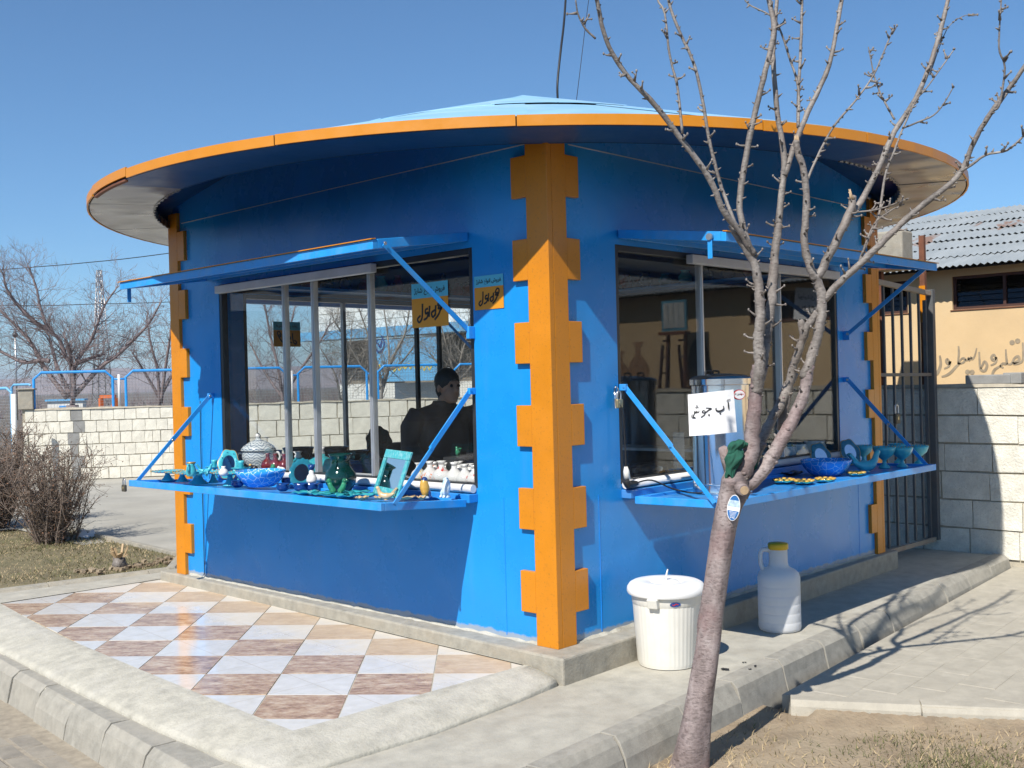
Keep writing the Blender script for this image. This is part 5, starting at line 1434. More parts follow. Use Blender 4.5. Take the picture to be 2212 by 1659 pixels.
def petal_bowl(loc, r_, label, grp):
    t = thing('petal_bowl', label, 'bowl', loc, random.uniform(0, 2), grp)
    MB().lathe([(0.45*r_, 0), (0.5*r_, 0.04*r_), (0.85*r_, 0.3*r_), (1.0*r_, 0.62*r_), (0.86*r_, 0.9*r_), (1.02*r_, 1.12*r_), (0.97*r_, 1.1*r_), (0.78*r_, 0.88*r_), (0.85*r_, 0.55*r_), (0.4*r_, 0.15*r_), (0, 0.12*r_)], 36,
               lob=lambda a, i: 1+(0.10*math.cos(5*a) if i in (5, 6) else 0.02*math.cos(5*a))).obj('bowl', 'navy_glaze', t)
petal_bowl(onL(*LC(1858, 600)), 0.047, 'small navy petal bowl in front of the cracked bowl', 'navy petal bowls')
petal_bowl(onL(*LC(2062, 605)), 0.050, 'navy petal bowl under the teal mirror', 'navy petal bowls')
petal_bowl(onL(*LC(2185, 598)), 0.046, 'navy petal bowl holding the white figure', 'navy petal bowls')
petal_bowl(onL(*LC(1345, 560)), 0.045, 'navy petal bowl tucked behind the left side of the cracked bowl', 'navy petal bowls')
petal_bowl(onL(*LC(1900, 520)), 0.040, 'navy petal bowl behind the right side of the cracked bowl', 'navy petal bowls')
q = onL(*LC(2185, 585)); t = thing('candle_figure', 'white dappled figure with a navy cup on its head beside the teal mirror', 'figurine', (q[0]+.0, q[1], ZL+0.045))
MB().lathe([(0.030, 0), (0.038, 0.02), (0.030, 0.05), (0.016, 0.065), (0.018, 0.078), (0.012, 0.088)], 16).obj('body', 'flower_red', t)
MB().lathe([(0.012, 0.088), (0.020, 0.095), (0.025, 0.125), (0.020, 0.123), (0.008, 0.10)], 14).obj('cup', 'navy_glaze', t)
q = onPlate(1190, 430); t = thing('bud_vase', 'tiny white bud vase leaning against the turquoise oval mirror', 'vase', q)
MB().lathe([(0.018, 0), (0.030, 0.012), (0.034, 0.028), (0.022, 0.046), (0.011, 0.056), (0.016, 0.068)], 16).obj('body', 'white_glaze', t)
def onS(px, py, up_=0.0): q = P(px, py, x=-0.03); return (q.x, q.y, q.z)
for (x, y, lbl, mt, r_, s_) in ((1520, 395, 'brown glazed lump shaped dish on the window rail behind the cracked bowl', 'dark_pot', 0.030, (1.8, 1, .6)), (1748, 398, 'small green glazed pear on the window rail', 'green_light', 0.020, (1, 1, 1.3)), (1835, 398, 'white glazed caterpillar shape on the window rail', 'white_glaze', 0.022, (2.2, 1, .8))):
    q = P(*LC(x, y), x=-0.03); t = thing('rail_ornament', lbl, 'ornament', (q.x, q.y, 0.911), 1.57)
    MB().ball((0, 0, r_*s_[2]), r_, 14, 8, s_).obj('body', mt, t)
    MB().ball((r_*0.6*s_[0], 0, r_*1.7*s_[2]), r_*0.45, 8, 6).obj('knob', mt if mt != 'dark_pot' else 'gold', t)

q = onL(*RC(520, 600)); t = thing('green_vase', 'big dark green glazed vase with a wide neck on the left tray', 'vase', q)
MB().lathe([(0.062, 0), (0.070, 0.006), (0.096, 0.05), (0.104, 0.085), (0.098, 0.118), (0.078, 0.148), (0.064, 0.17), (0.060, 0.20), (0.066, 0.228), (0.080, 0.244), (0.076, 0.246), (0.058, 0.226), (0.05, 0.18), (0.0, 0.16)], 40).obj('body', 'green_glaze', t)
b = MB(); b.tube([(-0.058, -0.032, 0.21), (-0.064, -0.036, 0.15)], 0.007, 8); b.obj('handle', 'green_glaze', t)
q = onL(*RC(505, 640)); t = thing('salt_birds', 'pair of mottled green birds back to back in front of the green vase', 'figurine', (q[0]-.02, q[1], ZL+0.012), R(-50))
for s_ in (-1, 1):
    b = MB(); b.tube(catmull([(s_*0.012, 0, 0.0), (s_*0.022, 0, 0.012), (s_*0.040, 0, 0.040), (s_*0.047, 0, 0.068)], 3), list(np.interp(np.arange(10)/9, (0, .3, .7, 1), (0.012, 0.022, 0.018, 0.013))), 12)
    b.ball((s_*0.050, 0, 0.078), 0.0165, 12, 8); b.tube([(s_*0.060, 0, 0.080), (s_*0.076, 0, 0.076)], [0.006, 0.001], 6); b.obj('bird', 'green_light', t)
# rectangular turquoise mirror frame leaning against the sill
p00, p10, p11, p01 = RC(895, 625), RC(1168, 690), RC(1335, 130), RC(1050, 128)
q0 = P(*p00, z=ZL+0.004); q1 = P(*p10, z=ZL+0.004)
axx = (q1-q0); Wd = axx.length; axx.normalize(); nrm = Vector((axx.y, -axx.x, 0))
if nrm.dot(Vector(CAM)-q0) < 0: nrm = -nrm
Ht = 0.36; lean = R(38); upv = Vector((0, 0, 1))*math.cos(lean)-nrm*math.sin(lean)
# find the lean and roll that put the top edge where the photograph has it
best = None
for ln in range(0, 60, 2):
    for rl in range(-40, 41, 2):
        u_ = Vector((0, 0, 1))*math.cos(R(ln))-nrm*math.sin(R(ln)); v_ = u_*math.cos(R(rl))+axx*math.sin(R(rl))
        for hh in (0.26, 0.30, 0.34):
            tl = q0+v_*hh; d_ = np.array(tl)-CAM; zz = d_@_fw
            e = math.hypot(1106+FPX*(d_@_rt)/zz-p01[0], 829.5-FPX*(d_@_up)/zz-p01[1])+abs(rl)*0.05
            if best is None or e < best[0]: best = (e, v_.copy(), hh)
upv, Ht = best[1], best[2]
fr = frame((0, 0, 0), axx, upv); mfr = Matrix((axx, upv, axx.cross(upv).normalized())).transposed().to_4x4()
t = thing('rectangular_mirror', 'tall rectangular mirror in a turquoise relief frame leaning at the end of the left tray', 'mirror', tuple(q0))
fw_ = 0.055
for (x0, x1, y0, y1) in ((0, Wd, 0, fw_), (0, Wd, Ht-fw_, Ht), (0, fw_*0.85, fw_+.001, Ht-fw_-.001), (Wd-fw_*0.85, Wd, fw_+.001, Ht-fw_-.001)):
    b = MB(); b.prism([(x0, y0), (x1, y0), (x1, y1), (x0, y1)], 0, 0.014, mfr); b.obj('frame_tile', 'turq_relief', t, bevel=0.003)
b = MB(); b.prism([(fw_*.8, fw_*.95), (Wd-fw_*.8, fw_*.95), (Wd-fw_*.8, Ht-fw_*.95), (fw_*.8, Ht-fw_*.95)], 0.001, 0.007, mfr); b.obj('mirror_glass', 'mirror', t)

def leaf_dish(loc, L, mat, label, grp, rz, name='leaf_dish'):
    t = thing(name, label, 'dish', loc, rz, grp)
    b = MB(); n = 28
    for ri, (s_, z) in enumerate(((0.0, 0.006), (0.5, 0.008), (0.82, 0.014), (1.0, 0.024), (0.97, 0.020), (0.8, 0.009), (0.4, 0.0))):
        for k in range(n):
            a = 2*PI*k/n; rr = s_*L*(0.55+0.06*math.cos(5*a)+0.03*math.cos(9*a+1))*(1+0.2*abs(math.cos(a)))
            b.v.append((rr*math.cos(a), rr*math.sin(a)*0.8, z*0.7+(0.004*math.sin(7*a) if ri in (3, 4) else 0)+(0.004 if s_ > .5 else 0)))
    for r_ in range(6):
        for k in range(n): b.f.append((r_*n+k, r_*n+(k+1) % n, (r_+1)*n+(k+1) % n, (r_+1)*n+k)); b.sm.append(True)
    b.obj('dish', mat, t); return t
for (x, y, L, lbl, rz) in ((130, 628, .15, 'shiny turquoise leaf dish nearest the navy bowls', 0.2), (300, 640, .17, 'shiny turquoise leaf dish left of the green birds', 1.1), (430, 655, .15, 'shiny turquoise leaf dish under the green birds', 2.0),
                           (610, 660, .17, 'shiny turquoise leaf dish right of the green birds', 0.7), (790, 655, .16, 'shiny turquoise leaf dish at the foot of the rectangular mirror', 1.7), (690, 625, .14, 'shiny turquoise leaf dish behind the others by the big vase', 2.6)):
    leaf_dish(onL(*RC(x, y+8)), L, 'turq_shiny', lbl, 'turquoise leaf dishes', rz)
for (x, y, L, lbl, rz) in ((760, 693, .075, 'sand coloured leaf dish at the front edge of the left tray', .3), (960, 690, .07, 'sand coloured leaf dish beside the sand bird', 1.4), (1240, 686, .10, 'brown veined leaf dish right of the brace end', 2.2), (1430, 690, .06, 'small sand coloured dish at the foot of the mustard fish', .9)):
    leaf_dish(onL(*RC(x, y+6)), L, 'sand_glaze', lbl, 'sand coloured leaf dishes', rz)
q = onL(*RC(1025, 702)); bird('bird_figurine', 'sand coloured bird with a lifted tail at the corner of the left tray', (q[0]+.01, q[1]+.01, ZL), 'sand_glaze', 0.088, R(128))
def fish(loc, h, mat, mat2, label, rz):
    t = thing('fish_figurine', label, 'fish figurine', loc, rz)
    MB().lathe([(0.20*h, 0), (0.22*h, 0.03*h), (0.16*h, 0.10*h), (0.13*h, 0.16*h)], 16, lob=lambda a, i: 1+0.12*math.cos(4*a)).obj('base', 'sky_glaze', t)
    pts = [(0, 0, 0.12*h), (0.02*h, 0, 0.3*h), (0, 0, 0.5*h), (-0.02*h, 0, 0.72*h), (0.0, 0, 0.88*h)]
    b = MB(); b.tube(catmull(pts, 3), list(np.interp(np.arange(13)/12, (0, .25, .5, .75, 1), (0.13*h, 0.21*h, 0.235*h, 0.20*h, 0.13*h))), 14); b.obj('body', mat, t)
    MB().ball((0.0, 0, 0.88*h), 0.15*h, 14, 8, (1, 1, 0.9)).obj('head', mat2, t)
    b = MB(); b.tube(catmull([(0.12*h, 0, 0.42*h), (0.22*h, 0, 0.25*h), (0.24*h, 0, 0.10*h), (0.34*h, 0, 0.03*h)], 3), [0.09*h]*4+[0.07*h]*5+[0.02*h], 8); b.obj('tail', mat2, t)
    return t
fish(onL(*RC(1465, 680)), 0.128, 'yellow_glaze', 'navy_glaze', 'upright mustard yellow fish with a navy head and tail', R(-55))
fish(onL(*RC(1705, 672)), 0.122, 'sky_glaze', 'sky_glaze', 'upright pale blue and white fish at the right end of the left tray', R(150))

# behind the left glass
ZC = 0.876
def onC(px, py): q = P(px, py, z=ZC); return (max(0.06, min(q.x, 0.44)), q.y, ZC)
def vase_white(loc, s_, mat, label):
    t = thing('neck_vase', label, 'vase', loc, random.uniform(0, 3), 'white vases inside the left window')
    MB().lathe([(0.30*s_, 0), (0.34*s_, 0.02*s_), (0.50*s_, 0.22*s_), (0.52*s_, 0.40*s_), (0.42*s_, 0.60*s_), (0.24*s_, 0.76*s_), (0.155*s_, 0.88*s_), (0.15*s_, 0.98*s_)], 20).obj('body', mat, t)
    MB().lathe([(0.15*s_, 0.98*s_), (0.17*s_, 1.06*s_), (0.25*s_, 1.17*s_), (0.21*s_, 1.15*s_), (0.13*s_, 1.02*s_)], 20, lob=lambda a, i: 1+(0.16*math.cos(4*a) if i in (2, 3) else 0)).obj('lip', 'white_glaze', t)
for x, y, s_, mt, lbl in ((1395, 455, .105, 'flower_yellow', 'white vase with yellow flowers, leftmost behind the brace'), (1525, 490, .125, 'flower_orange', 'white vase with orange flowers beside the brace inside the left window'), (1655, 500, .130, 'flower_red', 'white vase with large red flowers in the front row'),
                          (1800, 505, .125, 'white_glaze', 'plain white vase right of the red flowered one'), (1918, 515, .118, 'white_glaze', 'plain white vase second from the window edge'), (2025, 520, .115, 'flower_red', 'white vase with a red sprig at the right window edge'),
                          (1580, 430, .115, 'flower_orange', 'orange flowered vase in the back row behind the front ones'), (1700, 430, .115, 'flower_red', 'red flowered vase in the back row'), (1850, 440, .125, 'flower_red', 'tall white vase with a red band behind the plain ones'), (1975, 450, .115, 'white_glaze', 'plain white vase in the back row by the wall')):
    q = P(*RC(x, y), z=ZC); back = 0.17 if y < 460 else 0.09
    tt = (0.06+back-CAM[0])/(q.x-CAM[0]) if q.x > CAM[0] else 1
    loc = (0.06+back, CAM[1]+(P(*RC(x, y), x=0.06+back).y-CAM[1]), ZC)
    vase_white(loc, s_, mt, lbl)
q = P(*RC(1840, 230), x=0.30); bird('bird_figurine', 'green glazed bird above the white vases inside the left window', (0.30, q.y, ZC+0.17), 'green_light', 0.07, R(60))
b = MB(); b.box(-0.08, 0.08, -0.06, 0.06, 0, 0.168); tag(b.obj('display_box', 'dark', None, (0.30, q.y, ZC+0.001)), 'dark display box carrying the green bird behind the white vases', 'box')
# blue and white tureen
q = P(*LC(1610, 330), x=0.30)
t = thing('tureen', 'blue and white patterned lidded tureen behind the left glass', 'tureen', (0.28, q.y, ZC))
MB().lathe([(0.075, 0), (0.08, 0.01), (0.072, 0.03), (0.115, 0.055), (0.132, 0.10), (0.128, 0.14), (0.120, 0.152)], 36).obj('bowl', 'tureen', t)
MB().lathe([(0.140, 0.153), (0.142, 0.160), (0.120, 0.190), (0.07, 0.222), (0.028, 0.238), (0.02, 0.25)], 36).obj('lid', 'tureen', t)
MB().lathe([(0.012, 0.248), (0.024, 0.262), (0.022, 0.278), (0.008, 0.292), (0.0, 0.296)], 16).obj('knob', 'white_glaze', t)
for a in (2.3, 5.44):
    d_ = Vector((math.cos(a), math.sin(a), 0)); b = MB(); b.tube(catmull([d_*0.125+Vector((0, 0, .075)), d_*0.16+Vector((0, 0, .07)), d_*0.175+Vector((0, 0, .10)), d_*0.16+Vector((0, 0, .135)), d_*0.128+Vector((0, 0, .125))], 4), 0.009, 8); b.obj('handle', 'white_glaze', t)
for i, (x, y, lbl) in enumerate(((1690, 340, 'small ruby red glass flask beside the tureen'), (1775, 345, 'middle ruby red flask of the three'), (1875, 345, 'ruby red flask nearest the teal mirror'))):
    q = P(*LC(x, y), x=0.14); t = thing('ruby_flask', lbl, 'flask', (0.14, q.y, ZC), 0, 'ruby red flasks')
    MB().lathe([(0.035, 0), (0.050, 0.02), (0.055, 0.05), (0.045, 0.085), (0.018, 0.105), (0.014, 0.135), (0.020, 0.15)], 20).obj('body', 'ruby', t)
for i, (x, y, s_, lbl) in enumerate(((300, 395, 1.0, 'shiny turquoise relief jar inside behind the green vase'), (40, 400, 0.8, 'shiny turquoise jar inside behind the teal mirror'))):
    q = P(*RC(x, y), x=0.15); t = thing('relief_jar', lbl, 'jar', (0.15, q.y, ZC))
    MB().lathe([(0.09*s_, 0), (0.105*s_, 0.02*s_), (0.11*s_, 0.06*s_), (0.085*s_, 0.12*s_), (0.03*s_, 0.145*s_), (0.03*s_, 0.16*s_)], 28, lob=lambda a, i: 1+0.03*math.cos(7*a)).obj('body', 'turq_shiny', t)
    MB().lathe([(0.022, 0.15*s_), (0.03, 0.17*s_), (0.02, 0.19*s_), (0.036, 0.215*s_), (0.02, 0.2*s_)], 16, lob=lambda a, i: 1+(0.2*math.cos(4*a) if i == 3 else 0)).obj('neck', 'white_glaze', t)
# silhouetted pots along the back counter
for i, (x, y, r_, h, lbl) in enumerate(((580, 985, .12, .16, 'dark jug standing in front of the back window'), (645, 990, .14, .17, 'dark mug shaped pot in front of the back window'), (610, 995, .16, .06, 'dark shallow dish by the pots at the back'), (718, 990, .15, .15, 'dark deep bowl in front of the back window'), (740, 992, .12, .08, 'dark low bowl next to the deep bowl'), (768, 990, .13, .10, 'dark patterned bowl left of the round plate'))):
    q = P(x, y, y=3.86); t = thing('dark_pot', lbl, 'pot', (q.x, 3.86, 0.831))
    MB().lathe([(0.5*r_, 0), (0.62*r_, 0.15*h), (0.85*r_, 0.6*h), (1.0*r_, h), (0.95*r_, h), (0.7*r_, 0.5*h), (0, 0.2*h)], 24).obj('body', 'dark_pot', t)
q = P(822, 960, y=3.86); t = thing('round_plate', 'dark green scalloped plate standing upright on the back counter', 'plate', (q.x, 3.88, 0.831))
b = MB(); fr = frame((0, 0, 0.16), (1, 0, 0), (0, 0.15, 1)); b.prism([(0.15*math.cos(a)*(1+.05*math.cos(9*a)), 0.15*math.sin(a)*(1+.05*math.cos(9*a))) for a in (2*PI*k/54 for k in range(54))], -0.008, 0.008, fr); b.obj('disc', 'green_glaze', t)
ORD = ['first', 'second', 'third', 'fourth', 'fifth', 'sixth', 'seventh', 'eighth', 'ninth', 'tenth', 'eleventh', 'twelfth', 'thirteenth', 'fourteenth', 'fifteenth']
CN = {'ruby': 'ruby red', 'dark_pot': 'dark brown', 'teal': 'teal', 'green_glaze': 'dark green', 'turq_shiny': 'turquoise'}
q = P(862, 948, y=3.86); t = thing('flat_cap', 'dark round flat cap lying on the back counter beside the seller', 'cap', (q.x, 3.86, 0.93))
MB().ball((0, 0, 0), 0.17, 18, 8, (1, 1, .30)).obj('crown', 'jacket', t)
b = MB(); b.box(-.16, .16, -.1, .1, -.098, -.03); tag(b.obj('dark_box', 'dark', None, (q.x, 3.86, 0.93)), 'dark box under the flat cap on the back counter', 'box')
# pots on the high shelves
cols = ['ruby', 'dark_pot', 'teal', 'ruby', 'green_glaze', 'dark_pot', 'ruby', 'turq_shiny']
for i in range(15):
    x = 0.55+0.215*i; r_ = random.uniform(.05, .08); h = random.uniform(.10, .18); c = cols[i % 8]
    t = thing('shelf_pot', CN[c]+' glazed pot, '+ORD[i]+' from the left on the high shelf over the back window', 'pot', (x, 3.97, 2.421), 0, 'pots on the high back shelf')
    MB().lathe([(0.5*r_, 0), (0.9*r_, 0.25*h), (r_, 0.5*h), (0.6*r_, 0.8*h), (0.5*r_, 0.9*h), (0.7*r_, h)], 16).obj('body', c, t)
for i in range(13):
    y = 0.6+0.235*i; r_ = random.uniform(.05, .08); h = random.uniform(.10, .17)
    t = thing('shelf_pot', CN[cols[(i*3) % 8]]+' pot, '+ORD[12-i]+' from the left on the right back shelf', 'pot', (3.97, y, 2.421), 0, 'pots on the high side shelf')
    MB().lathe([(0.5*r_, 0), (0.9*r_, 0.25*h), (r_, 0.5*h), (0.6*r_, 0.8*h), (0.5*r_, 0.9*h), (0.7*r_, h)], 16).obj('body', cols[(i*3) % 8], t)
# round mirror-backed dolls near the inner corner
for i, (px, lbl) in enumerate(((955, 'largest seated doll on the high shelf by the inner corner'), (984, 'middle seated doll on the high shelf'), (1008, 'smallest seated doll on the high shelf beside the wall'))):
    q = P(px, 604, y=3.90); s_ = (.22, .18, .17)[i]; t = thing('doll', lbl, 'doll', (min(q.x, 4.0), 3.88, 2.421))
    MB().lathe([(0.32*s_, 0), (0.36*s_, 0.1*s_), (0.26*s_, 0.45*s_), (0.16*s_, 0.66*s_), (0.08*s_, 0.72*s_)], 14).obj('dress', 'ruby', t)
    MB().ball((0, 0, 0.84*s_), 0.15*s_, 10, 8).obj('head', 'dark_pot', t)

# ------------------------------------------------------------------ goods on the right tray
oval_mirror(onR(*TC(735, 455)), 0.155, 0.215, 'teal', 'dull teal oval mirror nearer the cracked bowl on the right tray', 6, R(-128), 22, 'gold', 0.055, 'oval mirrors on the right tray', R(12))
oval_mirror(onR(*TC(1065, 400)), 0.155, 0.215, 'teal', 'dull teal oval mirror farther along the right tray', 6, R(-128), 22, 'gold', 0.055, 'oval mirrors on the right tray', R(12))
cracked_bowl(onR(*TC(770, 610)), 0.178, 0.112, 'blue crackled bowl with white veins on the right tray', 1.1)
for x, y, r_, lbl in ((1190, 470, .075, 'turquoise goblet behind the bird on the right tray'), (1425, 530, .085, 'large turquoise goblet in the middle of the row'), (1625, 520, .080, 'turquoise goblet with the sunlit foot'), (1590, 470, .080, 'turquoise goblet hidden behind the sunlit one'), (1815, 478, .075, 'turquoise goblet at the far end of the right tray')):
    t = thing('goblet', lbl, 'goblet', onR(*TC(x, y)), random.uniform(0, 3), 'turquoise goblets on the right tray'); h = r_*1.95
    MB().lathe([(0.55*r_, 0), (0.5*r_, 0.012), (0.2*r_, 0.2*h), (0.17*r_, 0.36*h), (0.4*r_, 0.46*h), (0.78*r_, 0.62*h), (0.96*r_, 0.84*h), (1.02*r_, h), (0.97*r_, h*0.99), (0.7*r_, 0.66*h), (0, 0.5*h)], 28, lob=lambda a, i: 1+(0.03*math.cos(10*a) if i in (6, 7, 8) else 0)).obj('cup', 'turq', t)
    b = MB()
    for k in range(20):
        a = 2*PI*k/20; b.ball((r_*math.cos(a), r_*math.sin(a), h), r_*0.05, 5, 4)
    b.obj('gold_beads', 'gold', t)
q = onR(*TC(1215, 575)); bird('bird_figurine', 'large turquoise bird dish with lifted tail on the right tray', q, 'turq', 0.17, R(-35), None, 1.0)
for x, y, L, lbl in ((295, 700, .16, 'gold and turquoise shell dish nearest the tree'), (520, 712, .15, 'middle gold and turquoise shell dish of the three'), (760, 690, .15, 'gold and turquoise shell dish in front of the cracked bowl'), (1110, 618, .14, 'gold and turquoise shell dish right of the cracked bowl')):
    t = leaf_dish(onR(*TC(x, y)), L, 'turq_shiny', lbl, 'gold shell dishes', 0.5, 'shell_dish')
    b = MB()
    for k in range(9):
        a = 2*PI*k/9; b.ball((L*.46*math.cos(a), L*.37*math.sin(a), 0.026), 0.018, 8, 5, (1.3, 1, .45))
    b.obj('gold_lobes', 'yellow_glaze', t)
q = onR(*TC(385, 600)); leaf_dish(q, .16, 'dark_pot', 'dark brown oval dish lying in the shade behind the shell dishes', None, 0.2, 'brown_dish')
# a white flower pot and glasses seen through the right window
for i, (x, y, s_, mt, lbl) in enumerate(((1760, 985, .10, 'flower_red', 'white flowered pot inside the right window near the far jamb'), (1722, 990, .09, 'flower_yellow', 'yellow flowered pot inside the right window behind the branch'), (1700, 985, .08, 'sky_glaze', 'pale blue pot inside the right window'))):
    q = P(x, y, y=0.2); t = thing('flower_pot', lbl, 'pot', (q.x, 0.2, ZC))
    MB().lathe([(0.5*s_, 0), (0.8*s_, 0.1*s_), (s_, 0.6*s_), (0.8*s_, 1.0*s_), (0.9*s_, 1.15*s_)], 18).obj('body', mt, t)
q = P(1466, 955, y=0.22); t = thing('cup_stack', 'tall stack of white paper cups inside the right window', 'cup stack', (q.x, 0.22, ZC))
for i in range(22):
    MB().lathe([(0.034, 0), (0.040, 0.008), (0.0415, 0.011), (0.040, 0.012)], 16).obj('cup', 'white_plastic', t, (0, 0, 0.0125*i))
q = P(1400, 1000, y=0.2); t = thing('plastic_bottle', 'clear plastic bottle lying on the counter inside the right window', 'bottle', (q.x, 0.2, ZC+0.045))
b = MB(); b.tube([(-0.12, 0, 0), (0.06, 0, 0), (0.09, 0, 0), (0.12, 0, 0)], [0.042, 0.044, 0.03, 0.014], 16); b.obj('body', 'clear_plastic', t)
b = MB(); b.tube([(0.12, 0, 0), (0.145, 0, 0)], 0.016, 12); b.obj('cap', 'white_plastic', t)
b = MB(); b.tube([(0, 0, 0), (0.75, 0, 0)], 0.045, 14); tag(b.obj('cloth_roll', 'jacket', None, (0.72, 0.30, ZC+0.045)), 'dark rolled cloth lying along the counter inside the right window', 'cloth')

# water boiler on the right tray with its paper notice
ub = P(1556, 1046, z=ZR); ub = Vector((1.235, -0.335, ZR))
urn = thing('water_boiler', 'tall stainless steel water boiler standing on the right tray', 'boiler', tuple(ub))
rb_ = 0.183
MB().lathe([(rb_+0.004, 0), (rb_+0.004, 0.05), (rb_, 0.055), (rb_, 0.675)], 48).obj('body', 'chrome', urn, sharp=40)
MB().lathe([(rb_+0.003, 0.055), (rb_+0.006, 0.06), (rb_+0.003, 0.065)], 48, caps=False).obj('base_bead', 'chrome', urn)
MB().lathe([(rb_+0.006, 0.676), (rb_+0.012, 0.68), (rb_+0.012, 0.715), (rb_+0.006, 0.722), (rb_-0.02, 0.735), (0.06, 0.748), (0, 0.75)], 48).obj('lid', 'chrome', urn, sharp=40)
for a in (0.9, 2.6):
    b = MB(); c = Vector((0.08*math.cos(a), 0.08*math.sin(a), 0)); b.tube(catmull([c+Vector((-.03, 0, .74)), c+Vector((-.03, 0, .765)), c+Vector((.03, 0, .765)), c+Vector((.03, 0, .74))], 4), 0.006, 8); b.obj('lid_handle', 'rubber', urn)
tocam = Vector((CAM[0]-ub.x, CAM[1]-ub.y, 0)).normalized()
def around(deg, r_, z):
    a = math.atan2(tocam.y, tocam.x)+R(deg); return Vector((r_*math.cos(a), r_*math.sin(a), z))
b = MB(); a_ = [around(-44, rb_+0.002, 0.60), around(-44, rb_+0.03, 0.60), around(-44, rb_+0.035, 0.545), around(-14, rb_+0.035, 0.545), around(-14, rb_+0.03, 0.60), around(-14, rb_+0.002, 0.60)]
b.tube(a_, 0.0045, 8, smooth=False); b.obj('side_handle', 'chrome', urn)
b = MB(); a0 = around(-58, rb_+.002, .62); a1 = around(-12, rb_+.002, .62)
b.hexa([around(-47, rb_+0.001, 0.585), around(-11, rb_+0.001, 0.585), around(-11, rb_+0.005, 0.585), around(-47, rb_+0.005, 0.585), around(-47, rb_+0.001, 0.63), around(-11, rb_+0.001, 0.63), around(-11, rb_+0.005, 0.63), around(-47, rb_+0.005, 0.63)]); b.obj('handle_plate', 'chrome', urn)
# oval maker's sticker
sd_ = around(38, 1, 0).normalized(); fr = frame(sd_*(rb_+0.003)+Vector((0, 0, 0.615)), Vector((-sd_.y, sd_.x, 0)), (0, 0, 1))
b = MB(); b.prism([(0.045*math.cos(2*PI*k/28), 0.031*math.sin(2*PI*k/28)) for k in range(28)], 0, 0.002, fr); st = b.obj('sticker', 'red', urn)
b = MB(); b.prism([(0.040*math.cos(2*PI*k/28), 0.026*math.sin(2*PI*k/28)) for k in range(28)], 0.0021, 0.003, fr); b.obj('sticker_face', 'paper', st)
text_mesh('lettering', '\ufe8e\ufbff\ufee7\ufea9', 0.020, 'red', st, fr @ Matrix.Translation((0.018, 0.004, 0.0036)), 0.0003, 0.0003)
text_mesh('lettering', '\ufead\ufe8e\ufb90 \ufede\ufbff\ufe98\ufeb3\ufe8d', 0.016, 'black', st, fr @ Matrix.Translation((-0.012, 0.004, 0.0036)), 0.0003, 0.0003)
# paper notice: hot water
pc = Vector((0, 0, 0)); C7 = lambda x, y: (1303.8+.201*x, 788.4+.201*y)
yy = ub.y-0.205
cs_ = [P(*C7(x, y), d=6.42) for x, y in ((925, 765), (1437, 722), (1400, 262), (908, 318))]
t = thing('paper_notice', 'white paper notice with black Persian words hung in front of the water boiler', 'notice', tuple(cs_[0]))
cs_ = [c-cs_[0] for c in cs_]; nn = (cs_[1]).cross(cs_[3]).normalized()
if nn.dot(Vector(CAM)-P(1540, 890, d=6.4)) < 0: nn = -nn
b = MB(); N = 10; vv = []
for i in range(N+1):
    for k in range(N+1):
        a, c = k/N, i/N; p = (cs_[0]*(1-a)+cs_[1]*a)*(1-c)+(cs_[3]*(1-a)+cs_[2]*a)*c
        vv.append(p-nn*0.03*(2*a-1)**2+nn*0.0018*math.sin(c*40+a*5)+nn*0.02)
nV = (N+1)**2
vv += [p-nn*0.0015 for p in vv]
ff = [(i*(N+1)+k, i*(N+1)+k+1, (i+1)*(N+1)+k+1, (i+1)*(N+1)+k) for i in range(N) for k in range(N)]
ff += [tuple(q+nV for q in reversed(f)) for f in ff]
b.add(vv, ff, True); b.obj('sheet', 'paper', t)
ax_ = cs_[1].normalized(); 
fr = frame(cs_[2]*0.5+nn*0.0265, ax_, nn.cross(ax_))
ux_ = cs_[1]/512.0; uy_ = (cs_[3]-cs_[0])/450.0
def N7(pts): return [((x-925)+(765-y)*0.036, (765-y)) for x, y in pts]
def put_strokes(name, L, dots):
    b = MB()
    for pts, w_ in L: ribbon(b, N7(pts), w_, None, 0, 1, True)
    for p, r_ in dots: dot(b, N7([p])[0], r_, None, 0, 1)
    vv = []
    for (x, y, z) in b.v:
        a_ = x/512.0
        vv.append(tuple(ux_*x+uy_*y-nn*0.03*(2*a_-1)**2+nn*(0.0225+0.001*z)))
    b.v = vv; b.obj(name, 'black', t)
put_strokes('lettering', [([(1336, 428), (1340, 470), (1343, 512)], 15), ([(1320, 424), (1332, 408), (1346, 410), (1362, 400)], 9), ([(1202, 482), (1203, 506), (1228, 520), (1262, 516), (1286, 498), (1282, 468)], 17)], [((1248, 546), 10)])
put_strokes('lettering', [([(1092, 474), (1118, 478), (1152, 488), (1122, 500), (1092, 522), (1066, 524)], 14), ([(1086, 508), (1066, 500), (1056, 518), (1080, 526), (1088, 512), (1078, 546), (1040, 570)], 13),
             ([(1022, 494), (1018, 516), (1004, 516), (1000, 498), (996, 516), (984, 518), (980, 500), (974, 530), (962, 558), (986, 572), (950, 566), (952, 530)], 12)], [((1126, 552), 10), ((1000, 444), 7), ((992, 462), 7), ((1010, 462), 7)])
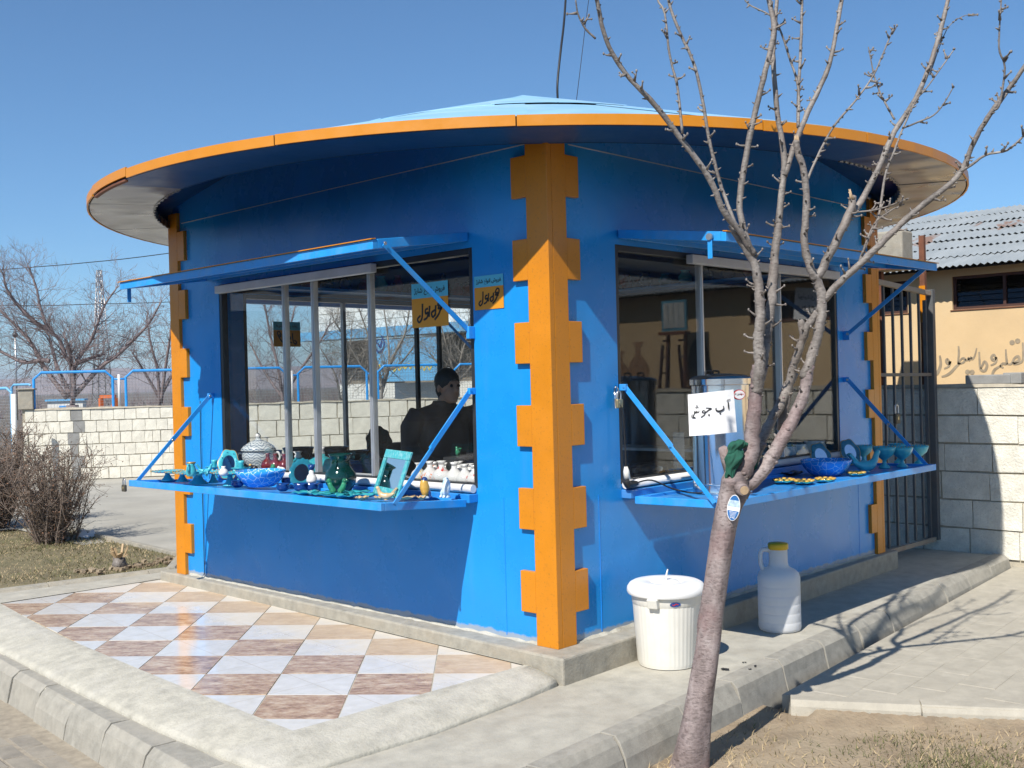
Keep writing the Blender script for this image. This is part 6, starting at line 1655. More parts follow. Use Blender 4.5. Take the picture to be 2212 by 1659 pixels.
# electric lead with its white plug hanging at the window edge
t = thing('power_lead', 'black power lead with a white connector hanging down at the right window edge', 'cable', (0, 0, 0))
b = MB(); b.tube(catmull([P(1338, 870, y=-0.05), P(1346, 900, y=-0.06), P(1350, 960, y=-0.065), P(1352, 1012, y=-0.07)], 5), 0.0055, 6); b.obj('cord', 'rubber', t)
b = MB(); b.tube([P(1352, 1008, y=-0.07), P(1353, 1018, y=-0.07), P(1355, 1036, y=-0.07)], [0.010, 0.019, 0.021], 12); b.obj('connector', 'white_plastic', t)
b = MB(); b.tube([P(1350, 1036, y=-0.07), P(1356, 1046, y=-0.07), P(1375, 1044, y=-0.075)], [0.022, 0.026, 0.016], 10); b.obj('socket', 'rubber', t)
b = MB(); b.tube(catmull([P(1372, 1044, y=-0.08)]+[Vector((x, y, z)) for x, y, z in ((0.80, -0.10, .90), (0.93, -0.16, 0.84), (1.0, -0.25, 0.812), (1.06, -0.30, 0.808))], 5), 0.005, 6); b.obj('flex', 'rubber', t)

def padlock(label, loc, rz, s_, body, shackle_up, nm='padlock'):
    t = thing(nm, label, 'padlock', loc, rz)
    b = MB(); b.box(-0.5*s_, 0.5*s_, -0.2*s_, 0.2*s_, -1.0*s_, 0.0); b.obj('lock_body', body, t, bevel=0.12*s_)
    b = MB(); b.tube(catmull([(-0.32*s_, 0, -0.05*s_), (-0.32*s_, 0, 0.5*s_), (-0.2*s_, 0, 0.8*s_), (0.2*s_, 0, 0.8*s_), (0.32*s_, 0, 0.5*s_), (0.32*s_, 0, -0.05*s_)], 4), 0.09*s_, 8); b.obj('shackle', 'steel', t)
    b = MB(); b.ball((0, -0.2*s_, -0.45*s_), 0.2*s_, 10, 6, (1, .15, 1)); b.obj('keyhole_plate', 'brass', t)
    return t
q = P(268, 1047, x=-0.775); padlock('dark padlock hanging from the far outer corner of the left tray', (-0.775, q.y, q.z), R(-90), 0.052, 'lock_dark', True)
q = P(1337, 862, y=-0.045); padlock('brass padlock hanging at the right window beside the blue brace', (q.x, -0.045, q.z), 0, 0.055, 'brass', True)
b = MB(); q2 = P(1328, 850, y=-0.03); b.tube([q2+Vector((0, 0, .03)), q2+Vector((0.01, 0, 0.045)), q2+Vector((0.03, 0, .03)), q2+Vector((.03, 0, -.03))], 0.006, 8); b.tube([q2+Vector((0, 0, .03)), q2+Vector((-.002, -.004, -.09))], 0.009, 8); tag(b.obj('hasp', 'chrome'), 'bright steel hasp on the wall behind the brass padlock', 'hasp')
q = P(1936, 903, y=0.02); padlock('round dark padlock on the iron bar gate', (q.x, 0.015, q.z+.04), 0, 0.09, 'lock_dark', True)

# posters
def logo(mb, fr, sc_):
    pts = [([(1722, 592), (1740, 566), (1758, 572), (1750, 600), (1726, 604), (1742, 588), (1748, 612)], 8), ([(1748, 598), (1728, 632), (1700, 655)], 8), ([(1710, 588), (1705, 636)], 8), ([(1703, 610), (1680, 622), (1688, 642), (1705, 632)], 8),
           ([(1668, 588), (1662, 640)], 8), ([(1656, 600), (1638, 606), (1640, 624), (1656, 618), (1648, 642), (1624, 652)], 8), ([(1618, 575), (1613, 640), (1592, 662), (1581, 646), (1602, 630)], 8)]
    for p, w_ in pts: ribbon(mb, [((x-1668)/265*sc_, -(y-618)/265*sc_) for x, y in p], w_*1.25/265*sc_, fr, 0.0012, 0.0026, False)
FOROUSH = '\ufeb5\ufeed\ufeae\ufed3'; ANVA = '\ufe8d\ufeee\ufee7\ufe8d\ufecb'
SH = '\ufb8a\ufead\ufe8e\ufeb7'
def poster(label, o, ax, ay, w_, h, nm='poster', mirror=False):
    t = thing(nm, label, 'poster', tuple(o)); fr = frame((0, 0, 0), ax, ay)
    b = MB(); b.prism([(-w_/2, -h/2), (w_/2, -h/2), (w_/2, h*0.16), (-w_/2, h*0.16)], 0, 0.001, fr); b.obj('orange_field', 'post_orange', t)
    b = MB(); b.prism([(-w_/2, h*0.16+.0002), (w_/2, h*0.16+.0002), (w_/2, h/2), (-w_/2, h/2)], 0, 0.001, fr); b.obj('cyan_field', 'post_cyan', t)
    f2 = fr @ Matrix.Diagonal((-1, 1, 1, 1)) if mirror else fr
    text_mesh('lettering', '\ufb8a\ufead\ufe8e\ufeb7 \ufec9\ufe8d\ufeee\ufee7\ufe8d \ufeb5\ufeed\ufeae\ufed3', h*0.155, 'black', t, f2 @ Matrix.Translation((0, h*0.335, 0.0016)), 0.0006, 0.0004)
    mb = MB(); logo(mb, f2 @ Matrix.Translation((0, -h*0.17, 0.0)), w_*1.05); mb.obj('lettering', 'black', t)
    return t
a = P(1056, 631, x=-0.004)
poster('small cyan and orange poster on the blue wall beside the orange corner', (-0.004, a.y, a.z), (0, -1, 0), (0, 0, 1), 0.245, 0.205)
a = P(929, 658, x=0.022)
poster('larger cyan and orange poster inside the left window pane', (0.020, a.y, a.z), (0, -1, 0), (0, 0, 1), 0.345, 0.285)
a = P(620, 722, y=S-0.07)
poster('cyan and orange poster on the back window seen from behind with reversed letters', (a.x, S-0.07, a.z), (1, 0, 0), (0, 0, 1), 0.29, 0.225, mirror=True)

# ------------------------------------------------------------------ seller inside
pl_ = P(957, 845, d=7.95)
per = thing('person', 'person in a dark jacket with short black hair standing inside behind the left window', 'person', (pl_.x, pl_.y, 0.013), R(-100))
def remesh(o, vox, smooth=4):
    m = o.modifiers.new('union', 'REMESH'); m.mode = 'VOXEL'; m.voxel_size = vox; m.use_smooth_shade = True
    s = o.modifiers.new('soft', 'SMOOTH'); s.factor = 0.5; s.iterations = smooth
    return o
# local frame: +x is forward
b = MB(); ht = 1.615
for s_ in (-1, 1):
    b.tube([(0, s_*0.10, 0.86), (0.02, s_*0.10, 0.46), (-0.01, s_*0.105, 0.09)], [0.085, 0.06, 0.042], 12)
    b.tube([(-0.06, s_*0.105, 0.04), (0.06, s_*0.11, 0.045), (0.17, s_*0.115, 0.03)], [0.036, 0.042, 0.028], 10)
    b.tube([(0, s_*0.20, 1.30), (-0.02, s_*0.26, 1.08), (0.14, s_*0.22, 0.95), (0.27, s_*0.15, 0.93)], [0.042, 0.034, 0.030, 0.026], 10)
    # hand: palm, four fingers and a thumb, resting forward
    b.tube([(0.27, s_*0.15, 0.93), (0.31, s_*0.135, 0.925), (0.345, s_*0.125, 0.92)], [0.028, 0.036, 0.034], 10)
    for f_, (ln, off) in enumerate(((0.070, -0.027), (0.080, -0.009), (0.075, 0.009), (0.058, 0.026))):
        y0 = s_*0.125+off; b.tube([(0.345, y0, 0.922), (0.345+ln*.5, y0, 0.922), (0.345+ln*.85, y0, 0.908), (0.345+ln, y0, 0.893)], [0.0095, 0.009, 0.0085, 0.006], 7)
    b.tube([(0.29, s_*0.105, 0.925), (0.325, s_*0.075, 0.92), (0.355, s_*0.068, 0.91)], [0.013, 0.011, 0.008], 7)
b.ball((0, 0, 0.93), 0.15, 14, 10, (0.75, 1.0, 0.8)); b.ball((0, 0, 1.15), 0.165, 14, 10, (0.72, 1.05, 1.25)); b.ball((0, 0, 1.28), 0.14, 14, 8, (0.75, 1.45, 0.7))
b.tube([(0.0, 0, 1.32), (0.055, 0, 1.43)], [0.062, 0.055], 12)
hc = Vector((0.075, 0, 1.492))
b.ball(hc+Vector((-0.012, 0, 0.025)), 0.092, 18, 12, (1.05, 0.84, 1.02)); b.ball(hc+Vector((0.03, 0, -0.045)), 0.068, 14, 10, (0.95, 0.86, 1.1))
b.tube([hc+Vector((0.085, 0, 0.015)), hc+Vector((0.103, 0, -0.012)), hc+Vector((0.118, 0, -0.028)), hc+Vector((0.09, 0, -0.035))], [0.010, 0.013, 0.016, 0.010], 8)
for s_ in (-1, 1): b.ball(hc+Vector((-0.005, s_*0.083, -0.012)), 0.03, 10, 6, (0.6, 0.35, 1.0))
b.ball(hc+Vector((0.083, 0, -0.062)), 0.018, 10, 6, (0.6, 1.5, 0.45)); b.ball(hc+Vector((0.07, 0, -0.095)), 0.03, 10, 6, (0.8, 1, .8))
b.ball(hc+Vector((0.083, 0, 0.03)), 0.02, 10, 6, (0.5, 2.8, 0.5))
remesh(b.obj('body', 'skin', per), 0.007, 3)
b = MB()
for s_ in (-1, 1):
    b.ball(hc+Vector((0.087, s_*0.032, 0.008)), 0.012, 10, 6)
b.obj('eyes', 'black', per)
b = MB(); b.ball(hc+Vector((-0.022, 0, 0.042)), 0.101, 20, 12, (1.05, 0.87, 1.0)); b.ball(hc+Vector((-0.055, 0, -0.02)), 0.07, 14, 10, (0.8, 1.05, 1.0))
o = remesh(b.obj('hair', 'hair', per), 0.008, 2)
b = MB()
b.ball((0, 0, 0.94), 0.18, 16, 10, (0.85, 1.02, 0.75)); b.ball((0, 0, 1.12), 0.195, 16, 10, (0.78, 1.05, 1.15)); b.ball((-0.01, 0, 1.275), 0.165, 16, 8, (0.78, 1.55, 0.62))
for s_ in (-1, 1):
    b.tube([(-0.01, s_*0.20, 1.315), (-0.02, s_*0.275, 1.20), (-0.03, s_*0.285, 1.06), (0.13, s_*0.235, 0.955), (0.255, s_*0.155, 0.935)], [0.078, 0.078, 0.066, 0.056, 0.043], 12)
b.lathe([(0.085, 1.30), (0.09, 1.36), (0.082, 1.405), (0.072, 1.40), (0.07, 1.33)], 16, (0.01, 0, 0))
remesh(b.obj('jacket', 'jacket', per), 0.012, 4)
b = MB()
for s_ in (-1, 1): b.tube([(0, s_*0.09, 0.92), (0.0, s_*0.10, 0.80), (0.025, s_*0.10, 0.46), (0.0, s_*0.105, 0.075)], [0.105, 0.105, 0.082, 0.065], 12)
b.ball((0, 0, 0.88), 0.165, 14, 8, (0.85, 1.0, 0.6))
remesh(b.obj('trousers', 'trousers', per), 0.012, 3)

# ------------------------------------------------------------------ bin, jug and litter by the kiosk
q = P(1443, 1433, z=-0.15)
bin_ = thing('waste_bin', 'white ribbed plastic bin with a lid standing beside the tree', 'bin', (q.x, q.y, -0.149), R(30))
n = 96
def rib(a, i):
    k = (a/(2*PI)*44) % 1.0
    return 1+(0.010 if (k < 0.16 and 2 <= i <= 5) else 0)
MB().lathe([(0.155, 0.0), (0.170, 0.004), (0.174, 0.02), (0.176, 0.024), (0.197, 0.36), (0.198, 0.365), (0.203, 0.37), (0.205, 0.425), (0.214, 0.428), (0.214, 0.436)], 176, lob=rib).obj('bucket', 'white_plastic', bin_, sharp=50)
MB().lathe([(0.205, 0.424), (0.226, 0.420), (0.231, 0.432), (0.229, 0.455), (0.214, 0.476), (0.195, 0.486), (0.110, 0.488), (0.095, 0.480), (0.088, 0.474), (0.085, 0.474), (0.070, 0.490), (0.040, 0.494), (0.0, 0.494)], 64).obj('lid', 'white_lid', bin_, sharp=40)
b = MB(); b.tube(catmull([(0.02, 0.0, 0.49), (0.025, -0.005, 0.525), (0.0, -0.012, 0.552), (-0.022, -0.006, 0.53), (-0.018, 0.0, 0.49)], 5), 0.004, 8); b.obj('lid_loop', 'white_plastic', bin_)
for a in (R(165), R(-15)):
    c = Vector((math.cos(a), math.sin(a), 0)); s_ = Vector((-c.y, c.x, 0))
    b = MB(); b.hexa([c*0.19-s_*.035+Vector((0, 0, .375)), c*0.19+s_*.035+Vector((0, 0, .375)), c*0.225+s_*.03+Vector((0, 0, .36)), c*0.225-s_*.03+Vector((0, 0, .36)), c*0.2-s_*.035+Vector((0, 0, .42)), c*0.2+s_*.035+Vector((0, 0, .42)), c*0.245+s_*.03+Vector((0, 0, .418)), c*0.245-s_*.03+Vector((0, 0, .418))])
    b.obj('grip', 'white_plastic', bin_, bevel=0.006)
tc_ = Vector((CAM[0]-q.x, CAM[1]-q.y, 0)).normalized(); tl_ = Matrix.Rotation(R(-30+14), 3, 'Z') @ tc_
fr = frame(tl_*0.2045+Vector((0, 0, 0.385)), Vector((-tl_.y, tl_.x, 0)), (0, 0, 1))
b = MB(); b.prism([(0.032*math.cos(2*PI*k/20), 0.013*math.sin(2*PI*k/20)) for k in range(20)], 0, 0.0015, fr); b.obj('label', 'navy', bin_)
mb = MB(); ribbon(mb, [(-.018, .002), (-.008, -.004), (0.004, .004), (.018, -.001)], 0.006, fr, 0.0016, 0.0022); mb.obj('label_mark', 'red', bin_)

q = P(1685, 1360, z=-0.15)
jug_ = thing('plastic_jug', 'translucent white plastic jug with a yellow cap beside the kerb', 'jug', (q.x, q.y, -0.149), R(-20))
prof = [(0.118, 0.0), (0.132, 0.006), (0.138, 0.025)]
for k in range(5):
    z = 0.05+0.058*k; prof += [(0.138, z), (0.138, z+0.010), (0.1370, z+0.013), (0.1370, z+0.016), (0.138, z+0.019)]
prof += [(0.138, 0.345), (0.130, 0.375), (0.105, 0.398), (0.075, 0.412), (0.064, 0.425), (0.060, 0.45), (0.060, 0.535)]
MB().lathe(prof, 48).obj('body', 'jug', jug_, sharp=60)
MB().lathe([(0.064, 0.532), (0.066, 0.535), (0.066, 0.562), (0.060, 0.572), (0, 0.574)], 40, lob=lambda a, i: 1+0.012*math.cos(30*a)*(i in (1, 2))).obj('cap', 'yellow_cap', jug_)
hd = Matrix.Rotation(R(20), 3, 'Z') @ Vector((-0.688, 0.725, 0))   # to the left in the photograph
b = MB(); b.tube(catmull([hd*0.055+Vector((0, 0, .525)), hd*0.10+Vector((0, 0, .53)), hd*0.118+Vector((0, 0, .50)), hd*0.116+Vector((0, 0, .44)), hd*0.10+Vector((0, 0, .39))], 5), 0.015, 10); b.obj('handle', 'jug', jug_)
q = P(1571, 1531, z=-0.33); b = MB(); b.tube([(0, 0, 0), (0.02, 0.03, 0.05)], 0.005, 8); tag(b.obj('cigarette_end', 'paper', None, tuple(q)), 'white cigarette end lying on the soil beside the trunk', 'litter')
for i, (x, y, s_) in enumerate(((1565, 1448, .016), (1608, 1432, .010), (1632, 1440, .012), (1620, 1446, .008))):
    q = P(x, y, z=-0.147); b = MB()
    for k in range(4): b.ball((random.uniform(-s_, s_), random.uniform(-s_, s_), s_*.4), s_*random.uniform(.4, .7), 6, 4, (1, 1, .6))
    tag(b.obj('debris', 'rubber', None, tuple(q)), 'small black lump of debris on the walkway behind the trunk', 'debris', 'black lumps on the walkway')
q = P(888, 1115, z=-0.078)
q = P(258, 1226, z=-0.13); t = thing('tree_stump', 'small splintered stump in the lawn near the patio', 'stump', tuple(q))
b = MB(); b.tube([(0, 0, -0.03), (0, 0, 0.05), (0.01, 0, 0.10)], [0.085, 0.07, 0.055], 10, jit=0.28); b.obj('stump', 'bark_grey', t)
b = MB()
for k in range(14):
    a = random.uniform(0, 2*PI); b.bar((0.04*math.cos(a), .04*math.sin(a), 0.1), (0.08*math.cos(a), 0.08*math.sin(a), random.uniform(.12, .22)), 0.02, 0.012)
b.obj('splinters', 'wood', t)
b = MB()
for k in range(90):
    x = random.uniform(-0.4, 0.8); y = random.uniform(-0.2, 0.12); r_ = random.uniform(.006, .026)
    b.hexa([(x+sx*r_*random.uniform(.6, 1.3), y+sy*r_*random.uniform(.6, 1.3), zz*r_*random.uniform(.7, 1.2)) for zz in (-.3, 1) for sx, sy in ((-1, -1), (1, -1), (1, 1), (-1, 1))])
stuff(b.obj('clods', 'soil', t))
q = P(190, 1160, z=-0.13)
b = MB(); b.prism([(-.12, 0), (-.03, .09), (.0, .02), (.07, .07), (.1, -.02), (0, -.05)], 0, 0.01, Matrix.Rotation(1.0, 4, 'X')); tag(b.obj('paper_scrap', 'paper', None, tuple(q+Vector((0, 0, .02)))), 'crumpled white paper scrap caught at the foot of the bush', 'litter')
# ------------------------------------------------------------------ the young tree in front
def C5(x, y): return (1091.6+.5066*x, .5066*y)           # upper part of the photograph
def CM(x, y): return (1273.5+.27417*x, 485.1+.27417*y)   # middle part
def C6(x, y): return (1273.5+.3564*x, 788.4+.3564*y)     # fork
D0 = 5.2
tree = thing('tree', 'young bare fruit tree with a leaning reddish trunk in front of the kiosk', 'tree', tuple(P(1489, 1668, d=D0)))
t0 = tree.location.copy()
def path(pts, conv=None, da=0.0, db=0.0):
    out = []; n = len(pts)
    for i, p in enumerate(pts):
        px, py = conv(*p) if conv else p
        out.append(P(px, py, d=D0+da+(db-da)*i/max(1, n-1))-t0)
    return out
def wd(px, d=D0): return px*d/2342.2/2                  # radius from a width in photo pixels
def limb(name, pts, w0, w1, sides=10, mat='bark_grey', jit=0.05, sub=5, knots=True):
    q = catmull(pts, sub); n = len(q)
    L = [0.0]
    for i in range(1, n): L.append(L[-1]+(q[i]-q[i-1]).length)
    rad = []
    for i in range(n):
        t = L[i]/max(1e-6, L[-1]); r_ = wd(w0)*(1-t)+wd(w1)*t
        if knots: r_ *= 1+0.10*max(0, math.sin(L[i]*55+len(pts)))**6+random.uniform(-.03, .03)
        rad.append(r_)
    for i in range(1, n-1): q[i] = q[i]+Vector((random.uniform(-1, 1), random.uniform(-1, 1), random.uniform(-1, 1)))*rad[i]*0.12
    b = MB(); b.tube(q, rad, sides, jit=jit)
    o = b.obj(name, mat, tree, raw=True)
    return o, q, rad
trunk_pts = [(1484, 1690), (1492, 1640), (1504, 1560), (1514, 1490), (1528, 1410), (1538, 1330), (1547, 1260), (1556, 1190), (1566, 1130), (1577, 1080), (1587, 1040), (1592, 1015)]
q = [P(x, y, d=D0)-t0 for x, y in trunk_pts]
wt = [108, 80, 62, 57, 53, 52, 51, 52, 52, 54, 58, 44]
qq = catmull(q, 5); n = len(qq); rr = list(np.interp(np.linspace(0, 11, n), np.arange(12), wt)); rr = [wd(x) for x in rr]
b = MB(); sides = 22; b.tube(qq, rr, sides)
# knots, swellings and bark folds
v = np.array(b.v); 
rg = np.random.default_rng(5); ax = np.array([list(p) for p in qq])
for i in range(n):
    for k in range(sides):
        idx = i*sides+k; c = ax[i]; d_ = v[idx]-c
        f = 1+0.045*math.sin(3*2*PI*k/sides+i*0.15)+0.03*math.sin(5*2*PI*k/sides-i*0.3)+rg.normal(0, 0.014)
        v[idx] = c+d_*f
for (i0, k0, am, s_) in ((17, 5, 0.35, 1.6), (30, 4, .30, 1.5), (38, 16, .22, 1.6), (8, 3, .4, 2.6), (46, 7, .3, 2), (24, 18, .2, 1.4), (50, 2, .35, 2.0)):
    for i in range(max(0, i0-5), min(n, i0+6)):
        for k in range(sides):
            dk = min((k-k0) % sides, (k0-k) % sides)
            g = am*math.exp(-((i-i0)**2+dk**2)/s_**2)
            v[i*sides+k] = ax[i]+(v[i*sides+k]-ax[i])*(1+g)
b.v = [tuple(p) for p in v]
tr_ = b.obj('trunk', 'bark', tree, raw=True)
sb = tr_.modifiers.new('soft', 'SUBSURF'); sb.levels = 1; sb.render_levels = 1
LB = []
def add(pts, conv, w0, w1, da, db, sides=10, mat='bark_grey', nm='branch'):
    o, q, rad = limb(nm, path(pts, conv, da, db), w0, w1, sides, mat); LB.append((q, rad)); return o
# main limbs from the fork
add([(890, 790), (905, 700), (945, 620), (985, 480), (992, 330), (1010, 170), (1022, 0)], lambda x, y: (1273.5+.3564*x, 788.4+.3564*y), 40, 25, 0, -0.04, 14, 'bark')
add([(880, 810), (925, 745), (1000, 690), (1080, 600), (1150, 470), (1230, 340), (1300, 170), (1335, 0)], C6, 34, 22, 0, 0.05, 14, 'bark')
add([(925, 800), (1000, 560), (1080, 380), (1150, 250), (1190, 150), (1240, 50)], C6, 26, 20, 0.05, 0.22, 12)
add([(1505, 1620), (1590, 1180), (1625, 1060), (1680, 900), (1720, 800), (1800, 690)], lambda x, y: CM(x, y*1.0) if False else (1273.5+.27417*x, 485.1+.27417*y), 20, 17, 0.20, 0.06, 10)
add([(1690, 880), (1678, 820), (1662, 765)], CM, 18, 16, 0.14, 0.15, 10)
add([(1312, 1330), (1330, 1200), (1342, 1060), (1330, 900), (1345, 750), (1335, 500), (1295, 300), (1205, 150), (1110, 0)], CM, 27, 15, -0.04, -0.10)
add([(1330, 1300), (1352, 1180), (1372, 1060), (1395, 900), (1420, 700), (1440, 550), (1452, 350), (1470, 150), (1492, 0)], CM, 22, 17, -0.02, 0.08)
add([(1690, 1210), (1735, 1090), (1775, 960), (1802, 850), (1832, 680), (1825, 540), (1775, 400)], CM, 22, 20, 0.05, 0.05, 12)
# upper branches
add([(1060, 1085), (1000, 985), (930, 900), (870, 760), (740, 580), (640, 450), (510, 310), (430, 170), (390, 0), (375, -80)], C5, 14, 8, -0.10, -0.45)
add([(1045, 1065), (1000, 900), (1020, 700), (1060, 500), (1110, 300), (1145, 130), (1125, 0), (1110, -90)], C5, 14, 11, -0.06, 0.10)
add([(985, 965), (940, 850), (910, 760), (870, 600), (840, 420), (800, 260), (740, 130), (700, 20), (690, -60)], C5, 8, 6, -0.10, -0.02, 8)
add([(755, 570), (735, 380), (700, 230), (680, 60), (650, 0), (640, -60)], C5, 6, 4, -0.22, -0.1, 7)
add([(1130, 1230), (1160, 1000), (1180, 800), (1190, 680), (1160, 480), (1142, 260), (1150, 120), (1160, -40)], C5, 17, 8, 0.08, 0.16)
add([(1190, 750), (1240, 600), (1290, 480), (1380, 280), (1420, 80), (1445, -60)], C5, 13, 9, 0.10, 0.32, 9)
add([(1248, 545), (1250, 380), (1210, 240), (1160, 100), (1120, 60), (1040, 20), (1010, -20)], C5, 7, 3, 0.18, 0.30, 7)
add([(1250, 545), (1250, 400), (1260, 200), (1266, 0), (1268, -60)], C5, 8, 6, 0.18, 0.40, 7)
add([(1320, 1190), (1305, 1150), (1275, 1030), (1285, 850), (1270, 720), (1248, 650), (1242, 600)], C5, 18, 13, 0.05, 0.0)
add([(1285, 775), (1330, 670), (1400, 540), (1500, 420), (1570, 320), (1610, 230), (1655, 120)], C5, 6, 3, 0.03, 0.3, 7)
add([(1330, 1185), (1400, 1050), (1470, 900), (1482, 840)], C5, 19, 16, 0.05, 0.1)
add([(1478, 885), (1500, 885), (1590, 720), (1660, 560), (1750, 420), (1830, 220), (1880, 30), (1905, -60)], C5, 14, 9, 0.09, 0.42)
add([(1360, 1280), (1430, 1200), (1530, 1110), (1640, 1000), (1760, 890), (1930, 750), (2000, 600), (2070, 480), (2160, 360), (2250, 230)], C5, 16, 8, 0.05, -0.35)
add([(1945, 730), (1985, 705), (2050, 660), (2140, 640), (2220, 570)], C5, 6, 4, -0.2, -0.34, 7)
add([(1510, 1118), (1550, 1010), (1590, 930), (1620, 750), (1660, 640), (1690, 560), (1750, 430), (1800, 370), (1918, 205)], C5, 7, 2.5, 0.0, 0.3, 7)
add([(1660, 510), (1610, 420), (1575, 330), (1548, 200)], C5, 5, 2.5, 0.24, 0.30, 6)
add([(1700, 545), (1760, 520), (1840, 480), (1912, 370)], C5, 5, 2.5, 0.24, 0.1, 6)
add([(2085, 470), (2108, 440), (2130, 290), (2105, 200), (2115, 0), (2118, -40)], C5, 5, 2.5, -0.3, -0.4, 6)
add([(2110, 440), (2180, 340), (2230, 260)], C5, 5, 4, -0.3, -0.3, 6)
add([(1500, 905), (1600, 890), (1722, 845)], C5, 4, 2, 0.09, 0.0, 6)
add([(1520, 1090), (1570, 960), (1640, 900), (1702, 870)], C5, 4, 2.5, 0.0, -.05, 6)
add([(385, 165), (340, 120), (310, 60), (300, 0)], C5, 5, 3, -0.45, -0.5, 6)
add([(1810, 320), (1880, 130), (1950, 70), (2010, 60)], C5, 3, 1.5, .36, .45, 6)
# broken stub tops
for pts in ([(1482, 850), (1478, 826)], [(1242, 610), (1236, 585)]):
    for k in range(6):
        a = [(pts[0][0]+random.uniform(-9, 9), pts[0][1]), (pts[1][0]+random.uniform(-16, 12), pts[1][1]-random.uniform(0, 22))]
        b = MB(); q_ = path(a, C5, 0.08, 0.08); b.tube(q_, [0.008, 0.002], 5); b.obj('splinter', 'cutwood', tree)
# cut end of the low side limb
c = P(1602, 1056, d=D0-0.085)-t0; tc2 = (Vector(CAM)-(c+t0)).normalized()
b = MB(); b.tube([c+Vector((0.05, 0.05, 0.01)), c, c-Vector((0.022, 0.028, 0.004))], [0.034, 0.032, 0.026], 14); b.obj('cut_stub', 'bark', tree)
b = MB(); b.tube([c-Vector((0.0215, 0.0275, 0.004)), c-Vector((0.025, 0.031, 0.0045))], [0.021, 0.020], 14); b.obj('cut_face', 'cutwood', tree)
c = P(1562, 975, d=D0)-t0
b = MB(); b.tube([P(1580, 1025, d=D0+.03)-t0, P(1570, 995, d=D0+.03)-t0, c+Vector((0, 0, 0.015))], [0.030, 0.026, 0.022], 10, jit=.08); b.obj('cut_stub', 'bark', tree)
# spurs and buds all along
b = MB()
for q_, rad in LB:
    acc = 0.0; step = random.uniform(.02, .05)
    for i in range(1, len(q_)-1):
        acc += (q_[i]-q_[i-1]).length
        while acc > step:
            acc -= step; step = random.uniform(0.018, 0.055)
            d_ = (q_[i+1]-q_[i]).normalized(); s_ = Vector((random.gauss(0, 1), random.gauss(0, 1), random.gauss(0.1, 1))); s_ = (s_-d_*s_.dot(d_)).normalized()
            if rad[i] > 0.028 and random.random() < .45: continue
            ln = random.choice((0.008, 0.012, 0.016, 0.022, 0.03, 0.042)) if rad[i] < 0.03 else random.choice((.006, .010, .014))
            p0 = q_[i].lerp(q_[i+1], random.random())+s_*rad[i]*0.7; dirn = (s_+d_*random.uniform(.1, .8)).normalized()
            p1 = p0+dirn*(ln*.6+rad[i]*.3); p2 = p1+(dirn+Vector((0, 0, random.uniform(0, .5)))).normalized()*ln*.5
            r_ = min(0.005, 0.0030+ln*0.03)*(1 if rad[i] < .03 else 1.7)
            b.tube([p0, p1, p2], [r_*1.9, r_, r_*0.5], 5)
            if ln > .025:
                b.ball(p2, r_*1.3, 5, 4, (1, 1, 1.4))
                if random.random() < .5:
                    p3 = p1+Vector((random.uniform(-1, 1), random.uniform(-1, 1), random.uniform(-.2, 1))).normalized()*ln*.5; b.tube([p1, p3], [r_*.9, r_*.5], 4); b.ball(p3, r_*1.2, 5, 4)
stuff(b.obj('spurs', 'bark_grey', tree, raw=True))
b = MB()
for q_, rad in LB:                                      # bark collars and scars on the thick limbs
    for i in range(2, len(q_)-2):
        if rad[i] > .02 and random.random() < .22:
            s_ = Vector((random.gauss(0, 1), random.gauss(0, 1), random.gauss(0, 1))).normalized(); d_ = (q_[i+1]-q_[i]).normalized(); s_ = (s_-d_*s_.dot(d_)).normalized()
            b.ball(q_[i]+s_*rad[i]*.85, rad[i]*random.uniform(.25, .45), 8, 5, (1, 1, .8))
stuff(b.obj('knots', 'bark', tree, raw=True))
# oval printed sticker on the trunk
sc_ = P(1584.5, 1097, d=D0-0.068); tn = (Vector(CAM)-sc_); tn.z = 0; tn.normalize(); tn = (Matrix.Rotation(R(-8), 3, 'Z') @ tn)
up2 = (Vector((0, 0, 1))+Vector((0.688, -.725, 0))*0.16).normalized()
sr = tn.cross(Vector((0, 0, 1))); sr = -sr
st = thing('tree_sticker', 'oval blue and white printed sticker stuck on the tree trunk', 'sticker', tuple(sc_))
fr = frame((0, 0, 0), up2.cross(tn), up2)
el = lambda sx, sy, y0=-2, y1=2: [(sx*math.cos(a), max(y0, min(y1, sy*math.sin(a)))) for a in (2*PI*k/36 for k in range(36))]
b = MB(); b.prism(el(.030, .062), -0.012, 0, fr); b.obj('backing', 'paper', st)
for nm, mt, y0, y1 in (('blue_field', 'post_navy', -1, -0.014), ('white_band', 'paper', -0.014, 0.004), ('picture_field', 'post_sky', 0.004, 0.036), ('blue_field', 'post_navy', .036, 1)):
    pl = [p for p in clip_poly(el(.0275, .059), [(-.1, max(-.1, y0)), (.1, max(-.1, y0)), (.1, min(.1, y1)), (-.1, min(.1, y1))])]
    if mt == 'post_navy' and 'post_navy' not in M: M['post_navy'] = pm('sticker_blue', (0.02, 0.13, 0.36), 0.4, bmp=0); M['post_sky'] = pm('sticker_picture', (0.40, 0.52, 0.62), 0.4, var=.4, vscale=60, bmp=0)
    if len(pl) > 2: b = MB(); b.prism(pl, 0.0003, 0.0012, fr); b.obj(nm, mt, st)
text_mesh('lettering', '\u06f1\u06f3\u06f9\u06f5', 0.012, 'paper', st, fr @ Matrix.Translation((0, -0.047, 0.0016)), 0.0002, 0.0002)
b = MB()
for k in range(4): ribbon(b, [(-.018+.002*k, -.020-.006*k), (-.005, -.0195-.006*k), (.006, -.0205-.006*k), (.018-.002*k, -.020-.006*k)], 0.0016, fr, .0013, .0018, False)
b.obj('small_print', 'paper', st)
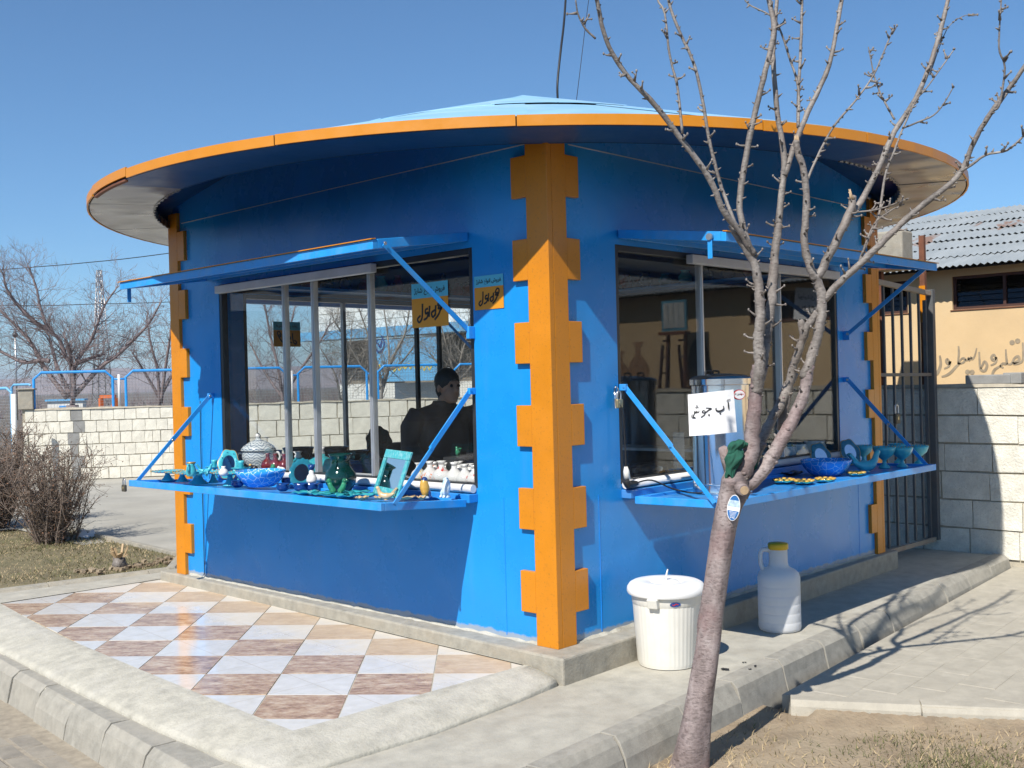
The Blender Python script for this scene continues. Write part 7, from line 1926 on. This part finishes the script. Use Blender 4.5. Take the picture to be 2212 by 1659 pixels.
# green cloth knotted in the fork
g = thing('green_cloth', 'dark green cloth knotted around the fork of the young tree', 'cloth', tuple(P(1590, 990, d=D0-0.05)))
def cloth(cx, cy, w_, h_, d_, seed):
    r2 = np.random.default_rng(seed); b = MB(); c = P(cx, cy, d=d_)-Vector(g.location)
    nx, ny = 72, 44; vv = []
    ph = r2.uniform(0, 6, 12)
    for i in range(ny+1):
        for k in range(nx):
            a = 2*PI*k/nx; t = i/ny
            f = 0.0
            for j in range(6):      # sharp hanging folds: ridged waves running mostly downwards
                f += (1-abs(math.sin((j+1.5)*a*0.5*2+ph[j]+t*(3.5-1.3*j)+0.8*math.sin(t*6+ph[j+6]))))*(0.22/(1+0.45*j))
            rad_ = max(0.05, math.sin(PI*(0.10+0.80*t)))**0.45*(0.62+f)*(1+0.25*math.sin(t*7+ph[3]))
            p = _rt*math.cos(a)*rad_*wd(w_)+_fw*math.sin(a)*rad_*wd(w_)*0.7
            vv.append(Vector(c)+Vector(p)+Vector((0, 0, (0.5-t)*wd(h_)*2*(1+0.16*math.sin(2*a+ph[5])+0.07*math.sin(5*a+ph[7]))))+Vector(_rt)*0.014*math.sin(t*4.0+seed))
    ff = [(i*nx+k, i*nx+(k+1) % nx, (i+1)*nx+(k+1) % nx, (i+1)*nx+k) for i in range(ny) for k in range(nx)]+[tuple(range(nx)), tuple(ny*nx+k for k in reversed(range(nx)))]
    b.add(vv, ff, True); b.obj('fold', 'green_cloth', g)
cloth(1583, 1000, 34, 62, D0-0.055, 1); cloth(1592, 970, 40, 34, D0-0.05, 2); cloth(1630, 1008, 24, 50, D0+0.02, 4)

# ------------------------------------------------------------------ bare trees beyond the yard wall
def grow(b, p, d, ln, r_, depth, spread, up_, rngv, lim):
    """recursive twig growth"""
    if depth == 0 or lim[0] <= 0: return
    n = 3; pts = [p]; rad = [r_]; dd = d.copy()
    for i in range(n):
        dd = (dd+Vector((rngv.gauss(0, .10), rngv.gauss(0, .10), rngv.gauss(up_, .09)))).normalized()
        pts.append(pts[-1]+dd*ln/n); rad.append(r_*(1-0.55*(i+1)/n))
    b.tube(pts, rad, 5 if r_ > .02 else 3, cap=False); lim[0] -= 1
    kids = rngv.choice((2, 3, 3)) if depth > 1 else 0
    for k in range(kids):
        i = rngv.choice((1, 2, 3)) if k else 3
        q = pts[i]; s_ = Vector((rngv.gauss(0, 1), rngv.gauss(0, 1), rngv.gauss(0, .8)));
        nd = (dd+s_.normalized()*spread*rngv.uniform(.6, 1.3)).normalized()
        grow(b, q, nd, ln*rngv.uniform(.62, .88), max(rad[i]*0.72, 0.0028), depth-1, spread, up_, rngv, lim)
def back_tree(label, base, limbs, d, mat, grp, w0=22, tw=4, seed=1, side=0.28):
    rv = random.Random(seed)
    o = P(*base, d=d); t = thing('bare_tree', label, 'tree', (o.x, o.y, -0.3), 0, grp); o = Vector((o.x, o.y, -0.3))
    k = d/2342.2
    b = MB(); top = P(*limbs[0][0], d=d)-o
    b.tube([Vector((0, 0, 0)), top*0.5+Vector((0.03, 0, 0)), top], [w0*k*0.62, w0*k*0.55, w0*k*0.5], 8); b.obj('trunk', mat, t)
    cr = MB()
    for j, L in enumerate(limbs):
        off = rv.uniform(-1, 1)*0.9
        pts = catmull([P(x, y, d=d+off*i/max(1, len(L)-1))-o for i, (x, y) in enumerate(L)], 4)
        n = len(pts); r0 = w0*k*0.19
        lm = MB(); lm.tube(pts, [r0*(1-0.8*i/(n-1))+0.006 for i in range(n)], 6, jit=.05); lm.obj('limb', mat, t)
        for i in range(2, n):
            f = i/(n-1)
            for q in range(2 if i < n-1 else 3):
                dd = (pts[i]-pts[i-1]).normalized(); s_ = Vector((rv.gauss(0, 1), rv.gauss(0, 1), rv.gauss(.2, .8))).normalized()
                grow(cr, pts[i], (dd*.7+s_*.8).normalized(), (0.95-0.45*f)*side*2.3*rv.uniform(.6, 1.2), r0*(0.26-0.14*f)+0.003, tw, .75, .03, rv, [60])
    stuff(cr.obj('crown', mat, t, raw=True))
    return t
A = lambda x, y: (x*.25, 485+.25*y)
back_tree('broad spreading bare tree at the far left beyond the blue fence', (156, 900), [
    [A(625, 1560), A(640, 1400), A(640, 1230), A(780, 1010), A(830, 890), A(910, 690), A(1000, 560)], [A(625, 1500), A(620, 1230), A(560, 1130), A(510, 990), A(420, 910), A(350, 720), A(310, 530), A(240, 350)],
    [A(610, 1480), A(500, 1250), A(460, 1100), A(420, 950)], [A(580, 1500), A(400, 1260), A(280, 1040), A(180, 920), A(0, 740), A(-60, 690)], [A(640, 1480), A(870, 1230), A(1000, 1140), A(1150, 1000), A(1290, 850), A(1390, 670)],
    [A(620, 1260), A(600, 1080), A(560, 980)], [A(430, 1180), A(350, 1170), A(200, 1190), A(0, 1090), A(-100, 1020)], [A(660, 1200), A(800, 1150), A(900, 1120)], [A(420, 910), A(300, 840), A(150, 690), A(60, 560), A(30, 440)]], 24, 'twig', 'bare trees beyond the fence', 26, 4, 3)
back_tree('thin upright bare tree just left of the kiosk beyond the fence', (352, 900), [
    [(345, 880), (340, 800), (325, 740), (318, 690)], [(348, 870), (358, 790), (368, 720), (372, 660)], [(345, 860), (310, 800), (285, 760)], [(350, 850), (395, 760), (410, 690)]], 27, 'twig', 'bare trees beyond the fence', 18, 4, 8)
back_tree('reddish bare tree seen through the left part of the kiosk glass', (620, 900), [
    [(612, 880), (602, 800), (585, 730), (572, 660), (560, 600)], [(612, 870), (618, 790), (625, 720), (640, 650)], [(610, 860), (570, 800), (540, 740)], [(615, 850), (655, 790), (690, 740), (712, 700)]], 27, 'twig', 'bare trees beyond the fence', 18, 4, 12)
back_tree('pale bare tree in front of the white building, seen through the kiosk glass', (820, 900), [
    [(822, 890), (824, 830), (810, 770), (790, 710), (770, 650)], [(824, 850), (840, 790), (838, 730), (828, 660)], [(826, 830), (850, 770), (875, 720), (885, 660)], [(822, 840), (780, 790), (745, 730), (720, 690)], [(824, 800), (860, 790), (900, 740)]], 27, 'twig_pale', 'bare trees beyond the fence', 18, 4, 21)
back_tree('bare tree behind the seller, seen through the right part of the left window', (985, 900), [
    [(982, 880), (980, 810), (965, 750), (950, 690)], [(984, 860), (992, 790), (1010, 720), (1020, 660)], [(982, 840), (950, 790), (925, 760)], [(984, 830), (1020, 790), (1050, 750)]], 28, 'twig_pale', 'bare trees beyond the fence', 16, 4, 33)
back_tree('small bare tree with white stem in the middle of the kiosk view', (735, 900), [
    [(738, 890), (730, 830), (715, 790), (690, 750)], [(738, 870), (748, 810), (756, 760), (760, 700)], [(738, 850), (770, 800), (790, 760)]], 29, 'twig_pale', 'bare trees beyond the fence', 13, 4, 41)
# distant brush along the horizon
b = MB(); rv = random.Random(9)
for i in range(220):
    x = rv.uniform(-120, 1050); o = P(x, 846, d=rv.uniform(70, 110)); o.z = -0.4
    for k in range(3): grow(b, o, Vector((rv.gauss(0, .3), rv.gauss(0, .3), 1)).normalized(), rv.uniform(.6, 1.3), 0.035, 3, .6, .02, rv, [14])
o = stuff(b.obj('scrub', 'twig', raw=True)); o['label'] = 'band of bare scrub and distant trees beyond the yard'; o['category'] = 'scrub'

# ------------------------------------------------------------------ shrubs on the lawn
def shrub(label, px, py, z, hgt, wid, stems, seed, leafy):
    rv = random.Random(seed); q = P(px, py, z=z)
    t = thing('bare_shrub', label, 'shrub', tuple(q), 0, 'bare shrubs on the lawn')
    b = MB(); lf = MB()
    for s_ in range(stems):
        a = rv.uniform(0, 2*PI); rr = abs(rv.gauss(0, .45)); lean = rv.uniform(.05, .62)
        p = Vector((math.cos(a)*rr*.28, math.sin(a)*rr*.28, -.02)); d_ = Vector((math.cos(a)*lean, math.sin(a)*lean, 1)).normalized()
        L = hgt*rv.uniform(.55, 1.15); n = 6; pts = [p]; dd = d_
        for i in range(n):
            dd = (dd+Vector((rv.gauss(0, .09), rv.gauss(0, .09), rv.gauss(-.01, .05)))).normalized(); pts.append(pts[-1]+dd*L/n)
        r0 = rv.uniform(.006, .012); b.tube(pts, [r0*(1-.72*i/n) for i in range(n+1)], 4, cap=False)
        for i in range(1, n+1):
            for k in range(rv.choice((2, 3, 4))):
                s2 = Vector((rv.gauss(0, 1), rv.gauss(0, 1), rv.gauss(.3, .7))).normalized(); q0 = pts[i-1].lerp(pts[i], rv.random())
                ln = rv.uniform(.08, .30)*hgt; d2 = (dd*.5+s2*.8).normalized(); q1 = q0+d2*ln*.5; q2 = q1+(d2+Vector((rv.gauss(0, .3), rv.gauss(0, .3), .25))).normalized()*ln*.5
                b.tube([q0, q1, q2], [r0*.45, r0*.32, r0*.2], 3, cap=False)
                for w_ in range(3):
                    q3 = q0.lerp(q2, rv.random()); q4 = q3+Vector((rv.gauss(0, 1), rv.gauss(0, 1), rv.gauss(.2, .8))).normalized()*rv.uniform(.03, .10)
                    b.tube([q3, q4], [r0*.25, r0*.15], 3, cap=False)
                    if rv.random() < leafy:
                        u = Vector((rv.gauss(0, 1), rv.gauss(0, 1), rv.gauss(0, 1))).normalized()*.014; w2 = Vector((rv.gauss(0, 1), rv.gauss(0, 1), rv.gauss(0, 1))).normalized()*.007
                        lf.add([q4-u, q4+w2, q4+u, q4-w2], [(0, 1, 2, 3)])
    stuff(b.obj('stems', 'bush', t, raw=True))
    if lf.f: stuff(lf.obj('dry_leaves', 'dryleaf', t, raw=True))
    return t
shrub('bare twiggy shrub with tall stems standing alone on the lawn', 118, 1168, -0.13, 1.02, 1.0, 78, 5, .6)
shrub('denser brown leaved shrub cut by the left edge of the photo', -18, 1142, -0.13, 1.2, 1.1, 100, 6, .95)
# ------------------------------------------------------------------ thin winter haze over the plain
hm = bpy.data.materials.new('air'); hm.use_nodes = True
ht_ = hm.node_tree; ht_.nodes.clear()
pv_ = ht_.nodes.new('ShaderNodeVolumePrincipled'); pv_.inputs['Color'].default_value = (0.86, 0.91, 1.0, 1)
pv_.inputs['Density'].default_value = 0.00022; pv_.inputs['Anisotropy'].default_value = 0.2
oo_ = ht_.nodes.new('ShaderNodeOutputMaterial'); ht_.links.new(pv_.outputs[0], oo_.inputs['Volume'])
b = MB(); b.box(-9100, 9100, -9100, 9100, -1.6, 140)
stuff(b.obj('haze', hm))
